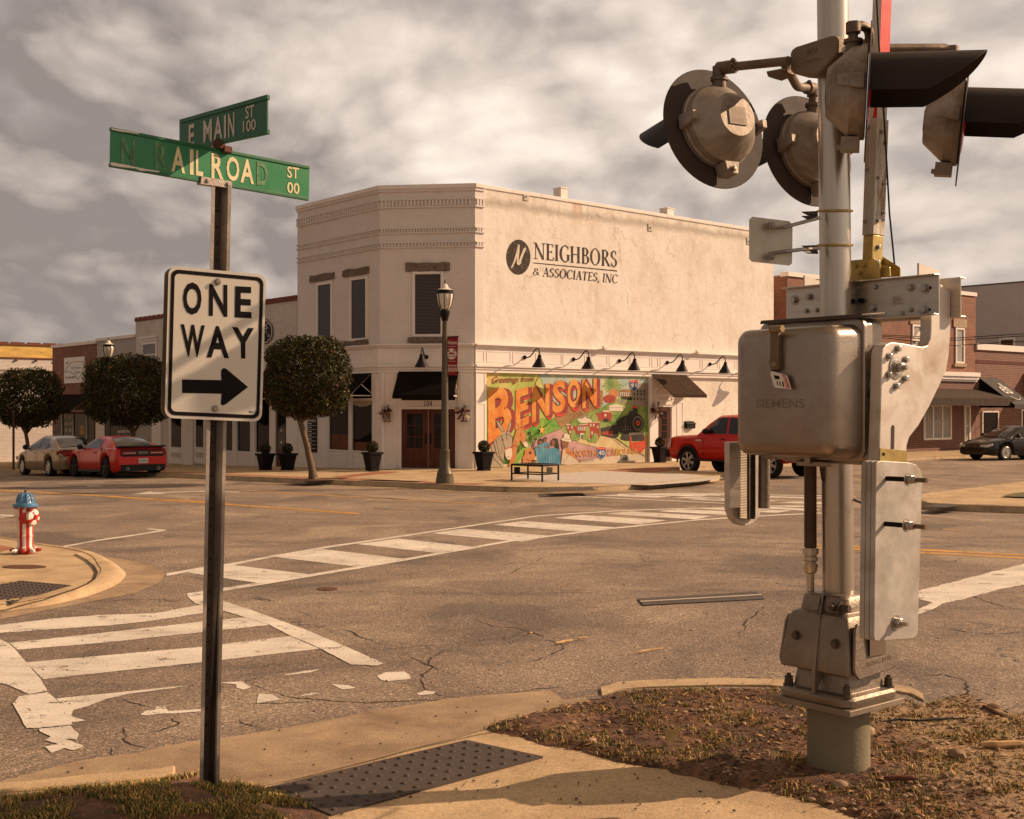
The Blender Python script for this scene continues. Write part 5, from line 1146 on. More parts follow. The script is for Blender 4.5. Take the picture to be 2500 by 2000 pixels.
    l([(1560, 960), (1740, 1090)], 8); l([(1540, 975), (1700, 1100)], 5, 'grey'); l([(1800, 1120), (1950, 1200)], 8, 'grey'); l([(1700, 740), (1700, 900)], 3, 'grey'); l([(1640, 850), (1740, 840)], 3, 'grey'); l([(1660, 880), (1760, 870), (1750, 960)], 4, 'grey')
    # mules (painted over the big letters)
    base = D(); cnt[0] += 70
    def ear(pts): p('mule', pts); l(pts + pts[:1], 3)
    p('horse', [(360, 1010), (390, 900), (430, 860), (490, 862), (520, 940), (500, 1010), (535, 1060), (520, 1090), (490, 1080), (440, 1000), (400, 1120), (390, 1240), (330, 1330), (300, 1330)]); p('horse', [(430, 870), (385, 790), (400, 780), (450, 850)]); p('horse', [(460, 858), (455, 760), (472, 760), (486, 860)]); p('white', [(478, 1030), (520, 1020), (540, 1060), (525, 1092), (495, 1082)]); l([(430, 940), (490, 985), (520, 1010)], 5, 'red'); l([(480, 870), (520, 930), (505, 1000)], 4); l([(360, 1060), (440, 1100), (390, 1180)], 5); p('dark', ell(452, 935, 6, 9))
    p('mule', [(70, 1120), (140, 1000), (190, 950), (240, 905), (310, 900), (345, 950), (350, 1040), (340, 1100), (345, 1180), (330, 1230), (290, 1240), (265, 1200), (250, 1130), (240, 1260), (250, 1320), (120, 1330), (70, 1320)]); ear([(225, 905), (170, 820), (150, 765), (185, 790), (230, 850), (262, 895)]); ear([(285, 895), (310, 810), (335, 770), (335, 830), (310, 900)]); p('white', [(262, 1110), (340, 1095), (345, 1185), (325, 1235), (292, 1238), (268, 1195)]); l([(256, 1118), (300, 1098), (340, 1092)], 11, 'red'); l([(215, 950), (240, 1040), (262, 1120)], 6); l([(345, 950), (352, 1040), (338, 1095)], 6); l([(278, 905), (275, 1000)], 5); l([(200, 960), (275, 930), (345, 960)], 5); p('dark', ell(232, 1000, 9, 13)); p('dark', ell(300, 1205, 9, 6)); l([(120, 1020), (160, 1180), (250, 1290)], 9); l([(150, 990), (190, 1180), (240, 1260)], 6); l([(90, 1080), (130, 1230), (220, 1320)], 7)
    # guitar and banjo
    l([(555, 905), (610, 1120)], 12); p('dark', ell(556, 915, 12, 20)); l([(632, 985), (590, 1120)], 8); p('dark', ell(630, 985, 11, 16)); p('horse', [(500, 1120), (545, 1095), (590, 1110), (600, 1150), (620, 1180), (600, 1290), (480, 1288), (468, 1220), (495, 1170)]); p('dark', ell(560, 1155, 16, 18)); l([(510, 1230), (560, 1252)], 7); p('tan', ell(645, 1245, 42, 55)); l(ell(645, 1245, 42, 55) + [ell(645, 1245, 42, 55)[0]], 3, 'brown')
    # singers in blue
    for pts in ([(640, 1070), (690, 1050), (730, 1080), (740, 1300), (650, 1290), (620, 1110)], [(700, 1040), (745, 1020), (790, 1050), (810, 1300), (715, 1300)], [(775, 1120), (840, 1095), (910, 1110), (925, 1290), (880, 1306), (775, 1300)]): p('blue', pts)
    for x, y in ((668, 1090), (700, 1120), (740, 1110), (770, 1150), (830, 1150), (870, 1160)): l([(x, y), (x + 4, y + 150)], 4, 'navy')
    for cx, cy, rx, ry in ((682, 1022, 20, 30), (741, 1000, 20, 32), (838, 1032, 24, 34)): p('skin', ell(cx, cy, rx, ry, 16))
    p('dark', [(664, 1015), (668, 990), (690, 984), (708, 1000), (706, 1036), (696, 1012)]); p('dark', [(722, 990), (728, 970), (745, 966), (760, 976), (760, 995), (742, 982)]); p('dark', [(825, 1000), (850, 976), (890, 990), (905, 1050), (908, 1110), (880, 1105), (862, 1060), (852, 1010)])
    for a, b_ in (((650, 1090), (672, 1080)), ((735, 1085), (745, 1075)), ((770, 1090), (800, 1075))): p('skin', ell(a[0], a[1], 14, 14, 10)); l([a, b_], 6)
    # fiddler
    p('plain', [(930, 1290), (950, 1120), (985, 1090), (1060, 1130), (1080, 1200), (1140, 1240), (1150, 1290), (1010, 1300)]); p('skin', [(945, 1010), (1005, 1015), (1020, 1060), (1005, 1095), (960, 1105), (942, 1060)]); p('white', [(932, 990), (960, 975), (968, 930), (1000, 922), (1030, 945), (1035, 985), (1055, 1005), (1040, 1028), (985, 1015), (935, 1005)]); l([(958, 985), (1034, 996)], 8, 'grey'); p('horse', [(975, 1110), (1010, 1095), (1060, 1130), (1070, 1165), (1110, 1205), (1095, 1222), (1040, 1190), (990, 1165)]); l([(1090, 1205), (1165, 1275)], 10, 'brown'); l([(945, 1280), (1115, 1070)], 4, 'brown'); p('skin', ell(1150, 1255, 16, 12, 10))
    # star
    def star(cx, cy, r, col, dx=0):
        p(col, [(cx + dx + (r if i % 2 == 0 else r * .42) * .82 * math.sin(R_(36 * i)), cy + dx * .7 - (r if i % 2 == 0 else r * .42) * 1.15 * math.cos(R_(36 * i))) for i in range(10)])
    star(700, 880, 48, 'brickred', 7); star(700, 880, 48, 'star')
    art = mb.build('mural', mats, bldg, smooth=0, recalc=False)
    # lettering ------------------------------------------------
    mb2 = MB()
    def big(ch, bl, br, tr, tl, ex, off=.035):
        n = 9
        for k in range(n, 0, -1):
            f = k / n; letters(mb2, ch, *[W(q[0] + ex[0] * .75 * f, q[1] + ex[1] * 1.15 * f, base + .00012 * (n - k)) for q in (bl, br, tr, tl)], off=off, mi=ix['red'])
        for k in range(n, 0, -1):
            f = k / n; letters(mb2, ch, *[W(q[0] + ex[0] * f, q[1] + ex[1] * .45 * f, base + .0013 + .00012 * (n - k)) for q in (bl, br, tr, tl)], off=off, mi=ix['maroon'])
        letters(mb2, ch, *[W(q[0] - 0, q[1], base + .0027) for q in (bl, br, tr, tl)], off=off + .012, mi=ix['dark'])
        letters(mb2, ch, *[W(q[0], q[1], base + .0031) for q in (bl, br, tr, tl)], off=off, mi=ix['orange'])
    big('B', (58, 1050), (345, 880), (320, 335), (58, 400), (62, 30))
    big('E', (385, 880), (545, 800), (540, 362), (388, 405), (42, 40))
    big('N', (582, 800), (790, 700), (790, 322), (582, 358), (42, 40))
    big('S', (825, 690), (985, 655), (980, 275), (830, 300), (40, 42))
    big('O', (1005, 632), (1160, 600), (1158, 265), (1005, 282), (36, 42))
    big('N', (1185, 625), (1358, 590), (1358, 262), (1182, 275), (40, 26))
    k = base + .0038
    letters(mb2, 'Greetings from', *[W(x, y, k) for x, y in ((100, 348), (608, 320), (608, 236), (110, 242))], off=.012, mi=ix['maroon'], shear=.05)
    letters(mb2, 'NORTH', *[W(x, y, k) for x, y in ((1085, 1205), (1350, 1198), (1350, 1118), (1085, 1125))], off=.012, mi=ix['ntext'])
    letters(mb2, 'CAROLINA', *[W(x, y, k) for x, y in ((1482, 1194), (1850, 1165), (1850, 1095), (1482, 1112))], off=.012, mi=ix['ntext'])
    for cx, cy, s, num in ((1415, 1160, 1.0, '40'), (1805, 355, .92, '95')):
        q = lambda pts, d: [W(cx + x * s, cy + y * s, d) for x, y in pts]
        sh = [(-52, -68), (-20, -76), (20, -76), (52, -68), (54, -20), (44, 25), (22, 55), (0, 72), (-22, 55), (-44, 25), (-54, -20)]
        mb2.poly(q([(x * 1.08, y * 1.08) for x, y in sh], k), ix['white']); mb2.poly(q(sh, k + .0003), ix['navy']); mb2.poly(q([(-52, -68), (-20, -76), (20, -76), (52, -68), (53, -44), (-53, -44)], k + .0006), ix['red'])
        letters(mb2, num, *q([(-38, 22), (36, 22), (36, -32), (-38, -32)], k + .0009), off=.012, mi=ix['white'])
        letters(mb2, 'INTERSTATE', *q([(-34, -52), (34, -52), (34, -63), (-34, -63)], k + .0009), mi=ix['white'])
    for y in (1228, 1246): mb2.poly([W(x, yy, k) for x, yy in ((1170, y + 6), (1330, y), (1330, y + 4), (1170, y + 10))], ix['grey'])
    mb2.build('mural_lettering', mats, art, smooth=0, recalc=False)
    # two little wall vents in the mural
    for x, y in ((603, 1272), (1690, 1212)):
        mbv = MB(); t, z = RF.tz(*cMu(x, y), .02); mbv.fbox(RF, t - .16, t + .16, .0, .035, z - .12, z + .12); v = mbv.build('wall_vent', TRIMD, bldg, smooth=0)
        mbv = MB()
        for i in range(4): mbv.fbox(RF, t - .12, t + .12, .036, .042, z - .09 + i * .05, z - .06 + i * .05)
        mbv.build('slot', IRONB, v, smooth=0)
mural()
# ================================================================ NEIGHBOURING BUILDINGS
GREYST = mat('grey_stucco', (.40, .365, .345), .8, var=.08, scale=1.2, dirt=(.33, .29, .26))
TILE = mat('clay_coping', (.17, .06, .04), .8, var=.3, scale=6)
def shell(name, label, fr, t0, t1, ztop, m, depth=10, uvm=True, zb=-2.5, extra=None):
    b = thing(name, label, 'building', fr.pt((t0 + t1) / 2, 0, 0))
    mb = MB(); A, B_, C_, D_ = fr.pt(t0, 0, 0), fr.pt(t1, 0, 0), fr.pt(t1, -depth, 0), fr.pt(t0, -depth, 0)
    for p, q in ((A, B_), (B_, C_), (C_, D_), (D_, A)): mb.poly([V((p.x, p.y, zb)), V((q.x, q.y, zb)), V((q.x, q.y, ztop)), V((p.x, p.y, ztop))])
    mb.build('wall', m, b, uv=fr, smooth=0)
    MB().poly([V((p.x, p.y, ztop - .3)) for p in (A, B_, C_, D_)]).build('roof', TRIMD, b, smooth=0)
    return b
def rect_of(fr, f, x0, y0, x1, y1, d=0): return fr.rect(f(x0, y0), f(x1, y1), d)
def win(root, fr, r, n=1, fw=.07, glass=None, sash=True, name='window'):
    t0, t1, z0, z1 = r; mb = MB()
    mb.fbox(fr, t0, t0 + fw, 0, .06, z0, z1); mb.fbox(fr, t1 - fw, t1, 0, .06, z0, z1); mb.fbox(fr, t0 + fw, t1 - fw, 0, .055, z0, z0 + fw); mb.fbox(fr, t0 + fw, t1 - fw, 0, .055, z1 - fw, z1)
    for i in range(1, n): c = t0 + (t1 - t0) * i / n; mb.fbox(fr, c - fw / 2, c + fw / 2, 0, .05, z0 + fw, z1 - fw)
    if sash: mb.fbox(fr, t0 + fw, t1 - fw, .0, .03, (z0 + z1) / 2 - .025, (z0 + z1) / 2 + .025)
    f = mb.build(name, TRIM, root, smooth=0); MB().fbox(fr, t0 + fw, t1 - fw, -.02, .012, z0 + fw, z1 - fw).build('pane', glass or GLASS, f, uv=fr, smooth=0); return f
def coping(root, fr, t0, t1, z, m, h=.1, d=.06, bumps=0):
    mb = MB(); mb.fbox(fr, t0 - .02, t1 + .02, -.35, d, z - h, z)
    if bumps:
        t = t0
        while t < t1: mb.fbox(fr, t, min(t + bumps * .72, t1), -.3, d - .01, z + .002, z + .07); t += bumps
    mb.build('coping', m, root, smooth=0)
SHADE = mat('pale_blind', (.30, .28, .25), .5, var=.1, scale=2)
def left_row():
    # B: long low white brick shop row
    tB0 = 5.55; tB1 = LF.tz(331, 1000)[0]; zB = LF.tz(*c6(250, 285))[1]
    b = shell('shop_building', 'low white painted brick shop left of the corner building', LF, tB0, tB1, zB, WBRICK2)
    coping(b, LF, tB0, tB1, zB + .12, TILE, .12, .05, .5)
    zc1 = LF.tz(*c6(110, 668), .06)[1]; mb = MB(); mb.fbox(LF, tB0, tB1, 0, .16, zc1 - .12, zc1); mb.fbox(LF, tB0, tB1, 0, .08, zc1 - .55, zc1 - .122); mb.fbox(LF, tB0, tB1, 0, .13, zc1 - .66, zc1 - .552); mb.build('cornice', TRIM, b, bevel=.01)
    zt = zc1 - .66; z5 = lambda y, x=1700: LF.tz(*cL5(x, y), .05)[1]; T5 = lambda x: LF.tz(*cL5(x, 900), .05)[0]; T6 = lambda x: LF.tz(*c6(x, 1250), .05)[0]
    z0 = z5(965, 1800)
    for x0, x1 in ((1115 / 1, 1180), (1345, 1415), (1500, 1560), (1835, 1870), (1705, 1735), (1620, 1640)):
        MB().fbox(LF, T5(x1), T5(x0), 0, .10, -1.5, zt).build('pilaster', TRIM, b, bevel=.01)
    MB().fbox(LF, T6(318), T6(240), 0, .09, -1.5, zt).build('pilaster', TRIM, b, bevel=.01); MB().fbox(LF, T6(158), T6(117), 0, .09, -1.5, zt).build('pilaster', TRIM, b, bevel=.01)
    for x0, x1 in ((1640, 1705), (1735, 1835), (1870, 1985)):
        a, c = T5(x1), T5(x0); MB().fbox(LF, a, c, 0, .02, z0, zt).build('shop_window', DGLASS, b, smooth=0)
        mb = MB(); mb.fbox(LF, a, c, 0, .05, -1.5, z0); panel(mb, Sub(LF, .05), a + .05, c - .05, z0 - .75, z0 - .12); mb.build('stall_riser', TRIM, b, smooth=0)
    a, c = T6(240), T6(158); d = MB().fbox(LF, a, c, 0, .03, -.6, 2.3).build('door', WOODD, b, smooth=0); MB().fbox(LF, a + .15, c - .15, .03, .04, .6, 2.1).build('pane', GLASS, d, smooth=0)
    mb = MB(); m_ = (a + c) / 2
    for z in (.85, 1.3): mb.lathe([(.05, 0), (.04, .03), (0, .035)], LF.pt(m_, .04, z), LF.n, 8)
    mb.build('ornament', TRIM, d)
    MB().fbox(LF, a, c, 0, .02, 2.3, zt).build('shop_window', DGLASS, b, smooth=0)
    for x0, x1 in ((1232, 1345), (1418, 1500)):   # white shop doors with a glazed top and a vent
        a, c = T5(x1), T5(x0); zb = z5(1050, x0); d = MB().fbox(LF, a, c, 0, .05, zb, zt).build('door', TRIM, b, smooth=0)
        q = (c - a) * .18; MB().fbox(LF, a + q, c - q, .05, .056, z5(930, x0), zt - .1).build('pane', DGLASS, d, smooth=0); MB().fbox(LF, a + q, c - q, .05, .06, z5(1006, x0), z5(970, x0)).build('vent', TRIMD, d, smooth=0)
    a, c = T5(1115), tB1; MB().fbox(LF, a, c, 0, .02, z5(930, 1150), zt).build('shop_window', SHADE, b, smooth=0)
    awning(b, LF, T6(122), T6(-190), LF.tz(*c6(40, 840), .1)[1], LF.tz(*c6(60, 985), .9)[1], .95, .12, BLACK)
    r = rect_of(LF, cL5, 1045, 190, 1142, 280); win(b, LF, (r[0] - .1, r[1], r[2] - .4, r[3] + .1), 1, .08, mat('blue_shade', (.16, .17, .18), .4, var=.15), True)
    t0, t1, z0_, z1 = rect_of(LF, cL5, 1030, 165, 1146, 190); mb = MB()
    for i in range(3): mb.fbox(LF, t0 - .1, t1, 0, .05 + .03 * i, z1 - .1 - .0 + i * .11, z1 - .1 + i * .11 + .09)
    mb.build('window_hood', TRIM, b, smooth=0)
    # oval shop sign
    o = thing('oval_sign', 'black oval shop sign with white rim on the low white shop', 'sign', LF.pt(LF.tz(*c6(70, 505))[0], .1, LF.tz(*c6(70, 505))[1]))
    W = lambda x, y, d: LF.hit(*c6(x, y), d)
    def plaq(s): return [(70 + x * s, 505 + y * s) for x, y in ((-30, -88), (30, -88), (34, -74), (56, -56), (66, -20), (66, 20), (56, 56), (34, 74), (30, 88), (-30, 88), (-34, 74), (-56, 56), (-66, 20), (-66, -20), (-56, -56), (-34, -74))]
    MB().prism([W(x, y, .03) for x, y in plaq(1)], LF.n * .05).build('sign_board', IRONB, o, smooth=0)
    mb = MB(); A = plaq(.93); B2 = plaq(.86); d = .083
    for i in range(16): j = (i + 1) % 16; mb.poly([W(*A[i], d), W(*A[j], d), W(*B2[j], d), W(*B2[i], d)])
    letters(mb, 'S', W(82, 490, d), W(98, 486, d), W(98, 446, d), W(82, 450, d)); letters(mb, '8', W(101, 545, d), W(112, 543, d), W(112, 523, d), W(101, 525, d)); letters(mb, 'Y', W(84, 528, d), W(94, 526, d), W(94, 500, d), W(84, 502, d)); mb.build('sign_print', TRIM, o, smooth=0)
    # C: grey stucco
    tC1 = LF.tz(237, 1000)[0]; zC = LF.tz(*cL5(850, 137))[1]
    b = shell('shop_building', 'grey stucco shop front between the white row and the red brick shop', LF, tB1 + .03, tC1, zC, GREYST)
    coping(b, LF, tB1 + .03, tC1, zC + .08, TRIM, .14, .08)
    zt2 = z5(760, 850); a, c = T5(985), T5(765); MB().fbox(LF, a, c, 0, .03, -1.2, zt2).build('shop_window', DGLASS, b, smooth=0); MB().fbox(LF, c, tC1 - .02, 0, .08, -1.5, zt2 + .4).build('pilaster', TRIM, b, smooth=0); MB().fbox(LF, tB1 + .04, a, 0, .08, -1.5, zt2 + .4).build('pilaster', TRIMD, b, smooth=0)
    mb = MB(); d = .04; W5 = lambda x, y, d: LF.hit(*cL5(x, y), d); letters(mb, 'BARBER SHOP', W5(860, 832, d), W5(965, 826, d), W5(965, 806, d), W5(860, 812, d), .015); mb.build('window_lettering', TRIM, b, smooth=0)
    mb = MB()
    for x in (850, 905, 940): mb.fbox(LF, T5(x + 26), T5(x), .03, .05, -.4, z5(845, 880))
    mb.build('curtain', mat('pale_curtain', (.36, .29, .21), .8, var=.2), b, smooth=0)
    # D: red brick shop
    tD0, tD1 = tC1 + .03, LF.tz(128, 1000)[0]; zD = LF.tz(*cL5(545, 185))[1]
    b = shell('shop_building', 'red brick shop with a dark awning and a white map sign', LF, tD0, tD1, zD, RBRICK)
    coping(b, LF, tD0, tD1, zD + .1, TRIM, .16, .08)
    awning(b, LF, tD0 + .3, tD1 - .5, z5(548, 545), z5(665, 545), 1.2, .15, BLACK)
    MB().fbox(LF, tD0 + .3, tD1 - .6, 0, .02, -1.0, z5(690, 560)).build('shop_window', DGLASS, b, smooth=0)
    mb = MB()
    for x in (450, 532, 630): mb.fbox(LF, T5(x + 5), T5(x), .02, .07, -1.2, z5(690, 560))
    mb.build('mullion', TRIMD, b, smooth=0)
    mb = MB()
    for j in range(3):
        for x in (470, 500): mb.fbox(LF, T5(x + 22), T5(x), .02, .03, z5(745 + j * 62), z5(712 + j * 62))
    mb.build('window_card', mat('card', (.34, .31, .27), .7, var=.15), b, smooth=0)
    MB().fbox(LF, T5(618), T5(580), .02, .04, z5(885), z5(800)).build('window_card', mat('card_yellow', (.36, .24, .10), .7, var=.2), b, smooth=0)
    # white map sign
    t0, t1, z0_, z1 = rect_of(LF, cL5, 470, 283, 616, 462, .05)
    s = thing('shop_sign', 'white square sign with a state outline on red brick', 'sign', LF.pt((t0 + t1) / 2, .06, z0_)); MB().fbox(LF, t0, t1, .0, .06, z0_, z1).build('sign_board', mat('sign_white', (.74, .71, .68), .5, var=.04), s, smooth=0)
    mb = MB(); d = .064; st = [(474, 378), (492, 350), (522, 312), (606, 306), (610, 345), (604, 370), (596, 400), (568, 440), (552, 412), (545, 398), (524, 396), (516, 384), (492, 378), (480, 392)]
    for p, q in zip(st, st[1:] + st[:1]):
        dx, dy = q[0] - p[0], q[1] - p[1]; L = math.hypot(dx, dy); nx, ny = -dy / L * 1.6, dx / L * 1.6; mb.poly([W5(p[0] - nx, p[1] - ny, d), W5(q[0] - nx, q[1] - ny, d), W5(q[0] + nx, q[1] + ny, d), W5(p[0] + nx, p[1] + ny, d)]); d += .0004
    letters(mb, '910-890-8959', *[W5(x, y, .064) for x, y in ((478, 437), (550, 431), (550, 414), (478, 419))], .01); mb.build('sign_print', IRONB, s, smooth=0)
    mb = MB(); 
    for w_, q in (('MY', ((482, 330), (504, 326), (504, 308), (482, 312))), ('NC', ((520, 368), (540, 366), (540, 344), (520, 346))), ('Home', ((546, 364), (590, 360), (590, 340), (546, 344))), ('Team', ((548, 396), (584, 392), (584, 372), (548, 376)))): letters(mb, w_, *[W5(x, y, .066) for x, y in q], .012)
    mb.build('sign_print', mat('sign_blue', (.16, .30, .40), .5, var=.05), s, smooth=0)
    # E: far white wall with mustard band, facing the sun across the side lot
    oE = LF.pt(tD1 + 5.5, 14, 0); EF = Fr(oE, RD, -LD)
    zE = EF.tz(*cL5(200, 188))[1]; zy = EF.tz(*cL5(200, 287))[1]; zb = EF.tz(*cL5(200, 1065))[1]
    b = shell('warehouse', 'long white painted brick wall with a mustard top band at far left', EF, -16, 30, zy, WBRICK2, depth=15, zb=-3)
    MB().fbox(EF, -16, 30, -15, -.02, zy, zE).build('upper_band', mat('mustard_render', (.62, .41, .12), .8, var=.25, scale=1.2, dirt=(.34, .2, .07), dscale=1.5, stretch=(1, 1, 3)), b, smooth=0)
    coping(b, EF, -16, 30, zE + .08, TILE, .1, .05, .9); mb = MB(); mb.fbox(EF, -16, 30, 0, .05, zy - .02, zy + .06); t = -15.8
    while t < 30: mb.lathe([(.07, 0), (.07, .1), (0, .1)], EF.pt(t, 0, zy - .1), EF.n, 8); t += 1.1
    mb.build('vent', TILE, b, smooth=0)
    MB().tube([EF.pt(-16, .05, zy - .55), EF.pt(30, .05, zy - .75)], .018, 5).build('cable', IRONB, b)
left_row()
def right_row():
    W4 = lambda fr, x, y, d=0: fr.hit(*c4(x, y), d)
    tF0, tF1 = 16.6, RF.tz(2382, 900)[0]; zF = RF.tz(2382, 721)[1]
    b = shell('brick_building', 'two-storey orange brick building behind the crossing gate', RF, tF0, tF1, zF, OBRICK, 12)
    coping(b, RF, tF0, tF1, zF + .12, TRIM, .18, .07)
    R4 = lambda x0, y0, x1, y1, d=0: rect_of(RF, c4, x0, y0, x1, y1, d)
    r1 = R4(700, 445, 760, 690); gap = 3.7
    for k in range(4):
        dt = -gap * k
        if r1[0] + dt < tF0 + .4: continue
        win(b, RF, (r1[0] + dt, r1[1] + dt, r1[2], r1[3]), 1, .09, SHADE)
        MB().fbox(RF, r1[0] + dt - .2, r1[1] + dt + .2, 0, .06, r1[3] + .02, r1[3] + .42).build('lintel', mat('tan_stone', (.36, .27, .18), .9, var=.3, scale=8), b, smooth=0); MB().fbox(RF, r1[0] + dt - .15, r1[1] + dt + .15, 0, .09, r1[2] - .16, r1[2] - .01).build('sill', mat('tan_stone', (.36, .27, .18)), b, smooth=0)
    t0, t1, z0, z1 = R4(620, 745, 855, 815); mb = MB(); mb.fbox(RF, tF0, tF1 - .05, 0, .12, z0, z1 - .2); mb.fbox(RF, tF0, tF1 - .02, 0, .28, z1 - .198, z1); mb.fbox(RF, tF0, tF1 - .04, 0, .2, z1 - .35, z1 - .2); mb.build('cornice', TRIM, b, smooth=0)
    RB = brick('red_brick_low', (.15, .04, .022), (.105, .027, .017), (.24, .165, .11), bw=.24, rh=.085, ms=.013); MB().fbox(RF, tF0, tF1 - .06, 0, .03, -1, z0 - .002).build('shopfront_brick', RB, b, uv=RF, smooth=0)
    S3 = Sub(RF, .03); t0, t1, z0, z1 = R4(480, 965, 668, 1205); win(b, S3, (t0, t1, z0, z1), 3, .1, SHADE, False)
    mb = MB()
    for i in range(3):
        c = t0 + (t1 - t0) * (i + .5) / 3; zc = z0 + (z1 - z0) * .55
        for a in range(3): mb.tube([RF.pt(c, .05, zc), RF.pt(c + .3 * math.cos(R_(90 + 120 * a)), .05, zc + .3 * math.sin(R_(90 + 120 * a)))], .012, 4)
    mb.build('window_emblem', TRIM, b, smooth=0)
    t0, t1, z0, z1 = R4(755, 965, 797, 1255); f = win(b, S3, (t0, t1, z0, z1), 1, .12, SHADE, True, 'door')
    t0, t1, z0, z1 = R4(545, 862, 945, 950); BRN = mat('striped_canvas', (.050, .032, .022), .9, var=.3, scale=4)
    ax0 = RF.tz(*c4(545, 900), .3)[0]; ax1 = RF.tz(*c4(900, 870), .1)[0]; awning(b, RF, ax0 - 6, ax1, RF.tz(*c4(700, 862), .1)[1], RF.tz(*c4(800, 925), 1.6)[1], 1.7, .35, BRN)
    mb = MB()
    # signboard
    s = thing('hanging_sign', 'small white arched practice sign on the orange brick front', 'sign', W4(RF, 440, 570, .5)); q = [(403, 562), (403, 505), (425, 500), (438, 480), (450, 470), (468, 478), (480, 500), (505, 508), (505, 566)]
    MB().prism([W4(RF, x, y, .5) for x, y in q], RF.n * .06).build('sign_board', mat('sign_cream', (.66, .60, .50), .6, var=.06), s, smooth=0)
    mb = MB(); d = .565; letters(mb, 'Dr. Mary', *[W4(RF, x, y, d) for x, y in ((413, 526), (497, 530), (497, 514), (413, 510))], .012); letters(mb, 'MOORE', *[W4(RF, x, y, d) for x, y in ((413, 558), (500, 562), (500, 538), (413, 533))], .03); mb.build('sign_print', IRONB, s, smooth=0)
    # G: single storey brick
    tG0, tG1 = tF1 + .02, tF1 + 22; zG = RF.tz(*c4(1000, 572))[1]
    b = shell('brick_building', 'one-storey red brick shop with white coping at right edge', RF, tG0, tG1, zG, RBRICK2, 6)
    coping(b, RF, tG0, tG1, zG + .06, TRIM, .3, .1); z0, z1 = RF.tz(*c4(1000, 694))[1], RF.tz(*c4(1000, 672))[1]; MB().fbox(RF, tG0, tG1, 0, .02, z0, z1).build('brick_course', mat('dark_brick', (.10, .03, .02), .8, var=.3, scale=8), b, smooth=0)
    win(b, RF, R4(880, 1012, 992, 1182), 1, .07, DGLASS, False); win(b, RF, R4(1148, 1000, 1300, 1182), 2, .08, DGLASS, False)
    GRY = mat('slate_canvas', (.055, .048, .046), .8, var=.2, scale=3)
    out = 1.9; t0 = RF.tz(*c4(872, 790), .1)[0]; t1 = RF.tz(*c4(1000, 790), .1)[0]; zt = RF.tz(*c4(935, 787), .1)[1]; p0 = RF.tz(*c4(1022, 985), out); zlow = RF.tz(*c4(1090, 968), out)[1]
    aw = awning(b, RF, t0, t1, zt, zlow, out, .2, GRY, name='awning')
    MB().prism([RF.pt(t0 + .01, .04, zt - .03), RF.pt(t0 + .01, .04, zlow - .15), RF.pt(t0 + .01, out - .03, zlow - .15), RF.pt(t0 + .01, out - .03, zlow)], RF.u * .02).build('awning_cheek', BLACK, aw, smooth=0)
    sl = lambda u, v: RF.pt(t0 + (t1 - t0) * u, .05 + (out - .05) * v, zt + (zlow - zt) * v) + RF.n * .03 + V((0, 0, .03))
    mb = MB(); letters(mb, 'elb', sl(.28, .62), sl(.72, .62), sl(.72, .22), sl(.28, .22), .0, shear=.15); mb.tube([sl(.25 + .5 * i / 10, .72 + .12 * math.sin(math.pi * i / 10)) for i in range(11)], .018, 5); mb.build('awning_logo', TRIM, aw, smooth=0)
    awning(b, RF, t1 + 2.6, t1 + 6, zt + .3, zlow + .6, out, .2, BLACK)
    # H: tall grey brick flank beyond
    tH = tF1 + 16; HF = Fr(RF.pt(tH, 0, 0), LD, -RD); zH = HF.tz(2450, 694)[1]
    b = shell('brick_building', 'tall grey painted brick flank rising behind the red brick shops', HF, 1.5, 30, zH, GBRICK, 14)
    coping(b, HF, 1.5, 30, zH + .1, mat('dark_coping', (.06, .05, .045), .7, var=.2), .07, .04)
    win(b, HF, rect_of(HF, c4, 1000, 515, 1112, 600), 1, .14, mat('brown_shutter', (.12, .05, .03), .7, var=.2), False)
    for k, y in enumerate((505, 520, 556)): tag(MB().tube([at(*c4(200, 470 + y * .05 + k * 8), 52), at(*c4(700, y + 12), 52), at(*c4(1169, y - 18), 50), at(*c4(1500, y - 45), 48)], .016, 5).build('overhead_wire', IRONB), 'thin dark overhead %s wire crossing the brick fronts' % ('upper', 'middle', 'lowest')[k], 'wire')
right_row()
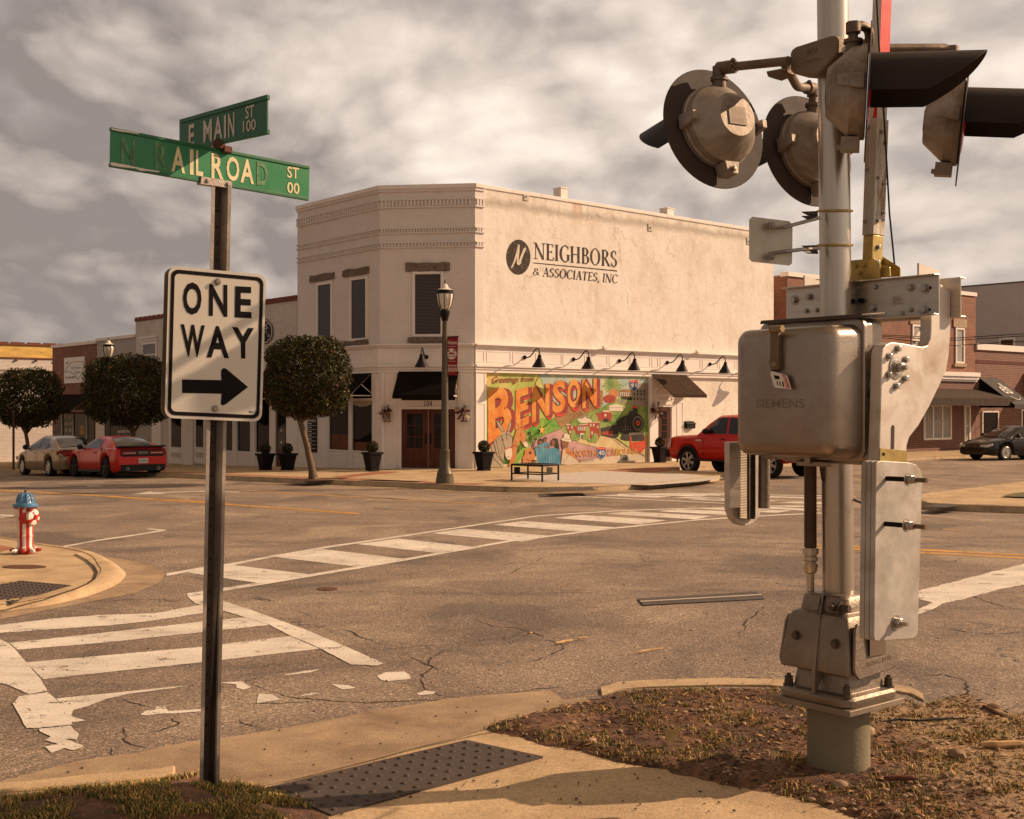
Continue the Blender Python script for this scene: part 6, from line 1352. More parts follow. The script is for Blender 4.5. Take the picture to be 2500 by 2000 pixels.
# ================================================================ VEHICLES
RUB = mat('tyre_rubber', (.018, .015, .014), .85, var=.15)
CARGL = mat('car_glass', (.012, .011, .011), .03, var=0, spec=.6)
BLKP = mat('black_plastic', (.018, .015, .014), .5, var=.1)
ALLOY = mat('alloy', (.50, .47, .43), .3, .9, var=.1)
def car(name, label, paint, sp, pos, heading, scale=1.0, cat='car'):
    root = thing(name, label, cat, (0, 0, 0))
    L, Wt, Rf, Dk = sp['L'], sp['w'], sp['roof'], sp['deck']; r = sp['r']; ax = sp['axles']; zb0 = sp['zb']
    xs = sorted(set([round(-L / 2 + L * i / 60, 3) for i in range(61)] + [round(a + r * 1.14 * math.cos(R_(t)), 3) for a in ax for t in range(0, 181, 9)]))
    def sec(x):
        h = interp(Wt, x); zt = interp(Dk, x); zb = zb0 + .06 * max(0, (abs(x) - L * .42) / (L * .08))
        for a in ax:
            d = abs(x - a)
            if d < r * 1.14: zb = max(zb, r + math.sqrt((r * 1.14) ** 2 - d * d))
        zb = min(zb, zt - .12); hh = zt - zb
        zl = min(zb + .10, zb + hh * .2)
        return [(h * .90, zb), (h * .975, zl), (h, zb + hh * .45), (h * .985, zt - hh * .22), (h * .95, zt - .05), (h * .86, zt), (h * .4, zt + .018), (0, zt + .024)]
    def yat(x, z):
        s_ = sec(x)
        for (y0, z0), (y1, z1) in zip(s_, s_[1:6]):
            if z0 <= z <= z1: return y0 + (y1 - y0) * (z - z0) / max(1e-6, z1 - z0)
        return s_[2][0]
    mb = MB(); n = 15
    for x in xs:
        s_ = sec(x)
        for y, z in s_: mb.v.append(V((x, y, z)))
        for y, z in s_[-2::-1]: mb.v.append(V((x, -y, z)))
    for i in range(len(xs) - 1):
        for k in range(n - 1): mb.f.append([i * n + k, (i + 1) * n + k, (i + 1) * n + k + 1, i * n + k + 1]); mb.m.append(0)
    mb.f += [list(range(n)), list(range((len(xs) - 1) * n, len(xs) * n))[::-1]]; mb.m += [0, 0]
    body = mb.build('body', paint, root, smooth=32, world=False)
    MB().box((0, 0, (zb0 + r * 2) / 2 + .02), L * .9, interp(Wt, 0) * 1.72, r * 2 - zb0 - .02).build('underbody', BLKP, root, world=False, smooth=0)
    # cabin
    x0, x1 = Rf[0][0], Rf[-1][0]; cx = [x0 + (x1 - x0) * i / 28 for i in range(29)]
    wt = sp['wtop']
    def csec(x):
        zr = interp(Rf, x); zb = interp(Dk, x) - .03; wb = interp(Wt, x) * .90; f = min(1, max(0, (zr - zb) / sp['ch'])); w_ = wb + (wt - wb) * f
        return [(wb, zb), ((wb + w_) / 2 + .015, (zb + zr) / 2), (w_, max(zb, zr - .07 * f)), (w_ * .84, zr - .012), (w_ * .4, zr + .008), (0, zr + .014)]
    def cy(x, z):
        s_ = csec(x)
        for (y0, z0), (y1, z1) in zip(s_, s_[1:3]):
            if z <= z1: return y0 + (y1 - y0) * (z - z0) / max(1e-6, z1 - z0)
        return s_[2][0]
    mb = MB(); m_ = 11
    for x in cx:
        s_ = csec(x)
        for y, z in s_: mb.v.append(V((x, y, z)))
        for y, z in s_[-2::-1]: mb.v.append(V((x, -y, z)))
    for i in range(28):
        for k in range(m_ - 1): mb.f.append([i * m_ + k, (i + 1) * m_ + k, (i + 1) * m_ + k + 1, i * m_ + k + 1]); mb.m.append(0)
    mb.build('cabin', paint, root, smooth=40, world=False)
    # glass: side panes and screens
    for sgn in (1, -1):
        for q in sp['win']:
            mb = MB(); cxm = sum(p[0] for p in q) / len(q); czm = sum(p[1] for p in q) / len(q)
            den = []
            for p, k in zip(q, q[1:] + q[:1]):
                for i in range(5): den.append((p[0] + (k[0] - p[0]) * i / 5, p[1] + (k[1] - p[1]) * i / 5))
            rings = [[V((cxm + (x - cxm) * f, sgn * (cy(cxm + (x - cxm) * f, czm + (z - czm) * f) + .012), czm + (z - czm) * f)) for x, z in den] for f in (1, .66, .33)] ; c = V((cxm, sgn * (cy(cxm, czm) + .012), czm)); nn = len(den)
            vs = rings[0] + rings[1] + rings[2] + [c]; fs = [(a * nn + i, a * nn + (i + 1) % nn, (a + 1) * nn + (i + 1) % nn, (a + 1) * nn + i) for a in range(2) for i in range(nn)] + [(2 * nn + i, 2 * nn + (i + 1) % nn, 3 * nn) for i in range(nn)]
            mb.add(vs, fs); mb.build('side_window', CARGL, root, world=False, smooth=60)
    for nm, (a, b) in (('windscreen', sp['ws']), ('rear_window', sp['rw'])):
        mb = MB(); N = 8
        for i in range(N + 1):
            x = a + (b - a) * i / N; s_ = csec(x); e = 1e-3; sl = (interp(Rf, x + e) - interp(Rf, x - e)) / (2 * e); nx, nz = -sl, 1; k = .014 / math.hypot(nx, nz)
            row = [(s_[3][0] * .97, s_[3][1]), (s_[4][0], s_[4][1]), (0, s_[5][1]), (-s_[4][0], s_[4][1]), (-s_[3][0] * .97, s_[3][1])]
            for y, z in row: mb.v.append(V((x + nx * k, y, z + nz * k)))
        for i in range(N):
            for j in range(4): mb.f.append([i * 5 + j, (i + 1) * 5 + j, (i + 1) * 5 + j + 1, i * 5 + j + 1]); mb.m.append(0)
        mb.build(nm, CARGL, root, world=False, smooth=60)
    # wheels
    for a in ax:
        for sgn in (1, -1):
            yo = sgn * (interp(Wt, a) - .01); tw = .24
            w_ = MB().lathe([(r * .62, -.02), (r * .70, 0), (r * .93, -.0), (r, -.03), (r, -tw + .03), (r * .93, -tw), (r * .5, -tw)], (a, yo, r), (0, sgn, 0), 28).build('wheel', RUB, root, world=False, smooth=40)
            mb = MB(); mb.lathe([(r * .66, -.012), (r * .60, -.03), (r * .58, -.09), (0, -.10)], (a, yo, r), (0, sgn, 0), 24, mi=1); mb.lathe([(r * .69, -.004), (r * .66, .002), (r * .61, -.012)], (a, yo, r), (0, sgn, 0), 24)
            ns = sp.get('spokes', 5)
            for k in range(ns):
                an = 2 * math.pi * k / ns + .3; dx, dz = math.cos(an), math.sin(an); px, pz = -dz, dx
                for off in ((-.030, .030) if sp.get('twin') else (0,)):
                    h1, h2 = (.016, .020) if sp.get('twin') else (.038, .052)
                    P1 = [(dx * r * .1 + px * (off * .5 + h1), dz * r * .1 + pz * (off * .5 + h1)), (dx * r * .1 + px * (off * .5 - h1), dz * r * .1 + pz * (off * .5 - h1)), (dx * r * .63 + px * (off - h2), dz * r * .63 + pz * (off - h2)), (dx * r * .63 + px * (off + h2), dz * r * .63 + pz * (off + h2))]
                    mb.prism([V((a + q[0], yo - sgn * .012, r + q[1])) for q in P1], (0, -sgn * .03, 0))
            mb.lathe([(r * .16, -.02), (r * .14, .004), (0, .006)], (a, yo, r), (0, sgn, 0), 12)
            mb.build('rim', [sp['rim'], BLKP], w_, world=False, smooth=30)
    # seams, handles, mirrors
    for sgn in (1, -1):
        mb = MB()
        for x, za, zb_ in sp['seams']:
            q = [za + (zb_ - za) * i / 8 for i in range(9)]
            for z0, z1 in zip(q, q[1:]): mb.poly([V((x - .008, sgn * (yat(x, z0) + .004), z0)), V((x + .008, sgn * (yat(x, z0) + .004), z0)), V((x + .008, sgn * (yat(x, z1) + .004), z1)), V((x - .008, sgn * (yat(x, z1) + .004), z1))])
        mb.build('door_seam', BLKP, root, world=False, smooth=0)
        for x, z in sp['handles']: MB().box((x, sgn * (yat(x, z) + .012), z), .17, .03, .035).build('door_handle', sp.get('hm', paint), root, world=False, bevel=.008)
        x, z = sp['mirror']; mb = MB(); mb.lathe([(0, -.10), (.07, -.08), (.10, 0), (.09, .06), (0, .09)], (x, sgn * (cy(x, z) + .17), z + .06), (-1, 0, .05), 12, sx=1.0); mb.tube([(x + .03, sgn * (cy(x, z) - .02), z), (x, sgn * (cy(x, z) + .14), z + .03)], .03, 6); mb.build('wing_mirror', sp['mm'], root, world=False, smooth=60)
    sp['extra'](root, sec, yat, paint)
    root.location = pos; root.rotation_euler = (0, 0, math.atan2(heading[1], heading[0])); root.scale = (scale,) * 3
    return root
def lamp_patch(root, name, m_, pts, parent=None): return MB().poly([V(p) for p in pts]).build(name, m_, root, world=False, smooth=0)
TAIL = mat('tail_lamp', (.22, .012, .010), .15, var=0); HEADL = mat('head_lamp', (.50, .47, .42), .1, var=0)
REDP = mat('red_paint', (.52, .012, .006), .3, var=.05, scale=.8, coat=.35); REDT = mat('truck_red', (.50, .013, .007), .28, var=.05, scale=.8, coat=.4)
SILV = mat('champagne_paint', (.27, .185, .10), .3, .3, var=.04, scale=.8, coat=.6); DRKP = mat('dark_paint', (.011, .007, .005), .25, .1, var=.05, coat=.35)
PLATE = mat('number_plate', (.56, .53, .49), .5, var=.08, scale=20)
def plate(root, x, z, s, sgn=-1):
    p = MB().box((x, 0, z), .02, .34, .17).build('number_plate', PLATE, root, world=False, smooth=0); mb = MB(); e = x + sgn * .012
    letters(mb, s, (e, .13, z - .035), (e, -.13, z - .035), (e, -.13, z + .04), (e, .13, z + .04), .012); mb.build('plate_print', mat('plate_ink', (.06, .06, .12), .6, var=0), p, world=False, smooth=0)
def muscle_extra(root, sec, yat, paint):
    # full width recessed tail band, spoiler, dark valance
    mb = MB(); mb.prism([V((-2.515, y, z)) for y, z in ((.80, .90), (.72, .975), (-.72, .975), (-.80, .90), (-.80, .80), (-.72, .735), (.72, .735), (.80, .80))], (.08, 0, 0)); tb = mb.build('tail_light_band', BLKP, root, world=False, smooth=0)
    for s in (1, -1): mb = MB(); mb.prism([V((-2.525, s * y, z)) for y, z in ((.24, .80), (.74, .80), (.77, .86), (.74, .92), (.24, .92))], (.03, 0, 0)); mb.build('tail_light', TAIL, tb, world=False, smooth=0); mb = MB(); mb.box((-2.53, s * .48, .85), .01, .44, .014); mb.build('light_bar', mat('chrome_strip', (.5, .45, .4), .2, .8, var=0), tb, world=False, smooth=0)
    MB().box((-2.522, 0, .86), .02, .36, .10).build('badge_plate', mat('dull_grey', (.16, .14, .12), .4, var=.1), tb, world=False, smooth=0)
    mb = MB(); mb.prism([V((-2.55, -.84, 1.06)), V((-2.50, -.84, 1.11)), V((-2.2, -.80, 1.075)), V((-2.2, -.80, 1.04))], (0, 1.66, 0)); mb.build('spoiler', BLKP, root, world=False, smooth=0, bevel=.01)
    mb = MB(); mb.prism([V((-2.515, y, z)) for y, z in ((.80, .46), (-.80, .46), (-.78, .24), (.78, .24))], (.2, 0, 0)); va = mb.build('rear_valance', BLKP, root, world=False, smooth=0)
    for s in (1, -1): MB().lathe([(.05, 0), (.055, .02), (.045, .02), (.04, 0)], (-2.51, s * .55, .32), (-1, 0, 0), 12).build('exhaust', ALLOY, va, world=False)
    plate(root, -2.53, .585, 'LCE-9276')
    for s in (1, -1): MB().box((0, s * .90, .24), 2.1, .08, .10).build('side_skirt', BLKP, root, world=False, bevel=.02)
    MB().lathe([(.07, 0), (.06, .012), (0, .014)], (-1.25, yat(-1.25, .95) + .0, .99), (0, 1, .25), 14).build('fuel_cap', BLKP, root, world=False)
    MB().box((-2.28, .915, .66), .12, .02, .03).build('side_marker', TAIL, root, world=False, smooth=0)
def sedan_extra(root, sec, yat, paint):
    for s in (1, -1):
        q = [(-2.46, .35, .93), (-2.46, .72, .92), (-2.36, .80, .90), (-2.15, .86, .88), (-2.1, .87, .78), (-2.36, .84, .70), (-2.46, .70, .68), (-2.46, .35, .70)]
        mb = MB(); mb.prism([V((x - .012, s * (y + .01), z)) for x, y, z in q], (.06, -s * .03, 0)); mb.build('tail_light', TAIL, root, world=False, smooth=0)
        mb = MB(); mb.prism([V((x + .02, s * (y + .0), z)) for x, y, z in ((2.40, .45, .66), (2.34, .76, .68), (2.16, .84, .72), (2.16, .85, .64), (2.36, .78, .56), (2.42, .45, .56))], (-.05, 0, 0)); mb.build('headlight', HEADL, root, world=False, smooth=0)
    MB().box((2.40, 0, .42), .1, 1.4, .12).build('front_bumper', paint, root, world=False, bevel=.03)
    plate(root, -2.47, .72, 'BHT-4102')
def truck_extra(root, sec, yat, paint):
    mb = MB()
    for z in (.90, 1.0, 1.1): mb.box((2.955, 0, z), .06, 1.3, .06)
    mb.box((2.93, 0, 1.0), .04, 1.4, .34); mb.build('grille', BLKP, root, world=False, bevel=.01)
    for s in (1, -1):
        mb = MB(); mb.prism([V((x, s * y, z)) for x, y, z in ((2.93, .70, 1.15), (2.80, .98, 1.14), (2.72, 1.005, 1.12), (2.76, 1.0, .88), (2.92, .96, .86), (2.96, .70, .88))], (-.06, 0, 0)); mb.build('headlight', HEADL, root, world=False, smooth=0)
        MB().box((.1, s * .98, .47), 3.0, .14, .06).build('running_board', BLKP, root, world=False, bevel=.02)
        mb = MB()
        for a in (1.85, -1.85):
            pts = [(a + .50 * math.cos(R_(t)), s * 1.015, .41 + .50 * math.sin(R_(t))) for t in range(-5, 186, 12)]; mb.tube(pts, .035, 6)
        mb.build('arch_trim', BLKP, root, world=False)
    MB().box((2.95, 0, .66), .22, 1.96, .26).build('front_bumper', BLKP, root, world=False, bevel=.05)
    for s in (1, -1): MB().box((-2.93, s * .93, 1.12), .10, .14, .44).build('tail_light', TAIL, root, world=False, bevel=.02)
    MB().box((-3.0, 0, .64), .16, 1.9, .20).build('rear_bumper', ALLOY, root, world=False, bevel=.04)
    MB().box((-2.955, 0, 1.24), .02, .30, .08).build('tailgate_handle', BLKP, root, world=False, bevel=.01)
    mb = MB()
    for y in (-.84, .84): mb.box((-2.952, y, 1.08), .012, .012, .56)
    mb.box((-2.952, 0, .80), .012, 1.66, .012); mb.build('tailgate_seam', BLKP, root, world=False, smooth=0)
    MB().box((-2.05, 0, 1.417), 1.55, 1.62, .01).build('bed_cover', BLKP, root, world=False, smooth=0)
    MB().box((1.35, yat(1.35, 1.12) + .008, 1.12), .26, .01, .06).build('badge', ALLOY, root, world=False, smooth=0)
muscle = dict(L=5.0, r=.365, zb=.20, axles=(1.47, -1.48), w=[(-2.5, .84), (-2.4, .91), (-1.5, .965), (-.5, .925), (.5, .925), (1.5, .955), (2.2, .90), (2.5, .74)], deck=[(-2.5, .90), (-2.46, 1.0), (-2.3, 1.045), (-1.5, 1.06), (-1.0, 1.02), (0, .985), (1.1, .985), (2.2, .91), (2.42, .82), (2.5, .66)], roof=[(-1.95, 1.045), (-1.55, 1.22), (-1.1, 1.37), (-.6, 1.435), (-.1, 1.45), (.3, 1.41), (.72, 1.22), (1.18, .985)], wtop=.60, ch=.42, win=[[(-.78, 1.05), (-.74, 1.30), (-.3, 1.365), (.12, 1.355), (.42, 1.24), (.78, 1.06), (.76, 1.02)]], ws=(1.10, .34), rw=(-1.86, -1.08), rim=mat('black_rim', (.03, .027, .025), .4, .6, var=.1), spokes=5, twin=True, seams=[(.92, .3, .96), (-.72, .3, 1.0)], handles=[(-.55, .88)], hm=BLKP, mirror=(.72, 1.02), mm=BLKP, extra=muscle_extra)
sedan = dict(L=4.95, r=.325, zb=.20, axles=(1.42, -1.35), w=[(-2.47, .74), (-2.3, .84), (-1.4, .91), (0, .915), (1.4, .90), (2.1, .84), (2.47, .62)], deck=[(-2.47, .70), (-2.42, .90), (-2.2, .985), (-1.5, 1.0), (-.8, .955), (.6, .94), (1.15, .935), (1.9, .83), (2.3, .70), (2.47, .52)], roof=[(-2.0, .985), (-1.6, 1.13), (-1.1, 1.32), (-.6, 1.41), (0, 1.44), (.35, 1.40), (.85, 1.18), (1.32, .93)], wtop=.57, ch=.46, win=[[(.88, 1.0), (.78, 1.09), (.42, 1.27), (.05, 1.345), (-.20, 1.35), (-.20, .98)], [(-.28, .985), (-.28, 1.345), (-.62, 1.32), (-.96, 1.18), (-1.04, 1.03), (-.98, .99)], [(-1.08, 1.0), (-1.10, 1.08), (-1.02, 1.17), (-1.22, 1.11), (-1.36, 1.03)]], ws=(1.24, .42), rw=(-1.92, -1.0), rim=ALLOY, spokes=6, seams=[(.92, .3, .9), (-.24, .26, .95), (-1.02, .5, .98)], handles=[(.02, .82), (-.85, .83)], mirror=(.82, .97), mm=BLKP, extra=sedan_extra)
crossover = dict(sedan, r=.345, w=[(-2.4, .76), (-2.2, .86), (-1.4, .92), (0, .915), (1.4, .905), (2.1, .86), (2.47, .66)], spokes=10, rim=mat('bright_rim', (.45, .42, .38), .35, .8, var=.1))
truck = dict(L=5.9, r=.43, zb=.46, axles=(1.87, -1.85), w=[(-2.95, .95), (-2.8, .99), (0, 1.0), (2.4, 1.0), (2.8, .96), (2.95, .86)], deck=[(-2.95, 1.34), (-2.9, 1.40), (-1.2, 1.41), (-1.12, 1.33), (.9, 1.30), (1.5, 1.29), (2.5, 1.25), (2.8, 1.19), (2.95, 1.05)], roof=[(-1.2, 1.36), (-1.10, 1.78), (-.9, 1.91), (0, 1.96), (.55, 1.945), (.95, 1.74), (1.5, 1.28)], wtop=.76, ch=.60, win=[[(1.10, 1.36), (.86, 1.62), (.58, 1.83), (.20, 1.87), (.12, 1.855), (.12, 1.34)], [(.02, 1.34), (.02, 1.86), (-.55, 1.85), (-.78, 1.80), (-.86, 1.36)]], ws=(1.42, .62), rw=(-1.185, -1.0), rim=mat('machined_rim', (.40, .37, .34), .35, .8, var=.1), spokes=6, twin=False, seams=[(1.12, .55, 1.26), (.07, .55, 1.28), (-1.0, .6, 1.3), (-1.16, .6, 1.36)], handles=[(.22, 1.18), (-.80, 1.19)], hm=BLKP, mirror=(.98, 1.36), mm=BLKP, extra=truck_extra)
def place_car(wheel_px, wheel_local, heading, sc_):
    p = P(*wheel_px); h = V(heading).normalized(); lf = V((-h.y, h.x, 0)); return p - (h * wheel_local[0] + lf * wheel_local[1]) * sc_
Ld = (LD.x, LD.y, 0)
pr = place_car((255, 1167.5), (-1.48, .95), Ld, .95)
pr.z = zg(pr.x, pr.y); red_car = car('parked_car', 'red two-door muscle car with black spoiler parked at the kerb', REDP, muscle, pr, Ld, .95)
ps = place_car((117, 1163), (-1.35, .90), Ld, 1.0); ps.z = zg(ps.x, ps.y)
car('parked_car', 'champagne four-door sedan parked ahead of the red coupe', SILV, sedan, ps, Ld, 1.0)
def tilt(o, dz): o.rotation_euler.y = dz
for o in [x for x in COL.objects if x.name.startswith('parked_car') and x.parent is None]: o.rotation_euler = (0, math.atan(.024), math.atan2(LD.y, LD.x))
pt_ = place_car((1678, 1157), (1.87, 1.0), Ld, .90); car('pickup_truck', 'red crew cab pickup parked nose-in by the mural wall', REDT, truck, pt_, Ld, .90, 'pickup truck').scale.z = .985
hd = V((-math.cos(R_(25)), -math.sin(R_(25)), 0)); pd = place_car((2378, 1121), (1.42, -.9), hd, .98)
car('parked_car', 'dark brown car parked before the right hand brick shops', DRKP, crossover, pd, hd, .98)
# ================================================================ TREES, PLANTERS, LAMPS, BENCH, HYDRANT
LEAFM = mat('holly_leaf', (.034, .033, .007), .5, var=.35, scale=2.2, island=.45, spec=.2)
LEAFR = mat('reddish_leaf', (.11, .032, .012), .45, var=.3, scale=4, island=.5)
LEAFY = mat('yellow_green_leaf', (.10, .088, .016), .38, var=.3, scale=3, island=.5)
BARK = mat('grey_bark', (.14, .095, .06), .9, var=.35, scale=12, bump=.8, bscale=20)
def crown(c, rad, n, size, seed, pw=3.1, red=.05, yel=.16):
    rnd = random.Random(seed); mb = MB(); c = V(c); k = 0
    while k < n:
        x, y, z = (rnd.uniform(-1, 1) for _ in range(3)); q = abs(x) ** pw + abs(y) ** pw + abs(z) ** pw
        if q > 1: continue
        s_ = q ** (1 / pw); p = V((x, y, z))
        lump = noise.noise(p * 2.3 + V((seed, 0, 0))) * .11 + noise.noise(p * 6 + V((0, seed, 0))) * .06
        if s_ < rnd.uniform(.45, .93): continue
        if noise.noise(p * 4.5 + V((seed, seed, 0))) < -.27: continue
        und = 1 if z > -.55 else .9 + .1 * rnd.random()
        o = c + V((x * rad[0], y * rad[1], z * rad[2] * und)) * (1 + lump); k += 1
        out = V((x / rad[0], y / rad[1], z / rad[2])).normalized()
        a = V((rnd.gauss(0, 1), rnd.gauss(0, 1), rnd.gauss(0, 1))).normalized(); nn = (out * .8 + a).normalized(); t = nn.cross(V((rnd.gauss(0, 1), rnd.gauss(0, 1), rnd.gauss(0, 1)))).normalized(); b = nn.cross(t)
        L = size * rnd.uniform(.7, 1.35); wd = L * .42
        r = rnd.random(); hot = noise.noise(p * 1.6 + V((seed * 2, 0, 5))) > .18
        mi = 1 if r < red * (3 if hot else .5) else (2 if r < red + yel else 0)
        mb.add([o - t * L, o + b * wd + nn * L * .15, o + t * L, o - b * wd + nn * L * .15], [(0, 1, 2), (0, 2, 3)], mi)
    return mb
def topiary(label, base, top, cc, rad, n, size, seed, limbs=()):
    o = thing('topiary_tree', label, 'tree', base, 'clipped street trees')
    mb = MB(); pts = []; B = V(base); Tt = V(top)
    for i in range(9):
        k = i / 8; p = B.lerp(Tt, k); p += V((math.sin(k * 3.1) * .05 + noise.noise(V((k * 4, seed, 0))) * .04, noise.noise(V((k * 4, seed, 3))) * .04, 0)); pts.append(p)
    mb.tube(pts, [.15, .105, .095, .09, .088, .085, .082, .08, .07], 10)
    tr = mb.build('trunk', BARK, o, smooth=60)
    rnd = random.Random(seed)
    for i in range(7):
        a = rnd.uniform(0, 6.28); e = V(cc) + V((math.cos(a) * rad[0] * .6, math.sin(a) * rad[1] * .6, rnd.uniform(-.3, .4) * rad[2])); s_ = pts[rnd.choice((6, 7, 8))]; m_ = s_.lerp(e, .5) + V((math.cos(a) * .12, math.sin(a) * .12, -.1))
        MB().tube([s_, m_, e], [.06, .04, .018], 6).build('limb', BARK, tr, smooth=60)
    crown(cc, rad, n, size, seed).build('crown', [LEAFM, LEAFR, LEAFY], o, smooth=0, recalc=False)
    return o
def tree_at(label, base_px, top_px, crown_px, Y, n, size, seed, zk=KZ):
    s = Y / F; b = at(*base_px, Y); b.z = zg(b.x, b.y) + zk; t = at(*top_px, Y)
    x0, y0, x1, y1 = crown_px; c = at((x0 + x1) / 2, (y0 + y1) / 2, Y); rx = (x1 - x0) / 2 * s; rz = (y1 - y0) / 2 * s
    return topiary(label, b, t, c, (rx, rx * .95, rz), n, size, seed)
b1 = P(765, 1170, KZ)
tree_at('squarish clipped tree with a leaning trunk before the corner shop', (765, 1170), (726, 1010), (650, 822, 853, 1024), b1.y, 30000, .043, 3)
tree_at('clipped tree with a wide flat crown behind the red coupe', (326, 1120), (322, 1030), (213, 868, 412, 1044), 50, 26000, .055, 5)
tree_at('clipped tree at the left edge beside the white warehouse wall', (72, 1112), (58, 1035), (-12, 900, 146, 1046), 57, 22000, .058, 8)
# low straggling shoots are part of the crowns; bare soil square under the first tree
q = T(c6, [(235, 1582), (470, 1570), (690, 1566), (640, 1578), (440, 1592)]); tag(MB().poly([P(*p, KZ + .008) for p in q]).build('tree_pit', mat('mulch', (.06, .032, .018), .95, var=.5, scale=12, bump=.8, bscale=40), smooth=0), 'dark mulch bed at the foot of the leaning tree', kind='structure')
# ---- planters
def planter(label, px, h, dz=KZ):
    b = P(*px, dz); s = 1
    o = thing('planter', label, 'planter', b, 'black pots with clipped balls')
    mb = MB(); f = lambda w, z: [V((b.x + x * w, b.y + y * w, b.z + z)) for x, y in ((-1, -1), (1, -1), (1, 1), (-1, 1))]
    rot = Matrix.Rotation(R_(40), 3, 'Z')
    def g(w, z): return [b + rot @ V((x * w, y * w, z)) for x, y in ((-1, -1), (1, -1), (1, 1), (-1, 1))]
    H = h * .62
    for (w0, z0, w1, z1) in ((.17, 0, .17, .05), (.155, .05, .225, H - .07), (.26, H - .07, .265, H)): mb.hexa(g(w0, z0) + g(w1, z1))
    pot = mb.build('pot', POTM, o, bevel=.008)
    for k in range(4):
        r4 = Matrix.Rotation(R_(40 + 90 * k), 3, 'Z'); q = [b + r4 @ V((x, -(.155 + .07 * (z - .05) / (H - .12)) - .004, z)) for x, z in ((-.10, .12), (.10, .12), (.13, H - .14), (-.13, H - .14))]; q2 = [p + r4 @ V((0, -.01, 0)) for p in q]
        mb = MB()
        for i in range(4): j = (i + 1) % 4; c0 = sum(q2, V()) / 4; mb.poly([q2[i], q2[j], q2[j].lerp(c0, .14), q2[i].lerp(c0, .14)])
        mb.build('pot_panel', IRONB, pot, smooth=0)
    mb = crown(b + V((0, 0, h * .79)), (h * .20, h * .20, h * .20), 1500, .026, int(px[0]), 2.0, .02, .06); mb.build('shrub', [LEAFM, LEAFR, LEAFY], o, smooth=0, recalc=False)
    return o
planter('black pot with clipped ball at the right of the low shop door', (648, 1148), .92)
planter('black pot with clipped ball between the low shop door and the directory board', (702, 1148), .92)
planter('black pot with clipped ball at the left of the double doors', (909, 1150), .98)
planter('black pot with clipped ball at the left end of the mural', (1181, 1149), .98)
planter('black pot with clipped ball at the right end of the mural', (1611, 1129.5), .95)
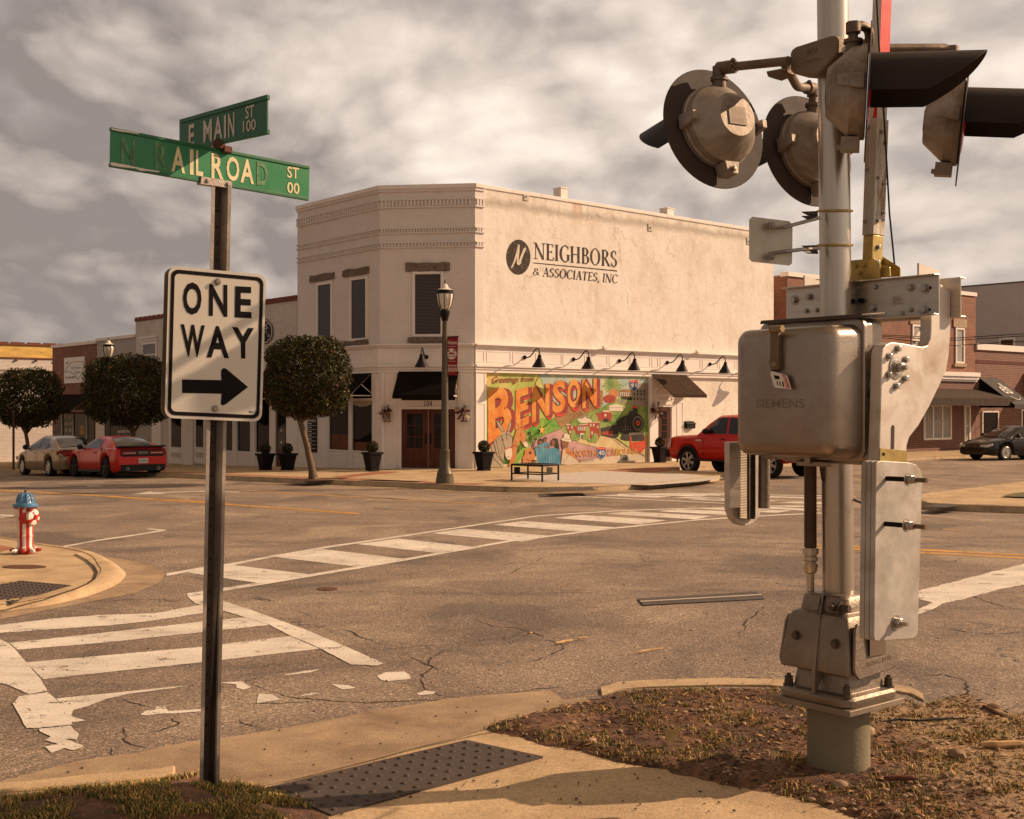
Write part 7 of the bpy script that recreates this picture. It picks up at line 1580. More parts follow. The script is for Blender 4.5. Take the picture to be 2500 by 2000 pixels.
# ---- street lamps
LPOST = mat('olive_post', (.105, .088, .062), .45, .3, var=.15, scale=3)
LGLASS = mat('milky_globe', (.60, .53, .44), .15, var=.1, scale=4, spec=.6)
LCAP = mat('pale_cap', (.62, .56, .48), .4, var=.1)
def street_lamp(label, base, H, banner):
    o = thing('street_lamp', label, 'street lamp', base, 'acorn street lamps'); b = V(base); k = H / 5.38; z = lambda v: v * H
    mb = MB(); mb.lathe([(0, 0), (.24 * k, 0), (.24 * k, z(.02)), (.21 * k, z(.045)), (.215 * k, z(.05)), (.14 * k, z(.085)), (.125 * k, z(.155)), (.135 * k, z(.16)), (.135 * k, z(.165)), (.105 * k, z(.17)), (.088 * k, z(.45)), (.066 * k, z(.80)), (.10 * k, z(.822)), (.13 * k, z(.85)), (.10 * k, z(.862)), (0, z(.864))], b, seg=16); post = mb.build('post', LPOST, o, smooth=25)
    mb = MB(); mb.lathe([(.075 * k, z(.805)), (.12 * k, z(.835)), (.14 * k, z(.852)), (.10 * k, z(.862))], b, seg=16); mb.build('lamp_collar', IRONB, post)
    lan = MB().lathe([(.0, z(.862)), (.11 * k, z(.863)), (.17 * k, z(.885)), (.205 * k, z(.915)), (.215 * k, z(.94)), (.205 * k, z(.942)), (0, z(.942))], b, seg=20).build('lamp_globe', LGLASS, o, smooth=50)
    mb = MB(); mb.lathe([(.225 * k, z(.940)), (.225 * k, z(.958)), (.21 * k, z(.958)), (.21 * k, z(.94))], b, seg=20)
    for a in range(8):
        q = R_(45 * a); d = V((math.cos(q), math.sin(q), 0)); mb.tube([b + d * r * k + V((0, 0, z(h_))) for r, h_ in ((.12, .862), (.18, .884), (.218, .915), (.228, .94))], .010 * k, 4)
    mb.build('cage', IRONB, lan)
    cap = MB().lathe([(.21 * k, z(.9585)), (.19 * k, z(.962)), (.11 * k, z(.968)), (.07 * k, z(.985)), (.03 * k, z(.990)), (0, z(.991))], b, seg=18).build('lamp_cap', LCAP, o, smooth=40)
    MB().lathe([(.02 * k, z(.988)), (.03 * k, z(.992)), (.012 * k, z(.996)), (.012 * k, z(1.008)), (0, z(1.012))], b, seg=8).build('finial', IRONB, cap)
    if banner:
        Y = b.y; W = lambda x, y, d=0: at(*c6(x, y), Y - d)
        BAN = mat('burgundy_banner', (.22, .012, .016), .7, var=.08); INK = mat('banner_ink', (.68, .58, .46), .7, var=.05)
        arm = MB().tube([W(1372, 545), W(1488, 541)], .016, 6); arm.tube([W(1372, 822), W(1480, 826)], .016, 6); ar = arm.build('banner_arm', IRONB, o)
        bn = MB().prism([W(1396, 543), W(1482, 541), W(1476, 828), W(1396, 822)], (0, .012, 0)).build('banner', BAN, o, smooth=0)
        mb = MB(); d = .006
        letters(mb, 'Welcome', W(1400, 598, d), W(1474, 598, d), W(1474, 570, d), W(1400, 570, d), .012); letters(mb, 'Mainstreet', W(1398, 758, d), W(1472, 758, d), W(1472, 741, d), W(1398, 741, d), .008); letters(mb, 'BENSON', W(1400, 796, d), W(1472, 796, d), W(1472, 766, d), W(1400, 766, d), .012)
        for y in (612, 720): mb.poly([W(1404, y + 1, d), W(1466, y + 1, d), W(1466, y - 1, d), W(1404, y - 1, d)])
        mb.poly([W(x, y, d) for x, y in ell(1434, 667, 38, 41, 28)]); d = .008
        em = mb.build('banner_print', INK, bn, smooth=0); mb = MB()
        A, B2 = ell(1434, 667, 35, 38, 28), ell(1434, 667, 33, 36, 28)
        for i in range(28): j = (i + 1) % 28; mb.poly([W(*A[i], d), W(*A[j], d), W(*B2[j], d), W(*B2[i], d)])
        for p in ([(1410, 664), (1434, 652), (1460, 664), (1460, 668), (1410, 668)], [(1404, 686), (1464, 684), (1464, 688), (1404, 690)], [(1404, 646), (1416, 640), (1426, 648), (1410, 654)], [(1440, 644), (1456, 640), (1462, 650), (1446, 650)]): mb.poly([W(*q, d) for q in p])
        for x in (1412, 1424, 1436, 1448, 1457): mb.poly([W(x, 684, d), W(x + 3, 684, d), W(x + 3, 669, d), W(x, 669, d)])
        mb.build('banner_print', BAN, bn, smooth=0)
    return o
b = P(1086, 1181, KZ); street_lamp('tall olive street lamp with a burgundy welcome banner', b, (CAMZ + (1000 - 688) / F * b.y) - b.z, True)
p2 = at(265, 1100, 49); p2.z = zg(p2.x, p2.y) + KZ; street_lamp('street lamp rising behind the wide clipped tree', p2, CAMZ + (1000 - 828) / F * 49 - p2.z, False)
# ---- thin sign pole at left
pp = P(33, 1147, KZ); tag(MB().tube([pp, V((pp.x, pp.y, CAMZ - .02))], .045, 8).build('thin_pole', mat('brown_pole', (.07, .04, .025), .8, var=.2)), 'thin brown pole standing left of the champagne sedan', 'pole')
# ---- bench
def bench():
    o = thing('bench', 'black backless metal bench before the mural', 'bench', P(1306, 1173, KZ)); A = [P(*c7(*q), KZ) for q in ((327, 1058), (550, 1068), (668, 1058), (446, 1047))]; h = .44; up = V((0, 0, h)); BM = mat('bench_black', (.018, .014, .013), .45, var=.15)
    a, b_, c, d = A; u = (b_ - a).normalized(); v = (d - a).normalized()
    for p in A: MB().tube([p, p + up - V((0, 0, .02))], .028, 8).build('leg', BM, o)
    mb = MB()
    for p, q in ((a, b_), (b_, c), (c, d), (d, a)): mb.tube([p + up, q + up], .03, 8); mb.tube([p + up * .45, q + up * .45], .018, 6)
    mb.build('frame', BM, o)
    mb = MB(); n = 9
    for i in range(n):
        k0, k1 = (i + .1) / n, (i + .75) / n; mb.prism([a.lerp(d, k0) + up, a.lerp(d, k1) + up, b_.lerp(c, k1) + up, b_.lerp(c, k0) + up], (0, 0, .012))
    mb.build('seat', BM, o, smooth=0)
    for k, m_ in ((.18, BM), (.75, mat('bench_plate', (.22, .19, .15), .4, .4, var=.2))):
        mb = MB(); p = a.lerp(b_, k) if k < .5 else b_.lerp(c, .45); mb.box(p + V((0, -.02, h - .14)), .17, .02, .17); mb.build('hanging_plate', m_, o, bevel=.004)
bench()
# ---- hydrant
def hydrant():
    b = P(62, 1350, .085); b2 = P(62, 1353, .08); k = b.y / F; o = thing('fire_hydrant', 'fire hydrant painted with red and white stripes and a blue starred cap', 'fire hydrant', b)
    RP = mat('hydrant_red', (.42, .022, .016), .35, var=.1, coat=.4); WP = mat('hydrant_white', (.70, .64, .56), .35, var=.08, coat=.4); BP = mat('hydrant_blue', (.06, .17, .30), .3, var=.15, coat=.5)
    z = lambda y: (945 - y) / 5.39 * k; r = lambda w: w / 2 / 5.39 * k
    prof = [(0, 0), (r(190), 0), (r(190), z(930)), (r(212), z(920)), (r(230), z(915)), (r(230), z(870)), (r(205), z(862)), (r(194), z(850)), (r(200), z(735)), (r(212), z(728)), (r(212), z(706)), (r(198), z(700)), (r(200), z(560)), (r(205), z(420)), (r(205), z(345)), (r(230), z(335)), (0, z(330))]
    mb = MB(); mb.lathe(prof, b, seg=28, fmi=lambda i, kk: (0 if i < 3 else (0 if ((kk + 1) % 4) < 1.5 else 1)))
    mb.build('barrel', [RP, WP], o, smooth=30)
    cap = MB().lathe([(0, z(338)), (r(320), z(338)), (r(324), z(318)), (r(310), z(296)), (r(240), z(290)), (r(216), z(268)), (r(205), z(225)), (r(170), z(180)), (r(110), z(155)), (r(75), z(150)), (0, z(149))], b, seg=28).build('bonnet', BP, o, smooth=40)
    mb = MB()
    for a in range(10):
        q = R_(36 * a + 12); d = V((math.cos(q), math.sin(q), 0)); mb.tube([b + d * r(w) + V((0, 0, z(y))) for w, y in ((222, 278), (212, 235), (178, 186), (118, 160))], .012, 5)
    mb.build('rib', BP, cap)
    rnd = random.Random(3); mb = MB()
    for _ in range(70):
        a = rnd.uniform(0, 6.28); y = rnd.uniform(170, 285); w = interp([(155, 110), (180, 172), (225, 207), (268, 218), (290, 242)], y); d = V((math.cos(a), math.sin(a), 0)); c = b + d * (r(w) + .003) + V((0, 0, z(y))); t = V((-d.y, d.x, 0)); u = V((0, 0, 1)); s = .0085
        mb.poly([c + (t * math.cos(R_(90 + 36 * i)) + u * math.sin(R_(90 + 36 * i))) * (s if i % 2 == 0 else s * .45) for i in range(10)])
    mb.build('painted_star', WP, cap, smooth=0)
    MB().lathe([(r(34), z(152)), (r(30), z(120)), (0, z(118))], b, seg=5).build('operating_nut', mat('nut_dark', (.04, .035, .04), .5, var=.1), cap, smooth=0)
    c = b + V((0, 0, z(480)))
    f = V((.28, -.96, 0)).normalized()
    n1 = MB().lathe([(r(150), .0), (r(150), r(235)), (r(128), r(250)), (r(110), r(262)), (r(60), r(275)), (r(55), r(310)), (0, r(312))], c, f, 20).build('side_nozzle', RP, o, smooth=30)
    g = V((.93, -.36, 0)).normalized(); c2_ = b + V((0, 0, z(470)))
    MB().lathe([(r(180), .0), (r(180), r(190)), (r(205), r(205)), (r(205), r(290)), (r(175), r(310)), (r(70), r(330)), (r(50), r(375)), (0, r(378))], c2_, g, 22, fmi=lambda i, kk: 0 if kk % 6 < 2 or i > 4 else 1).build('pumper_nozzle', [RP, WP], o, smooth=30)
    MB().lathe([(r(150), .0), (r(150), r(200)), (r(60), r(230)), (0, r(232))], c, -f + V((-.5, 0, 0)), 16).build('side_nozzle', RP, o, smooth=30)
    for a in range(8):
        q = R_(45 * a + 10); d = V((math.cos(q), math.sin(q), 0)); MB().lathe([(.028, 0), (.028, .05), (.018, .055), (.018, .075), (0, .076)], b + d * r(255) + V((0, 0, z(905))), d, 8).build('flange_bolt', RP if a % 2 == 0 else WP, o, smooth=30)
        MB().lathe([(.016, 0), (.016, .035), (0, .036)], b + d * r(262) + V((0, 0, z(362))), (0, 0, 1), 6).build('bonnet_bolt', RP, o, smooth=30)
hydrant()
# ================================================================ STREET NAME POST (foreground left)
GALV = mat('galvanised', (.29, .255, .22), .45, .55, var=.28, scale=5, bump=.12, bscale=60, dirt=(.20, .165, .13), dscale=3, dth=(.5, .75))
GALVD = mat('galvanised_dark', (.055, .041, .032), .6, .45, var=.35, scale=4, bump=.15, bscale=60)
GREEN = mat('sign_green', (.012, .17, .058), .35, var=.08, scale=3, spec=.4)
GREEND = mat('sign_green_deep', (.010, .105, .038), .4, var=.1, scale=3, spec=.4)
SWHITE = mat('sign_white_face', (.62, .585, .51), .4, var=.05, scale=5, spec=.4)
SBLACK = mat('sign_black', (.010, .008, .008), .6, var=.1, spec=.1)
FADED = mat('faded_letter', (.10, .21, .10), .5, var=.5, scale=28)
CREAML = mat('cream_letter', (.60, .53, .33), .5, var=.18, scale=20)
def hexbolt(mb, c, n, r, h, washer=True):
    c = V(c); n = V(n).normalized()
    if washer: mb.lathe([(r * 1.45, 0), (r * 1.45, h * .16), (0, h * .16)], c, n, 14)
    mb.lathe([(r, h * .2), (r, h * .95), (r * .85, h), (0, h)], c, n, 6)
def sign_post():
    b = P(505, 1947); Y = b.y; top = at(537, 452, Y); top.y = Y
    o = thing('street_sign_post', 'leaning metal street name post with a one way sign at the grassy corner', 'sign post', b)
    us = RD.copy(); ns = -LD
    ax = (top - b).normalized()
    def pt(z): k = (z - b.z) / (top.z - b.z); return b.lerp(top, k)
    # hat section
    prof = [(-.058, .020), (-.038, .020), (-.024, -.034), (.024, -.034), (.038, .020), (.058, .020)]; th = .006
    outer = [(x, d) for x, d in prof]; inner = [(x * .97 if abs(x) > .05 else x * (.82 if abs(x) < .03 else .93), d + (th if d < 0 else -th)) for x, d in prof]
    ring = outer + inner[::-1]; mb = MB(); n = len(ring)
    for p in (b - V((0, 0, .2)), top):
        for x, d in ring: mb.v.append(p + us * x + ns * d)
    for i in range(n): mb.f.append([i, (i + 1) % n, n + (i + 1) % n, n + i]); mb.m.append(1 if 6 + 1 < i < 11 - 0 and False else 0)
    m_ = len(prof)
    for i in range(m_ - 1): mb.f.append([n + i, n + i + 1, n + n - 2 - i, n + n - 1 - i]); mb.m.append(0)
    post = mb.build('post', GALV, o, smooth=0)
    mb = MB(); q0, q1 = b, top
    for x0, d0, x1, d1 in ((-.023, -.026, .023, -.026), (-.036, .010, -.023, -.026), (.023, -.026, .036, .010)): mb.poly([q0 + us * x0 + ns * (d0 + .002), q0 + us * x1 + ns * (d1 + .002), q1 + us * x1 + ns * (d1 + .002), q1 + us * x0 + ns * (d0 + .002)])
    mb.build('channel_facing', GALVD, post, smooth=0)  # darker facing along the inner walls of the channel
    mb = MB(); k = b.z + .3
    while k < top.z - .05: p = pt(k); mb.lathe([(.006, 0), (.006, .002), (0, .002)], p + ns * -.0235, ns, 8); k += .09
    mb.build('punched_hole', SBLACK, post, smooth=0)
    # one way panel
    ctr = pt(at(530, 840, Y).z); SF = Fr(V((ctr.x, ctr.y, 0)), V((math.cos(R_(27)), math.sin(R_(27)), 0)), V((math.sin(R_(27)), -math.cos(R_(27)), 0)))
    def quad_map(d, TLc=(345, 900), TRc=(822, 945), BRc=(800, 1665), BLc=(325, 1645)):
        q = [SF.hit(*cS(*c), d) for c in (BLc, BRc, TRc, TLc)]
        return lambda u, v: (q[0] * (1 - u) + q[1] * u) * (1 - v) + (q[3] * (1 - u) + q[2] * u) * v
    M = quad_map(.05)
    def rr(u0, v0, u1, v1, r, asp=.63, n=6):
        out = []
        for cx, cy, a in ((u1 - r, v1 - r * asp, 0), (u0 + r, v1 - r * asp, 90), (u0 + r, v0 + r * asp, 180), (u1 - r, v0 + r * asp, 270)):
            for i in range(n + 1): t = R_(a + 90 * i / n); out.append((cx + r * math.cos(t), cy + r * asp * math.sin(t)))
        return out
    pan = MB().prism([M(u, v) for u, v in rr(0, 0, 1, 1, .09)], -SF.n * .004).build('one_way_panel', SWHITE, o, smooth=0)
    M = quad_map(.0515); A, B2 = rr(.026, .02, .974, .98, .075), rr(.062, .045, .938, .955, .05); mb = MB(); n = len(A)
    for i in range(n): j = (i + 1) % n; mb.poly([M(*A[i]), M(*A[j]), M(*B2[j]), M(*B2[i])])
    H = lambda x, y: SF.hit(*cS(x, y), .0515)
    def L(s, bl, br, tr, tl, off): letters(mb, s, H(*bl), H(*br), H(*tr), H(*tl), off)
    L('O', (413, 1138), (505, 1142), (507, 984), (415, 978), .03); L('N', (541, 1145), (632, 1151), (632, 994), (543, 990), .03); L('E', (668, 1153), (750, 1158), (750, 1004), (670, 1000), .03)
    L('W', (412, 1345), (512, 1348), (522, 1192), (403, 1186), .03); L('A', (530, 1349), (640, 1353), (632, 1198), (536, 1193), .03); L('Y', (660, 1353), (758, 1356), (762, 1206), (654, 1200), .03)
    ar = [(410, 1457), (603, 1460), (600, 1432), (602, 1410), (612, 1401), (626, 1404), (733, 1494), (624, 1578), (608, 1585), (599, 1576), (600, 1560), (603, 1527), (410, 1523)]
    mb.poly([H(*p) for p in ar]); L('R6-2', (738, 1621), (773, 1622), (773, 1610), (738, 1609), .01)
    mb.build('sign_print', SBLACK, pan, smooth=0)
    mb = MB()
    for x, y in ((584, 979), (571, 1600)): hexbolt(mb, H(x, y), SF.n, .013, .014)
    mb.build('bolt', GALV, pan, smooth=20)
    M = quad_map(.05); MB().prism([M(u, v) - SF.n * .105 + V((0, 0, .002)) for u, v in rr(.0, 0, 1, 1, .09)], -SF.n * .004).build('rear_sign_panel', mat('rear_sign', (.16, .125, .085), .5, .3, var=.2), o, smooth=0)
    # railroad blade
    tp = top + ax * .0; BF = Fr(V((tp.x, tp.y, 0)), V((math.cos(R_(45)), math.sin(R_(45)), 0)), V((math.sin(R_(45)), -math.cos(R_(45)), 0)))
    Hb = lambda x, y, d=.0: BF.hit(*cS(x, y), d)
    c = ((58, 415), (1030, 582), (1035, 412), (62, 222))
    bl = MB().prism([Hb(*p, .006) for p in c], -BF.n * .008).build('street_blade', GREEN, o, smooth=0)
    mb = MB(); lerp = lambda p, q, k: (p[0] + (q[0] - p[0]) * k, p[1] + (q[1] - p[1]) * k)
    for e0, e1 in ((0, .09), (.91, 1)):
        q = [lerp(c[0], c[3], e0), lerp(c[1], c[2], e0), lerp(c[1], c[2], e1), lerp(c[0], c[3], e1)]; mb.prism([Hb(*p, .012) for p in q], -BF.n * .020)
    mb.build('rail', GREEND, bl, smooth=0, bevel=.003)
    mb = MB(); rnd = random.Random(2); base = lambda x: 400 + (x - 112) * .157; tpy = lambda x: 268 + (x - 112) * .181
    def LT(s, x0, x1, m, off=.022): letters(m, s, Hb(x0, base(x0), .0085), Hb(x1, base(x1), .0085), Hb(x1, tpy(x1), .0085), Hb(x0, tpy(x0), .0085), off)
    f = MB(); LT('N', 112, 180, f); LT('R', 277, 341, f); LT('D', 776, 830, f); f.build('faded_letters', FADED, bl, smooth=0)
    f = MB()
    for s, x0, x1 in (('A', 358, 425), ('I', 448, 466), ('L', 478, 513), ('R', 554, 613), ('O', 628, 690), ('A', 696, 762)): LT(s, x0, x1, f)
    letters(f, 'ST', Hb(925, 469, .0085), Hb(982, 476, .0085), Hb(982, 421, .0085), Hb(925, 413, .0085), .014); letters(f, '00', Hb(925, 543, .0085), Hb(985, 551, .0085), Hb(985, 497, .0085), Hb(925, 489, .0085), .014); f.build('blade_letters', CREAML, bl, smooth=0)
    f = MB()
    q = [(62, 392), (90, 398), (150, 409), (200, 420), (240, 428), (300, 437), (297, 443), (240, 436), (210, 436), (180, 424), (140, 420), (100, 416), (60, 408)]; f.poly([Hb(*p, .0128) for p in q]); f.poly([Hb(*p, .0128) for p in [(64, 226), (120, 236), (200, 250), (200, 255), (110, 243), (64, 234)]]); f.build('peeled_film', SWHITE, bl, smooth=0)
    # main blade
    MF = Fr(V((tp.x, tp.y, 0)), V((math.cos(R_(45)), -math.sin(R_(45)), 0)), V((-math.sin(R_(45)), -math.cos(R_(45)), 0)))
    Hm = lambda x, y, d=.0: MF.hit(*cS(x, y), d)
    c = ((397, 345), (825, 255), (825, 62), (397, 185)); m_ = MB().prism([Hm(*p, .005) for p in c], -MF.n * .008).build('street_blade', GREEND, o, smooth=0)  # deeper green than the other blade: its shade is put into the colour
    mb = MB()
    for e0, e1 in ((0, .13), (.88, 1)):
        q = [lerp(c[0], c[3], e0), lerp(c[1], c[2], e0), lerp(c[1], c[2], e1), lerp(c[0], c[3], e1)]; mb.prism([Hm(*p, .012) for p in q], -MF.n * .02)
    mb.build('rail', GREEND, m_, smooth=0, bevel=.003)
    f = MB()
    by = lambda x: 318 - (x - 442) * .225; ty = lambda x: 212 - (x - 442) * .285
    for s, x0, x1 in (('E', 442, 470), ('M', 514, 556), ('A', 564, 608), ('I', 615, 625), ('N', 635, 666)): letters(f, s, Hm(x0, by(x0) , .0075), Hm(x1, by(x1), .0075), Hm(x1, ty(x1), .0075), Hm(x0, ty(x0), .0075), .022)
    letters(f, 'ST', Hm(720, 182, .0075), Hm(763, 172, .0075), Hm(763, 110, .0075), Hm(720, 121, .0075), .014); letters(f, '100', Hm(708, 249, .0075), Hm(771, 234, .0075), Hm(771, 179, .0075), Hm(708, 193, .0075), .014); f.build('blade_letters', mat('pinkish_letter', (.55, .50, .44), .45, var=.08), m_, smooth=0)
    # brackets
    mb = MB(); q = [(505, 462), (655, 488), (655, 522), (500, 500)]; mb.prism([Hb(*p, .02) for p in q], -BF.n * .04)
    for x in (535, 635): hexbolt(mb, Hb(x, 484 + (x - 535) * .17, .02), BF.n, .010, .010)
    mb.build('bracket', GALV, o, bevel=.003, smooth=0)
    mb = MB(); cc = Hb(592, 312, .0); mb.lathe([(.036, -.02), (.034, .02), (.02, .035), (0, .037)], cc, ax, 12); mb.box(Hb(625, 333, .015), .05, .05, .035, (BF.u, BF.n, BF.w)); mb.build('bracket', mat('rusty_clamp', (.10, .045, .03), .7, .3, var=.4, scale=30), o, bevel=.003)
sign_post()

# ================================================================ RAILROAD CROSSING SIGNAL (foreground right)
ALUM = mat('cast_aluminium', (.25, .205, .16), .45, .7, var=.2, scale=3, bump=.25, bscale=45, dirt=(.20, .155, .115), dscale=2.2, dth=(.5, .75))
ALUMB = mat('brushed_aluminium', (.54, .48, .41), .30, .85, var=.12, scale=2, stretch=(1, 1, 8), dirt=(.34, .26, .17), dscale=2, dth=(.55, .8))
PLATEM = mat('weathered_plate', (.58, .53, .465), .5, .35, var=.13, scale=3, dirt=(.36, .275, .195), dscale=2.5, dth=(.5, .72))
MASTM = mat('mast_aluminium', (.52, .455, .375), .30, .88, var=.1, scale=2, stretch=(1, 1, .3), dirt=(.40, .32, .24), dscale=1.5)
ZINC = mat('galvanised_weight', (.42, .39, .35), .55, .35, var=.22, scale=6, dirt=(.30, .245, .18), dscale=2.6, dth=(.48, .7), bump=.08, bscale=80)
GOLD = mat('yellow_zinc', (.42, .31, .11), .38, .75, var=.3, scale=7)
BRACK = mat('disc_black', (.058, .042, .033), .65, var=.2, scale=3)
HOODM = mat('hood_black', (.026, .019, .016), .6, var=.15, spec=.2)
PIPEM = mat('arm_pipe', (.17, .125, .088), .55, .4, var=.3, scale=6, bump=.2, bscale=60)
HOUSE = mat('lamp_housing', (.34, .295, .25), .5, .5, var=.25, scale=4, bump=.10, bscale=40, dirt=(.17, .13, .095), dscale=4, dth=(.45, .7))
BOXM = mat('bronze_box', (.34, .28, .225), .33, .85, var=.12, scale=2.5, bump=.08, bscale=70, dirt=(.20, .15, .11), dscale=1.8, dth=(.5, .75))
BOLT = mat('bolt_zinc', (.42, .39, .35), .35, .8, var=.2, scale=20)
CBASE = mat('green_grey_concrete', (.20, .175, .115), .85, var=.12, scale=3, bump=.2, bscale=60, dirt=(.13, .10, .065), dscale=2, dth=(.55, .8))
def signal():
    Yb = 7.22; B = V(((2047 - CX) / F * Yb, Yb, 0)); u = -LD; n = -RD
    g = Fr(B, u, n); s = Fr(B, RD, u)          # g: faces the camera-left side, s: faces the camera-right side
    o = thing('crossing_signal', 'aluminium railroad crossing signal mast with flashers and gate mechanism', 'railroad signal', V((B.x, B.y, .03)))
    Hg = lambda f, x, y, d: g.hit(*f(x, y), d); Hs = lambda f, x, y, a: s.hit(*f(x, y), a)
    # foundation pipe and base casting
    MB().lathe([(.178, -.25), (.178, .40), (.170, .41), (0, .41)], B, seg=40).build('foundation_pipe', CBASE, o, smooth=30)
    def ringsq(h, z, r=.28, k=5): 
        out = []
        for a in (0, 90, 180, 270):
            cx, cy = h * (1 - r) * (1 if a in (0, 270) else -1), h * (1 - r) * (1 if a in (0, 90) else -1)
            for i in range(k + 1): t = R_(a + 90 * i / k); out.append(g.pt(cx + h * r * math.cos(t), cy + h * r * math.sin(t), z))
        return out
    def loft(rings):
        mb = MB(); N = len(rings[0])
        for r in rings: mb.v += r
        for i in range(len(rings) - 1):
            for k in range(N): mb.f.append([i * N + k, i * N + (k + 1) % N, (i + 1) * N + (k + 1) % N, (i + 1) * N + k]); mb.m.append(0)
        mb.f += [list(range(N))[::-1], list(range((len(rings) - 1) * N, len(rings) * N))]; mb.m += [0, 0]; return mb
    loft([ringsq(.262, .405, .03), ringsq(.262, .44, .03)]).build('base_plate', mat('plate_steel', (.24, .195, .145), .6, .3, var=.2), o, bevel=.004)
    base = loft([ringsq(.245, .441), ringsq(.25, .45), ringsq(.25, .485), ringsq(.235, .50), ringsq(.19, .505, .2), ringsq(.175, .60, .2), ringsq(.19, .615, .1), ringsq(.236, .62, .08), ringsq(.24, .64, .08), ringsq(.205, .90, .10), ringsq(.19, .935, .14), ringsq(.160, .95, .2), ringsq(.150, 1.03, .3), ringsq(.135, 1.045, .4)]).build('base_casting', ALUM, o, bevel=.006, smooth=30)
    # split rib on the front, brace
    mb = MB(); mb.prism([g.pt(.005, d, z) for d, z in ((.19, .935), (.205, .935), (.255, .64), (.258, .60), (.26, .50), (.24, .50), (.17, .60))], u * .02); mb.prism([g.pt(-.005, d, z) for d, z in ((.14, 1.045), (.165, 1.045), (.165, .95), (.21, .93), (.19, .93))], u * .022); mb.build('split_rib', ALUM, base, bevel=.004)
    for k, (a0, a1) in enumerate(((.246, .262), (-.262, -.246))):
        mb = MB(); q = []
        for d, z in ((-.205, .66), (-.175, .625), (.175, .60), (.205, .63), (.215, .66), (.185, .87), (.16, .905), (-.16, .925), (-.185, .89)): q.append(g.pt((a0 - .022 * (z - .62) / .3) if k == 0 else a0 + .022 * (z - .62) / .3, d, z))
        cov = mb.prism(q, u * .018).build('cover_plate', ALUM, base, bevel=.006)
        if k == 0:
            mb = MB(); pt = lambda d, z: g.pt(.2655 - .022 * (z - .62) / .3, d, z); mb.prism([g.pt(.262, d, z) for d, z in ((.08, .72), (-.07, .72), (-.07, .84), (.08, .84))], u * .006)
            letters(mb, 'HAYES', pt(.07, .752) + u * .006, pt(-.06, .752) + u * .006, pt(-.06, .778) + u * .006, pt(.07, .778) + u * .006, .01); letters(mb, 'WCH', pt(.06, .80) + u * .006, pt(-.05, .80) + u * .006, pt(-.05, .83) + u * .006, pt(.06, .83) + u * .006, .01); letters(mb, 'SIGNAL BASE', pt(.10, .665) + u * .003, pt(-.14, .68) + u * .003, pt(-.14, .705) + u * .003, pt(.10, .69) + u * .003, .01)
            mb.build('cast_lettering', mat('cast_dark', (.16, .12, .085), .6, .3, var=.2), cov, smooth=0)
    mb = MB()
    for a, d, z in ((-.13, .222, .80), (.14, .225, .79)): hexbolt(mb, g.pt(a, d - .006, z), n + V((0, 0, .15)), .020, .03)
    hexbolt(mb, g.pt(.13, .16, .985), u, .024, .06); hexbolt(mb, g.pt(.10, .175, .985), n, .018, .04)
    for a, d in ((-.20, .20), (.20, .20), (.20, -.20), (-.20, -.20)): mb.lathe([(.034, .50), (.034, .507), (.024, .507)], g.pt(a, d, 0), seg=12); mb.lathe([(.026, .507), (.026, .532), (.024, .534), (.024, .555), (.013, .557), (.013, .570), (0, .571)], g.pt(a, d, 0), seg=6)
    mb.build('anchor_bolt', mat('rusty_bolt', (.10, .075, .055), .7, .3, var=.4, scale=20), base, smooth=20)
    # mast
    t1 = at(2028, -520, Yb); m0 = g.pt(0, 0, 1.0); mp = lambda z: m0.lerp(t1, (z - 1.0) / (t1.z - 1.0))
    mb = MB(); mb.tube([m0, t1], .0895, 40); mb.build('mast', MASTM, o, smooth=50)
    # conduit to the base
    cb_ = g.pt(-.13, .09, 0); zz = lambda y: CAMZ - (c3(0, y)[1] - 1000) / F * 7.26
    mb = MB(); mb.lathe([(.024, .95), (.024, zz(560)), (0, zz(560))], cb_, seg=20); cd_ = mb.build('conduit', mat('bright_pipe', (.55, .49, .41), .3, .85, var=.1), o, smooth=40)
    MB().lathe([(.036, zz(470)), (.036, 1.95), (0, 1.95)], cb_, seg=20).build('flexible_conduit', mat('brown_conduit', (.085, .052, .035), .5, var=.2), o, smooth=40)
    mb = MB(); mb.lathe([(.03, zz(575)), (.036, zz(570)), (.044, zz(545)), (.044, zz(528)), (.036, zz(526)), (.036, zz(518)), (.042, zz(516)), (.046, zz(512)), (.046, zz(496)), (.040, zz(492)), (.040, zz(484)), (.048, zz(482)), (.048, zz(455)), (.038, zz(452)), (0, zz(452))], cb_, seg=18); mb.build('coupling', mat('bright_pipe', (.55, .49, .41)), cd_, smooth=25)
    # gate mechanism case
    a0, a1 = -.305, .405
    def rbox(a0, a1, d0, d1, z0, z1, r, k=6, taper=.0, rd=.05):
        """case with generously rounded vertical and front edges"""
        cx, cz = (a0 + a1) / 2, (z0 + z1) / 2; hx, hz = (a1 - a0) / 2, (z1 - z0) / 2
        def ring(d, ins):
            out = []; 
            for q in range(4):
                sx, sz = ((1, 1), (-1, 1), (-1, -1), (1, -1))[q]; rr_ = max(.01, r - ins * .4)
                for i in range(k + 1): t = R_(q * 90 + 90 * i / k); out.append(g.pt(cx + sx * (hx - ins - rr_) + rr_ * math.cos(t), d, cz + sz * (hz - ins - rr_) + rr_ * math.sin(t)))
            return out
        rs = [ring(d0, 0)] + [ring(d1 - rd + rd * math.sin(R_(t)), taper + rd * (1 - math.cos(R_(t)))) for t in (0, 18, 36, 54, 72, 90)]
        return loft(rs)
    case = rbox(-.25, .385, .14, .315, 1.86, 2.60, .05, rd=.012).build('gate_case', BOXM, o, smooth=40)
    rbox(a0 + .005, .412, .316, .345, 1.815, 2.60, .06, rd=.008).build('case_flange', BOXM, case, smooth=40)
    door = rbox(a0, a1 - .01, .346, .585, 1.832, 2.562, .075, taper=.012, rd=.07).build('case_door', BOXM, o, smooth=50)
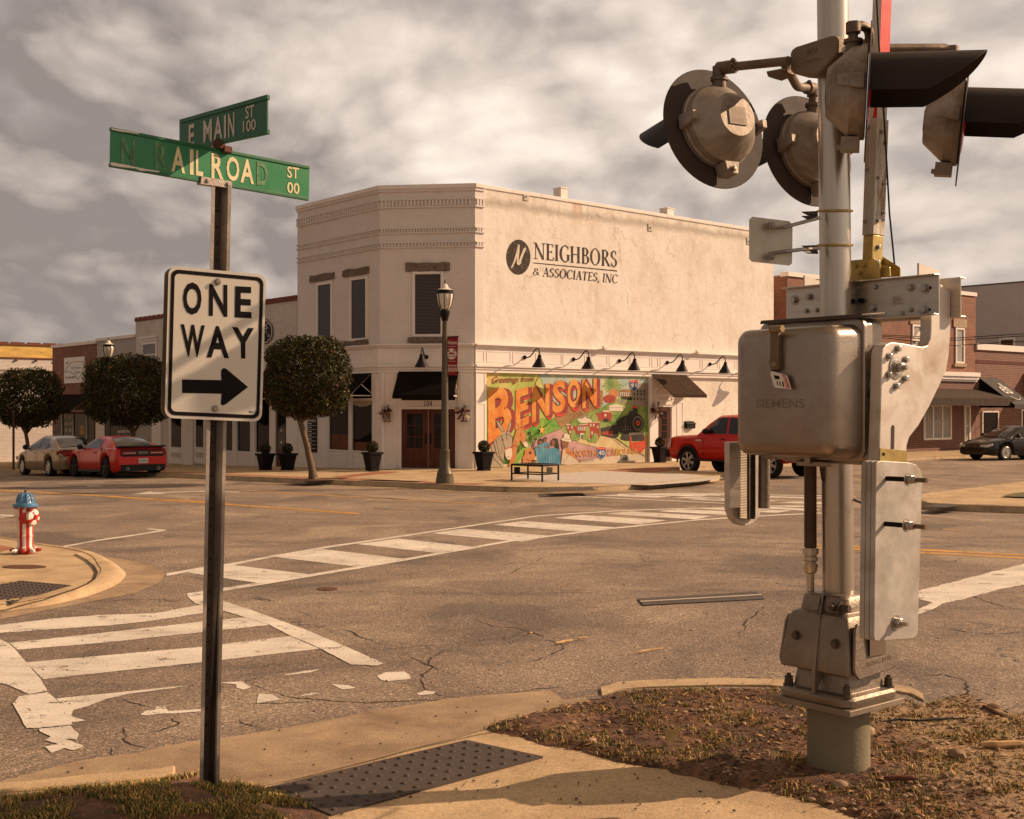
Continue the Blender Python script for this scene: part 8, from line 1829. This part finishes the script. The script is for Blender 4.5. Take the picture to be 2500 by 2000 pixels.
    mb = MB(); mb.prism([g.pt(-.265, d, z) for d, z in ((.15, 2.612), (.37, 2.60), (.385, 2.588), (.375, 2.612), (.15, 2.632))], u * .685); mb.build('rain_lip', mat('lip_dark', (.07, .052, .04), .5, .3, var=.2), case, bevel=.006)
    mb = MB(); W = lambda x, y, d=.588: Hg(cBx, x, y, d)
    zt_, zb_ = W(285, 800).z, W(285, 1045).z; al, ar = g.tz(*cBx(268, 900), .588)[0], g.tz(*cBx(318, 900), .588)[0]
    mb.fbox(g, al, ar, .584, .622, zb_, zt_); lt = mb.build('latch_bar', mat('latch_bronze', (.16, .115, .075), .45, .6, var=.2), door, bevel=.006)
    mb = MB(); mb.tube([W(252, 800, .625), W(322, 795, .625)], .020, 10); mb.tube([W(248, 990, .60), W(270, 1000, .60)], .018, 8); mb.lathe([(.016, 0), (.016, .03), (0, .03)], W(290, 1010, .6), n, 8); mb.build('latch_knob', mat('latch_gold', (.26, .18, .10), .45, .6, var=.2), lt)
    mb = MB(); mb.tube([W(262, 1020, .605), W(262, 1048, .604), W(275, 1056, .604)], .010, 6); mb.build('padlock', SBLACK, lt)
    # danger tag hangs on the latch: a thing of its own
    tg = thing('danger_tag', 'small white and red danger tag hanging from the case latch', 'tag', W(310, 1105, .61)); q = [(248, 1062), (258, 1050), (340, 1072), (350, 1078), (376, 1160), (280, 1150), (272, 1142)]
    MB().prism([W(x, y, .612) for x, y in q], n * .003).build('tag_card', mat('tag_white', (.70, .66, .60), .5, var=.05), tg, smooth=0)
    mb = MB(); mb.poly([W(x, y, .6165) for x, y in ((318, 1070), (338, 1076), (366, 1154), (344, 1154))]); mb.build('tag_stripe', mat('tag_red', (.50, .03, .03), .5, var=.05), tg, smooth=0)
    mb = MB(); letters(mb, 'DANGER!', W(338, 1150, .618), W(322, 1076, .618), W(336, 1080, .618), W(358, 1150, .618), .01); mb.build('tag_print', mat('tag_white', (.70, .66, .60)), tg, smooth=0)
    mb = MB(); d = .6168
    for q in ([(268, 1075), (300, 1080), (304, 1100), (276, 1098)], [(284, 1110), (290, 1112), (296, 1136), (290, 1136)], [(300, 1112), (306, 1113), (312, 1140), (306, 1139)], [(318, 1112), (326, 1114), (332, 1146), (324, 1146)]): mb.poly([W(x, y, d) for x, y in q])
    mb.build('tag_print', SBLACK, tg, smooth=0)
    # embossed maker name
    mb = MB(); e = .5862; letters(mb, 'SIEMENS', W(162, 1272, e), W(452, 1272, e), W(452, 1218, e), W(162, 1220, e), .012); mb.build('embossed_name', mat('emboss_shade', (.225, .18, .145), .45, .6, var=.15), door, smooth=0)
    mb = MB(); mb.fbox(g, -.16, .36, .17, .30, 1.80, 1.858); mb.fbox(g, -.02, .20, .33, .37, 1.785, 1.814); mb.fbox(g, .05, .09, .34, .39, 1.80, 1.86); mb.build('hinge_bracket', BOXM, case, bevel=.006)
    MB().lathe([(.07, 0), (.07, .05), (.055, .06), (.055, .10), (0, .10)], g.pt(.385, .235, 2.23), u, 20).build('drive_hub', BOLT, case)
    # channel beams carrying the gate
    def channel(d, sgn, a0, a1, z0, z1, name='channel_beam'):
        mb = MB(); mb.fbox(g, a0, a1, d, d + sgn * .008, z0, z1); mb.fbox(g, a0, a1, d + sgn * .008, d + sgn * .055, z1 - .008, z1); mb.fbox(g, a0, a1, d + sgn * .008, d + sgn * .055, z0, z0 + .008); return mb.build(name, ALUMB, o, smooth=0, bevel=.002)
    ch = channel(-.135, 1, -.475, .567, 2.62, 2.846); ch2 = channel(-.36, -1, -.475, .56, 2.62, 2.846)
    W = lambda x, y, d=-.126: Hg(cBx, x, y, d); mb = MB()
    for x, y, r in ((393, 623, .026), (483, 604, .022), (1092, 548, .022), (1178, 553, .026), (868, 670, .022), (1172, 683, .026)): hexbolt(mb, W(x, y), n, r * .8, .024)
    for x, y in ((778, 553), (882, 544), (466, 688), (526, 683), (1094, 680), (1040, 706), (876, 718)): hexbolt(mb, W(x, y), n, .012, .016)
    mb.build('beam_bolt', BOLT, ch, smooth=20)
    mb = MB()
    for x, y in ((740, 632), (803, 628)): mb.lathe([(.016, 0), (.014, .03), (0, .03)], W(x, y), n, 8)
    for x, y in ((1200, 549), (1195, 681)): mb.poly([W(x + a * 18, y + b, -.1255) for a, b in ((0, -7), (1, -9), (1, 9), (0, 7))])
    mb.build('slot', SBLACK, ch, smooth=0)
    mb = MB(); mb.poly([W(x, y, -.1262) for x, y in ((978, 598), (1104, 584), (1104, 643), (978, 655))]); dp = mb.build('data_plate', PLATEM, ch, smooth=0); mb = MB()
    for i in range(6): mb.poly([W(x, y, -.1255) for x, y in ((984, 606 + i * 8), (1030 + (i % 3) * 10, 601 + i * 8), (1030 + (i % 3) * 10, 603 + i * 8), (984, 608 + i * 8))])
    mb.build('plate_print', SBLACK, dp, smooth=0)
    # side arms carrying the counterweights
    W = lambda x, y, a=.50: Hs(cBx, x, y, a)
    ol = [(1272, 525), (1335, 575), (1333, 830), (1322, 960), (1308, 1045), (1270, 1130), (1205, 1265), (1140, 1380), (1085, 1450), (1070, 1500), (1066, 1640), (898, 1640), (905, 1510), (914, 1200), (920, 960), (926, 920), (945, 892), (980, 875), (1060, 886), (1165, 905), (1196, 895), (1212, 860), (1216, 800), (1216, 700), (1262, 690)]
    arm = MB().prism([W(x, y) for x, y in ol], -u * .07).build('counterweight_arm', PLATEM, o, smooth=0, bevel=.006)
    mb = MB()
    for x, y in ((1010, 917), (1056, 983), (1053, 1096), (1001, 1142), (956, 1075), (958, 963)): hexbolt(mb, W(x, y), u, .016, .024)
    mb.lathe([(.062, 0), (.062, .006), (.045, .008), (.045, .012), (.028, .014)], W(1003, 1030), u, 24); hexbolt(mb, W(1003, 1030) + u * .012, u, .026, .035); mb.lathe([(.014, .03), (.014, .06), (0, .061)], W(1003, 1030) + u * .012, u, 12)
    mb.build('hub_bolt', BOLT, arm, smooth=20)
    mb = MB().poly([W(x, y, .5015) for x, y in ((976, 1390), (982, 1376), (990, 1374), (996, 1388), (994, 1520), (974, 1520))]); mb.build('slot', mat('slot_brown', (.06, .04, .028), .8, var=.2), arm, smooth=0)
    MB().prism([W(x, y, .503) for x, y in ((905, 1515), (1066, 1530), (1062, 1610), (900, 1610))], u * .006).build('yellow_strap', GOLD, arm, smooth=0)
    MB().poly([W(x, y, .511) for x, y in ell(931, 1550, 8, 11, 12)]).build('strap_hole', SBLACK, arm, smooth=0)
    W3 = lambda x, y, a=.60: Hs(c3, x, y, a); wt = [(688, 64), (696, 52), (712, 48), (845, 56), (875, 66), (895, 88), (905, 120), (884, 855), (876, 872), (860, 881), (700, 893), (682, 890), (678, 870)]
    for k in range(3):
        q = [W3(x, y) - u * (.031 * k) for x, y in wt]; p = MB().prism(q, -u * .029).build('counterweight_plate', ZINC, o, smooth=0, bevel=.004)
        if k == 0: wp = p
    rodm = mat('threaded_rod', (.16, .11, .07), .45, .7, var=.2, scale=30)
    for (x, y) in ((737, 131), (729, 343)):
        c = W3(x, y); mb = MB(); mb.tube([c, c + u * .145], .013, 12); rd = mb.build('threaded_rod', SBLACK, wp); mb = MB(); mb.tube([c + u * .145, c + u * .235], .0125, 12); mb.build('rod_end', rodm, rd); mb = MB(); hexbolt(mb, c + u * .125, u, .024, .03); mb.lathe([(.02, .03), (.02, .05), (0, .05)], c + u * .125, u, 12); mb.build('nut', BOLT, rd, smooth=20)
    mb = MB(); c = W3(780, 805); hexbolt(mb, c, u, .028, .035); mb.lathe([(.013, .03), (.013, .07), (0, .07)], c, u, 12); mb.build('nut', BOLT, wp, smooth=20)
    # the matching arm on the far-left side, seen below the case
    W = lambda x, y, a=-.42: Hs(c3, x, y, a)
    arm2 = MB().prism([W(x, y) for x, y in ((8, -40), (8, 275), (22, 318), (48, 345), (76, 353), (108, 345), (135, 318), (150, 285), (185, 280), (186, -40))], -u * .05).build('counterweight_arm', PLATEM, o, bevel=.004, smooth=0)
    MB().prism([W(x, y, -.385) for x, y in ((2, -40), (2, 272), (54, 268), (56, -40))], -u * .03).build('side_strip', ALUMB, arm2, bevel=.004, smooth=0)
    mb = MB(); mb.tube([W(163, 270, -.37), W(165, -40, -.37)], .035, 14); mb.build('tube', ALUM, arm2)
    for x in (66, 106):
        mb = MB(); mb.prism([W(q, y, -.40) for q, y in ((x - 12, -40), (x - 12, 320), (x + 12, 322), (x + 12, -40))], -u * .015)
        y = -30
        while y < 318: p, q = W(x - 15, y, -.39), W(x + 15, y + 2, -.39); mb.tube([p, q], .0058, 5); y += 7.5
        mb.build('toothed_strip', mat('tooth_tan', (.36, .30, .22), .6, .2, var=.1) if x == 66 else GALVD, arm2, smooth=0)
    # upright end plates above the beams
    W = lambda x, y, a: Hs(cBx, x, y, a)
    MB().prism([W(x, y, .40) for x, y in ((1143, 400), (1272, 446), (1272, 560), (1143, 560))], -u * .012).build('end_plate', PLATEM, o, smooth=0)
    MB().prism([W(x, y, -.40) for x, y in ((455, 474), (560, 512), (560, 640), (455, 640))], -u * .012).build('end_plate', PLATEM, o, smooth=0)
    # ---------------- gate arm (standing upright)
    e = .065; ca, cdp = .065, -.235; lean = V((.037, 0, 1)).normalized()
    def bar(z0, z1, hu, hn, m, name, par=o, bev=.004):
        mb = MB(); c0 = g.pt(ca, cdp, 0)
        def ring(z): c = c0 + lean * ((z - 2.9) / lean.z) + V((0, 0, 2.9)); return [c + u * a * hu + n * d * hn for a, d in ((-1, -1), (1, -1), (1, 1), (-1, 1))]
        return mb.hexa(ring(z0) + ring(z1), 0).build(name, m, par, bevel=bev)
    arm_ = bar(3.36, 6.2, .030, .050, mat('arm_white', (.60, .56, .50), .45, .2, var=.12, scale=6), 'gate_arm')
    bar(3.12, 3.80, .038, .058, mat('arm_sleeve', (.52, .475, .41), .5, .2, var=.2, scale=5, dirt=(.20, .11, .05), dscale=5, dth=(.5, .62), stretch=(2, 2, .4)), 'arm_sleeve', arm_)
    bar(2.86, 3.119, .034, .052, GOLD, 'arm_root', arm_)
    REDR = mat('reflective_red', (.62, .035, .02), .35, var=.06)
    bar(4.02, 4.09, .0315, .0515, REDR, 'red_stripe', arm_, 0)
    mb = MB(); c0 = g.pt(ca, cdp, 0)
    def ap(a, d, z): c = c0 + lean * ((z - 2.9) / lean.z) + V((0, 0, 2.9)); return c + u * a + n * d
    mb.poly([ap(.0312, -.05, 4.10), ap(.0312, .05, 4.02), ap(.0312, .05, 5.2), ap(.0312, -.05, 5.2)]); mb.poly([ap(-.03, .0512, 3.62), ap(.0, .0512, 3.60), ap(.03, .0512, 3.66), ap(.03, .0512, 3.88), ap(.01, .0512, 3.86)]); mb.build('red_stripe', REDR, arm_, smooth=0)
    mb = MB()
    for a, d, z in ((.0388, .02, 3.2), (.0388, -.03, 3.25), (.0388, .03, 3.45), (.0388, -.03, 3.42), (.0388, .02, 3.72), (.0388, -.02, 3.66)): hexbolt(mb, ap(a, d, z), u, .010, .016)
    for a, d, z in ((.0345, .0, 3.05), (.0345, .0, 2.96)): hexbolt(mb, ap(a, d, z), u, .012, .016)
    for z in (3.2, 3.5, 3.75): hexbolt(mb, ap(-.02, .0588, z), n, .009, .014)
    mb.build('arm_bolt', BOLT, arm_, smooth=20)
    W = lambda x, y, d=-.16: Hg(cBx, x, y, d)
    mb = MB(); mb.prism([W(x, y) for x, y in ((724, 385), (870, 372), (906, 405), (906, 490), (724, 510))], -n * .01); mb.prism([W(x, y, -.30) for x, y in ((898, 345), (1028, 428), (1028, 480), (898, 490))], -n * .01); mb.prism([W(x, y, -.19) for x, y in ((906, 410), (965, 425), (968, 480), (906, 488))], -n * .012); br = mb.build('arm_bracket', GOLD, o, smooth=0, bevel=.002)
    mb = MB()
    for x, y in ((760, 420), (812, 412), (784, 462)): hexbolt(mb, W(x, y, -.159), n, .012, .012)
    mb.build('bracket_bolt', GOLD, br, smooth=20)
    tag_ = MB(); pts = [at(*cLt(1338, -60), 7.15), at(*cLt(1345, 100), 7.15), at(*cLt(1352, 240), 7.15), at(*cLt(1380, 640), 7.2), at(*cLt(1395, 900), 7.2), at(*cBx(965, 100), 7.2), at(*cBx(985, 300), 7.25), at(*cBx(996, 415), 7.3)]
    tag_.tube(pts, .0055, 6).build('arm_cable', HOODM, o)
    # ---------------- sign panel seen from behind
    q = [(120, 140), (140, 121), (360, 148), (380, 168), (377, 400), (360, 415), (136, 392), (120, 375)]
    dep = lambda x: 6.98 + (x - 120) / 260 * .10
    pl = [at(*cBx(x, y), dep(x)) for x, y in q]; sp_ = MB().prism(pl, V((.004, .008, 0))).build('small_sign_back', mat('sign_back', (.40, .365, .29), .45, .5, var=.1, scale=4), o, smooth=0)
    mb = MB(); mb.tube([at(*cBx(250, 188), 6.99), at(*cBx(330, 185), 6.97), at(*cBx(470, 148), 7.08), at(*cBx(545, 128), 7.14)], .011, 6); mb.tube([at(*cBx(245, 345), 6.99), at(*cBx(340, 330), 6.97), at(*cBx(470, 315), 7.08), at(*cBx(545, 310), 7.14)], .011, 6)
    for y in (175, 360): mb.box(at(*cBx(252, y), 6.995), .03, .03, .04); hexbolt(mb, at(*cBx(262, y), 6.98), V((0, -1, 0)), .011, .012)
    mb.build('sign_bracket', GALV, sp_, bevel=.002)
    for y0 in (100, 305):
        mb = MB(); zc = at(*cBx(630, y0 - 12), Yb).z; c = mp(zc); ptsr = [c + V((.0975 * math.cos(R_(a)), .0975 * math.sin(R_(a)), .012 * math.sin(R_(a)))) for a in range(150, 520, 12)]; mb.tube(ptsr, .007, 6); cl = mb.build('band_clamp', GOLD, o)
        mb = MB()
        for k in (0, 26): mb.prism([at(*cBx(x, y + k), Y) for x, y, Y in ((432, y0 - 10, 7.05), (530, y0 - 14, 7.13), (535, y0 + 12, 7.13), (470, y0 + 10, 7.06))], V((.01, .03, 0)))
        mb.build('clamp_jaw', GALVD, cl, bevel=.003)
    # ---------------- flashing lights
    def flasher(cpx, Y, axis, R, name='flashing_light'):
        c = at(*cLt(*cpx), Y); ax = V(axis).normalized(); up = (V((0, 0, 1)) - ax * ax.z).normalized(); side = up.cross(ax)
        disc = MB().lathe([(0, -.004), (R - .003, -.004), (R, 0), (R - .003, .004), (0, .004)], c, ax, 56).build('flasher_backplate', BRACK, o, smooth=40)
        hs = MB().lathe([(.65 * R, -.006), (.68 * R, -.012), (.68 * R, -.042), (.655 * R, -.046), (.64 * R, -.095), (.615 * R, -.105), (.36 * R, -.215), (.33 * R, -.221), (0, -.221)], c, ax, 44).build('flasher_housing', HOUSE, disc, smooth=28)
        # visor: upper half tube with slanted mouth
        mb = MB(); rh = .54 * R; N = 26; ln = .60; sw = 100
        for t_, th in ((0, 0), (1, 0), (1, .006), (0, .006)):
            for i in range(N + 1):
                a = R_(90 - sw + 2 * sw * i / N); k = abs(90 - (90 - sw + 2 * sw * i / N)) / sw; l_ = ln * (1 - .50 * k ** 2.3) if t_ else .004
                mb.v.append(c + ax * l_ + (side * math.cos(a) + up * math.sin(a)) * (rh + th))
        M_ = N + 1
        for r in range(4):
            for i in range(N): mb.f.append([r * M_ + i, r * M_ + i + 1, ((r + 1) % 4) * M_ + i + 1, ((r + 1) % 4) * M_ + i]); mb.m.append(0)
        mb.build('visor', HOODM, disc, smooth=50)
        MB().lathe([(.5 * R, .005), (.45 * R, .012), (0, .018)], c, ax, 32).build('lens', mat('red_lens', (.35, .01, .01), .15, var=0), disc, smooth=60)
        mb = MB()
        mb.prism([c + side * x * R + up * y * R - ax * .03 for x, y in ((-.14, -.66), (.14, -.66), (.10, -.86), (-.10, -.86))], -ax * .10); hexbolt(mb, c - up * .79 * R - ax * .13, -ax, .016, .02)
        for sx in (1, -1): mb.prism([c + side * sx * .65 * R + up * y * R - ax * z for y, z in ((.12, .02), (-.12, .02), (-.06, .16), (.08, .16))], side * sx * .035)
        mb.build('housing_latch', HOUSE, hs, bevel=.004)
        mb = MB(); q = c - ax * .2225; mb.prism([q + side * x * R + up * y * R for x, y in ((-.17, -.15), (.17, -.15), (.17, .15), (-.17, .15))], -ax * .004)
        e = q - ax * .0045
        letters(mb, 'WCH', *[e - side * x * R * -1 * -1 + up * y * R for x, y in ((-.12, .01), (.12, .01), (.12, .12), (-.12, .12))], off=.01); letters(mb, 'HAYES', *[e - side * x * R * -1 * -1 + up * y * R for x, y in ((-.12, -.11), (.12, -.11), (.12, -.04), (-.12, -.04))], off=.01)
        mb.build('maker_plate', mat('plate_shade', (.24, .20, .16), .55, .4, var=.2), hs, smooth=0)
        MB().lathe([(.030, 0), (.028, .01), (0, .012)], c - ax * .065 - side * .66 * R, -side, 14).build('plug', SBLACK, hs)
        return c, ax, up
    axL = (-.49, .87, -.17); RR = .377
    c1_, a_, u1 = flasher((438, 715), 7.55, axL, RR); c2__, a2, u2 = flasher((958, 838), 8.15, axL, RR)
    axR = (.962, -.262, -.05)
    c3_, a3, u3 = flasher((1292, 512), 6.80, axR, RR); c4_, a4, u4 = flasher((1818, 682), 7.5, (.94, -.32, -.11), RR)
    def arm_pipe(pts, r=.026): 
        q = []
        for i, p in enumerate(pts):   # round the corners a little
            if 0 < i < len(pts) - 1: q += [p.lerp(pts[i - 1], min(.5, .05 / (p - pts[i - 1]).length)), p + ((pts[i - 1] - p).normalized() + (pts[i + 1] - p).normalized()) * .012, p.lerp(pts[i + 1], min(.5, .05 / (p - pts[i + 1]).length))]
            else: q.append(p)
        return MB().tube(q, r, 16)
    L = lambda x, y, Y: at(*cLt(x, y), Y)
    h1 = c1_ - a_ * .09 + u1 * RR * .62; h2 = c2__ - a2 * .09 + u2 * RR * .62; h3 = c3_ - a3 * .09 + u3 * RR * .62; h4 = c4_ - a4 * .09 + u4 * RR * .62
    e1 = V((h1.x, h1.y, L(487, 378, h1.y).z)); arm_pipe([h1, e1, L(855, 338, 7.12)]).build('cross_arm', PIPEM, o, smooth=50)
    e3 = V((h3.x, h3.y, L(1262, 135, h3.y).z)); arm_pipe([h3, e3, e3 + V((.10, .05, .0)), e3 + V((.13, .14, -.05)), L(1300, 240, 7.05), L(1100, 265, 7.1)]).build('cross_arm', PIPEM, o, smooth=50)
    e2 = V((h2.x, h2.y, L(975, 492, h2.y).z)); arm_pipe([h2, e2, L(900, 482, 7.85), L(845, 380, 7.45), L(830, 350, 7.2)], .028).build('cross_arm', PIPEM, o, smooth=50)
    e4 = V((h4.x, h4.y, L(1760, 268, h4.y).z)); arm_pipe([h4, e4, L(1345, 270, 7.38), L(1090, 262, 7.22)], .028).build('cross_arm', PIPEM, o, smooth=50)
    for p, q, ax_ in ((e1, h1, a_), (e2, h2, a2), (e3, h3, a3), (e4, h4, a4)):
        mb = MB(); d = (p - q).normalized(); mb.tube([q - d * .03, q + d * .05], .042, 16); mb.lathe([(.052, .035), (.052, .055), (0, .055)], q, d, 16); mb.tube([p - d * .05, p + d * .010], .040, 16); mb.build('elbow', PIPEM, o, smooth=50)
    for p, q in ((e1, L(855, 338, 7.12)), (e2, L(900, 482, 7.85))):
        d = (q - p).normalized(); mb = MB(); mb.tube([p + d * .05, p + d * .12], .040, 16); mb.tube([p - d * .005, p + d * .06], .038, 16)
        for k in (-1, 1): hexbolt(mb, p + d * .10 + V((0, -.03, .03 * k)), V((0, -1, .2 * k)), .011, .014)
        mb.build('elbow_collar', PIPEM, o, smooth=40)
    W = lambda x, y, d=.23: Hg(cLt, x, y, d)
    jb = MB().prism([W(x, y) for x, y in ((858, 300), (866, 275), (890, 258), (1078, 198), (1105, 196), (1126, 215), (1122, 300), (1005, 418), (876, 408), (860, 392))], -n * .16).build('junction_box', mat('junction_brown', (.20, .15, .11), .55, .4, var=.15, scale=4, bump=.15, bscale=50), o, bevel=.012, smooth=40)
    mb = MB(); 
    for x, y in ((830, 335), (846, 330), (832, 372), (1118, 258), (1168, 276)): hexbolt(mb, W(x, y, .20), n, .014, .02)
    mb.build('junction_bolt', BOLT, jb, smooth=20)
    mb = MB(); letters(mb, 'WCH', W(950, 312, .2315), W(1008, 296, .2315), W(1008, 262, .2315), W(950, 278, .2315), .01); letters(mb, 'HAYES', W(945, 352, .2315), W(1025, 334, .2315), W(1025, 320, .2315), W(945, 337, .2315), .0); mb.build('cast_lettering', mat('junction_dark', (.12, .088, .064), .6, .3, var=.15), jb, smooth=0)
    MB().prism([W(x, y, .16) for x, y in ((725, 395), (830, 375), (850, 405), (770, 437), (735, 425))], -n * .08).build('arm_clamp', PIPEM, jb, bevel=.006)
    # thin lead from the case to the weights
    MB().tube([g.pt(-.05, .12, 1.84), g.pt(-.04, .10, 1.7), g.pt(.0, .02, 1.62), g.pt(.2, -.12, 1.52), Hs(c3, 640, 272, .52)], .006, 6).build('lead', HOODM, o)
signal()
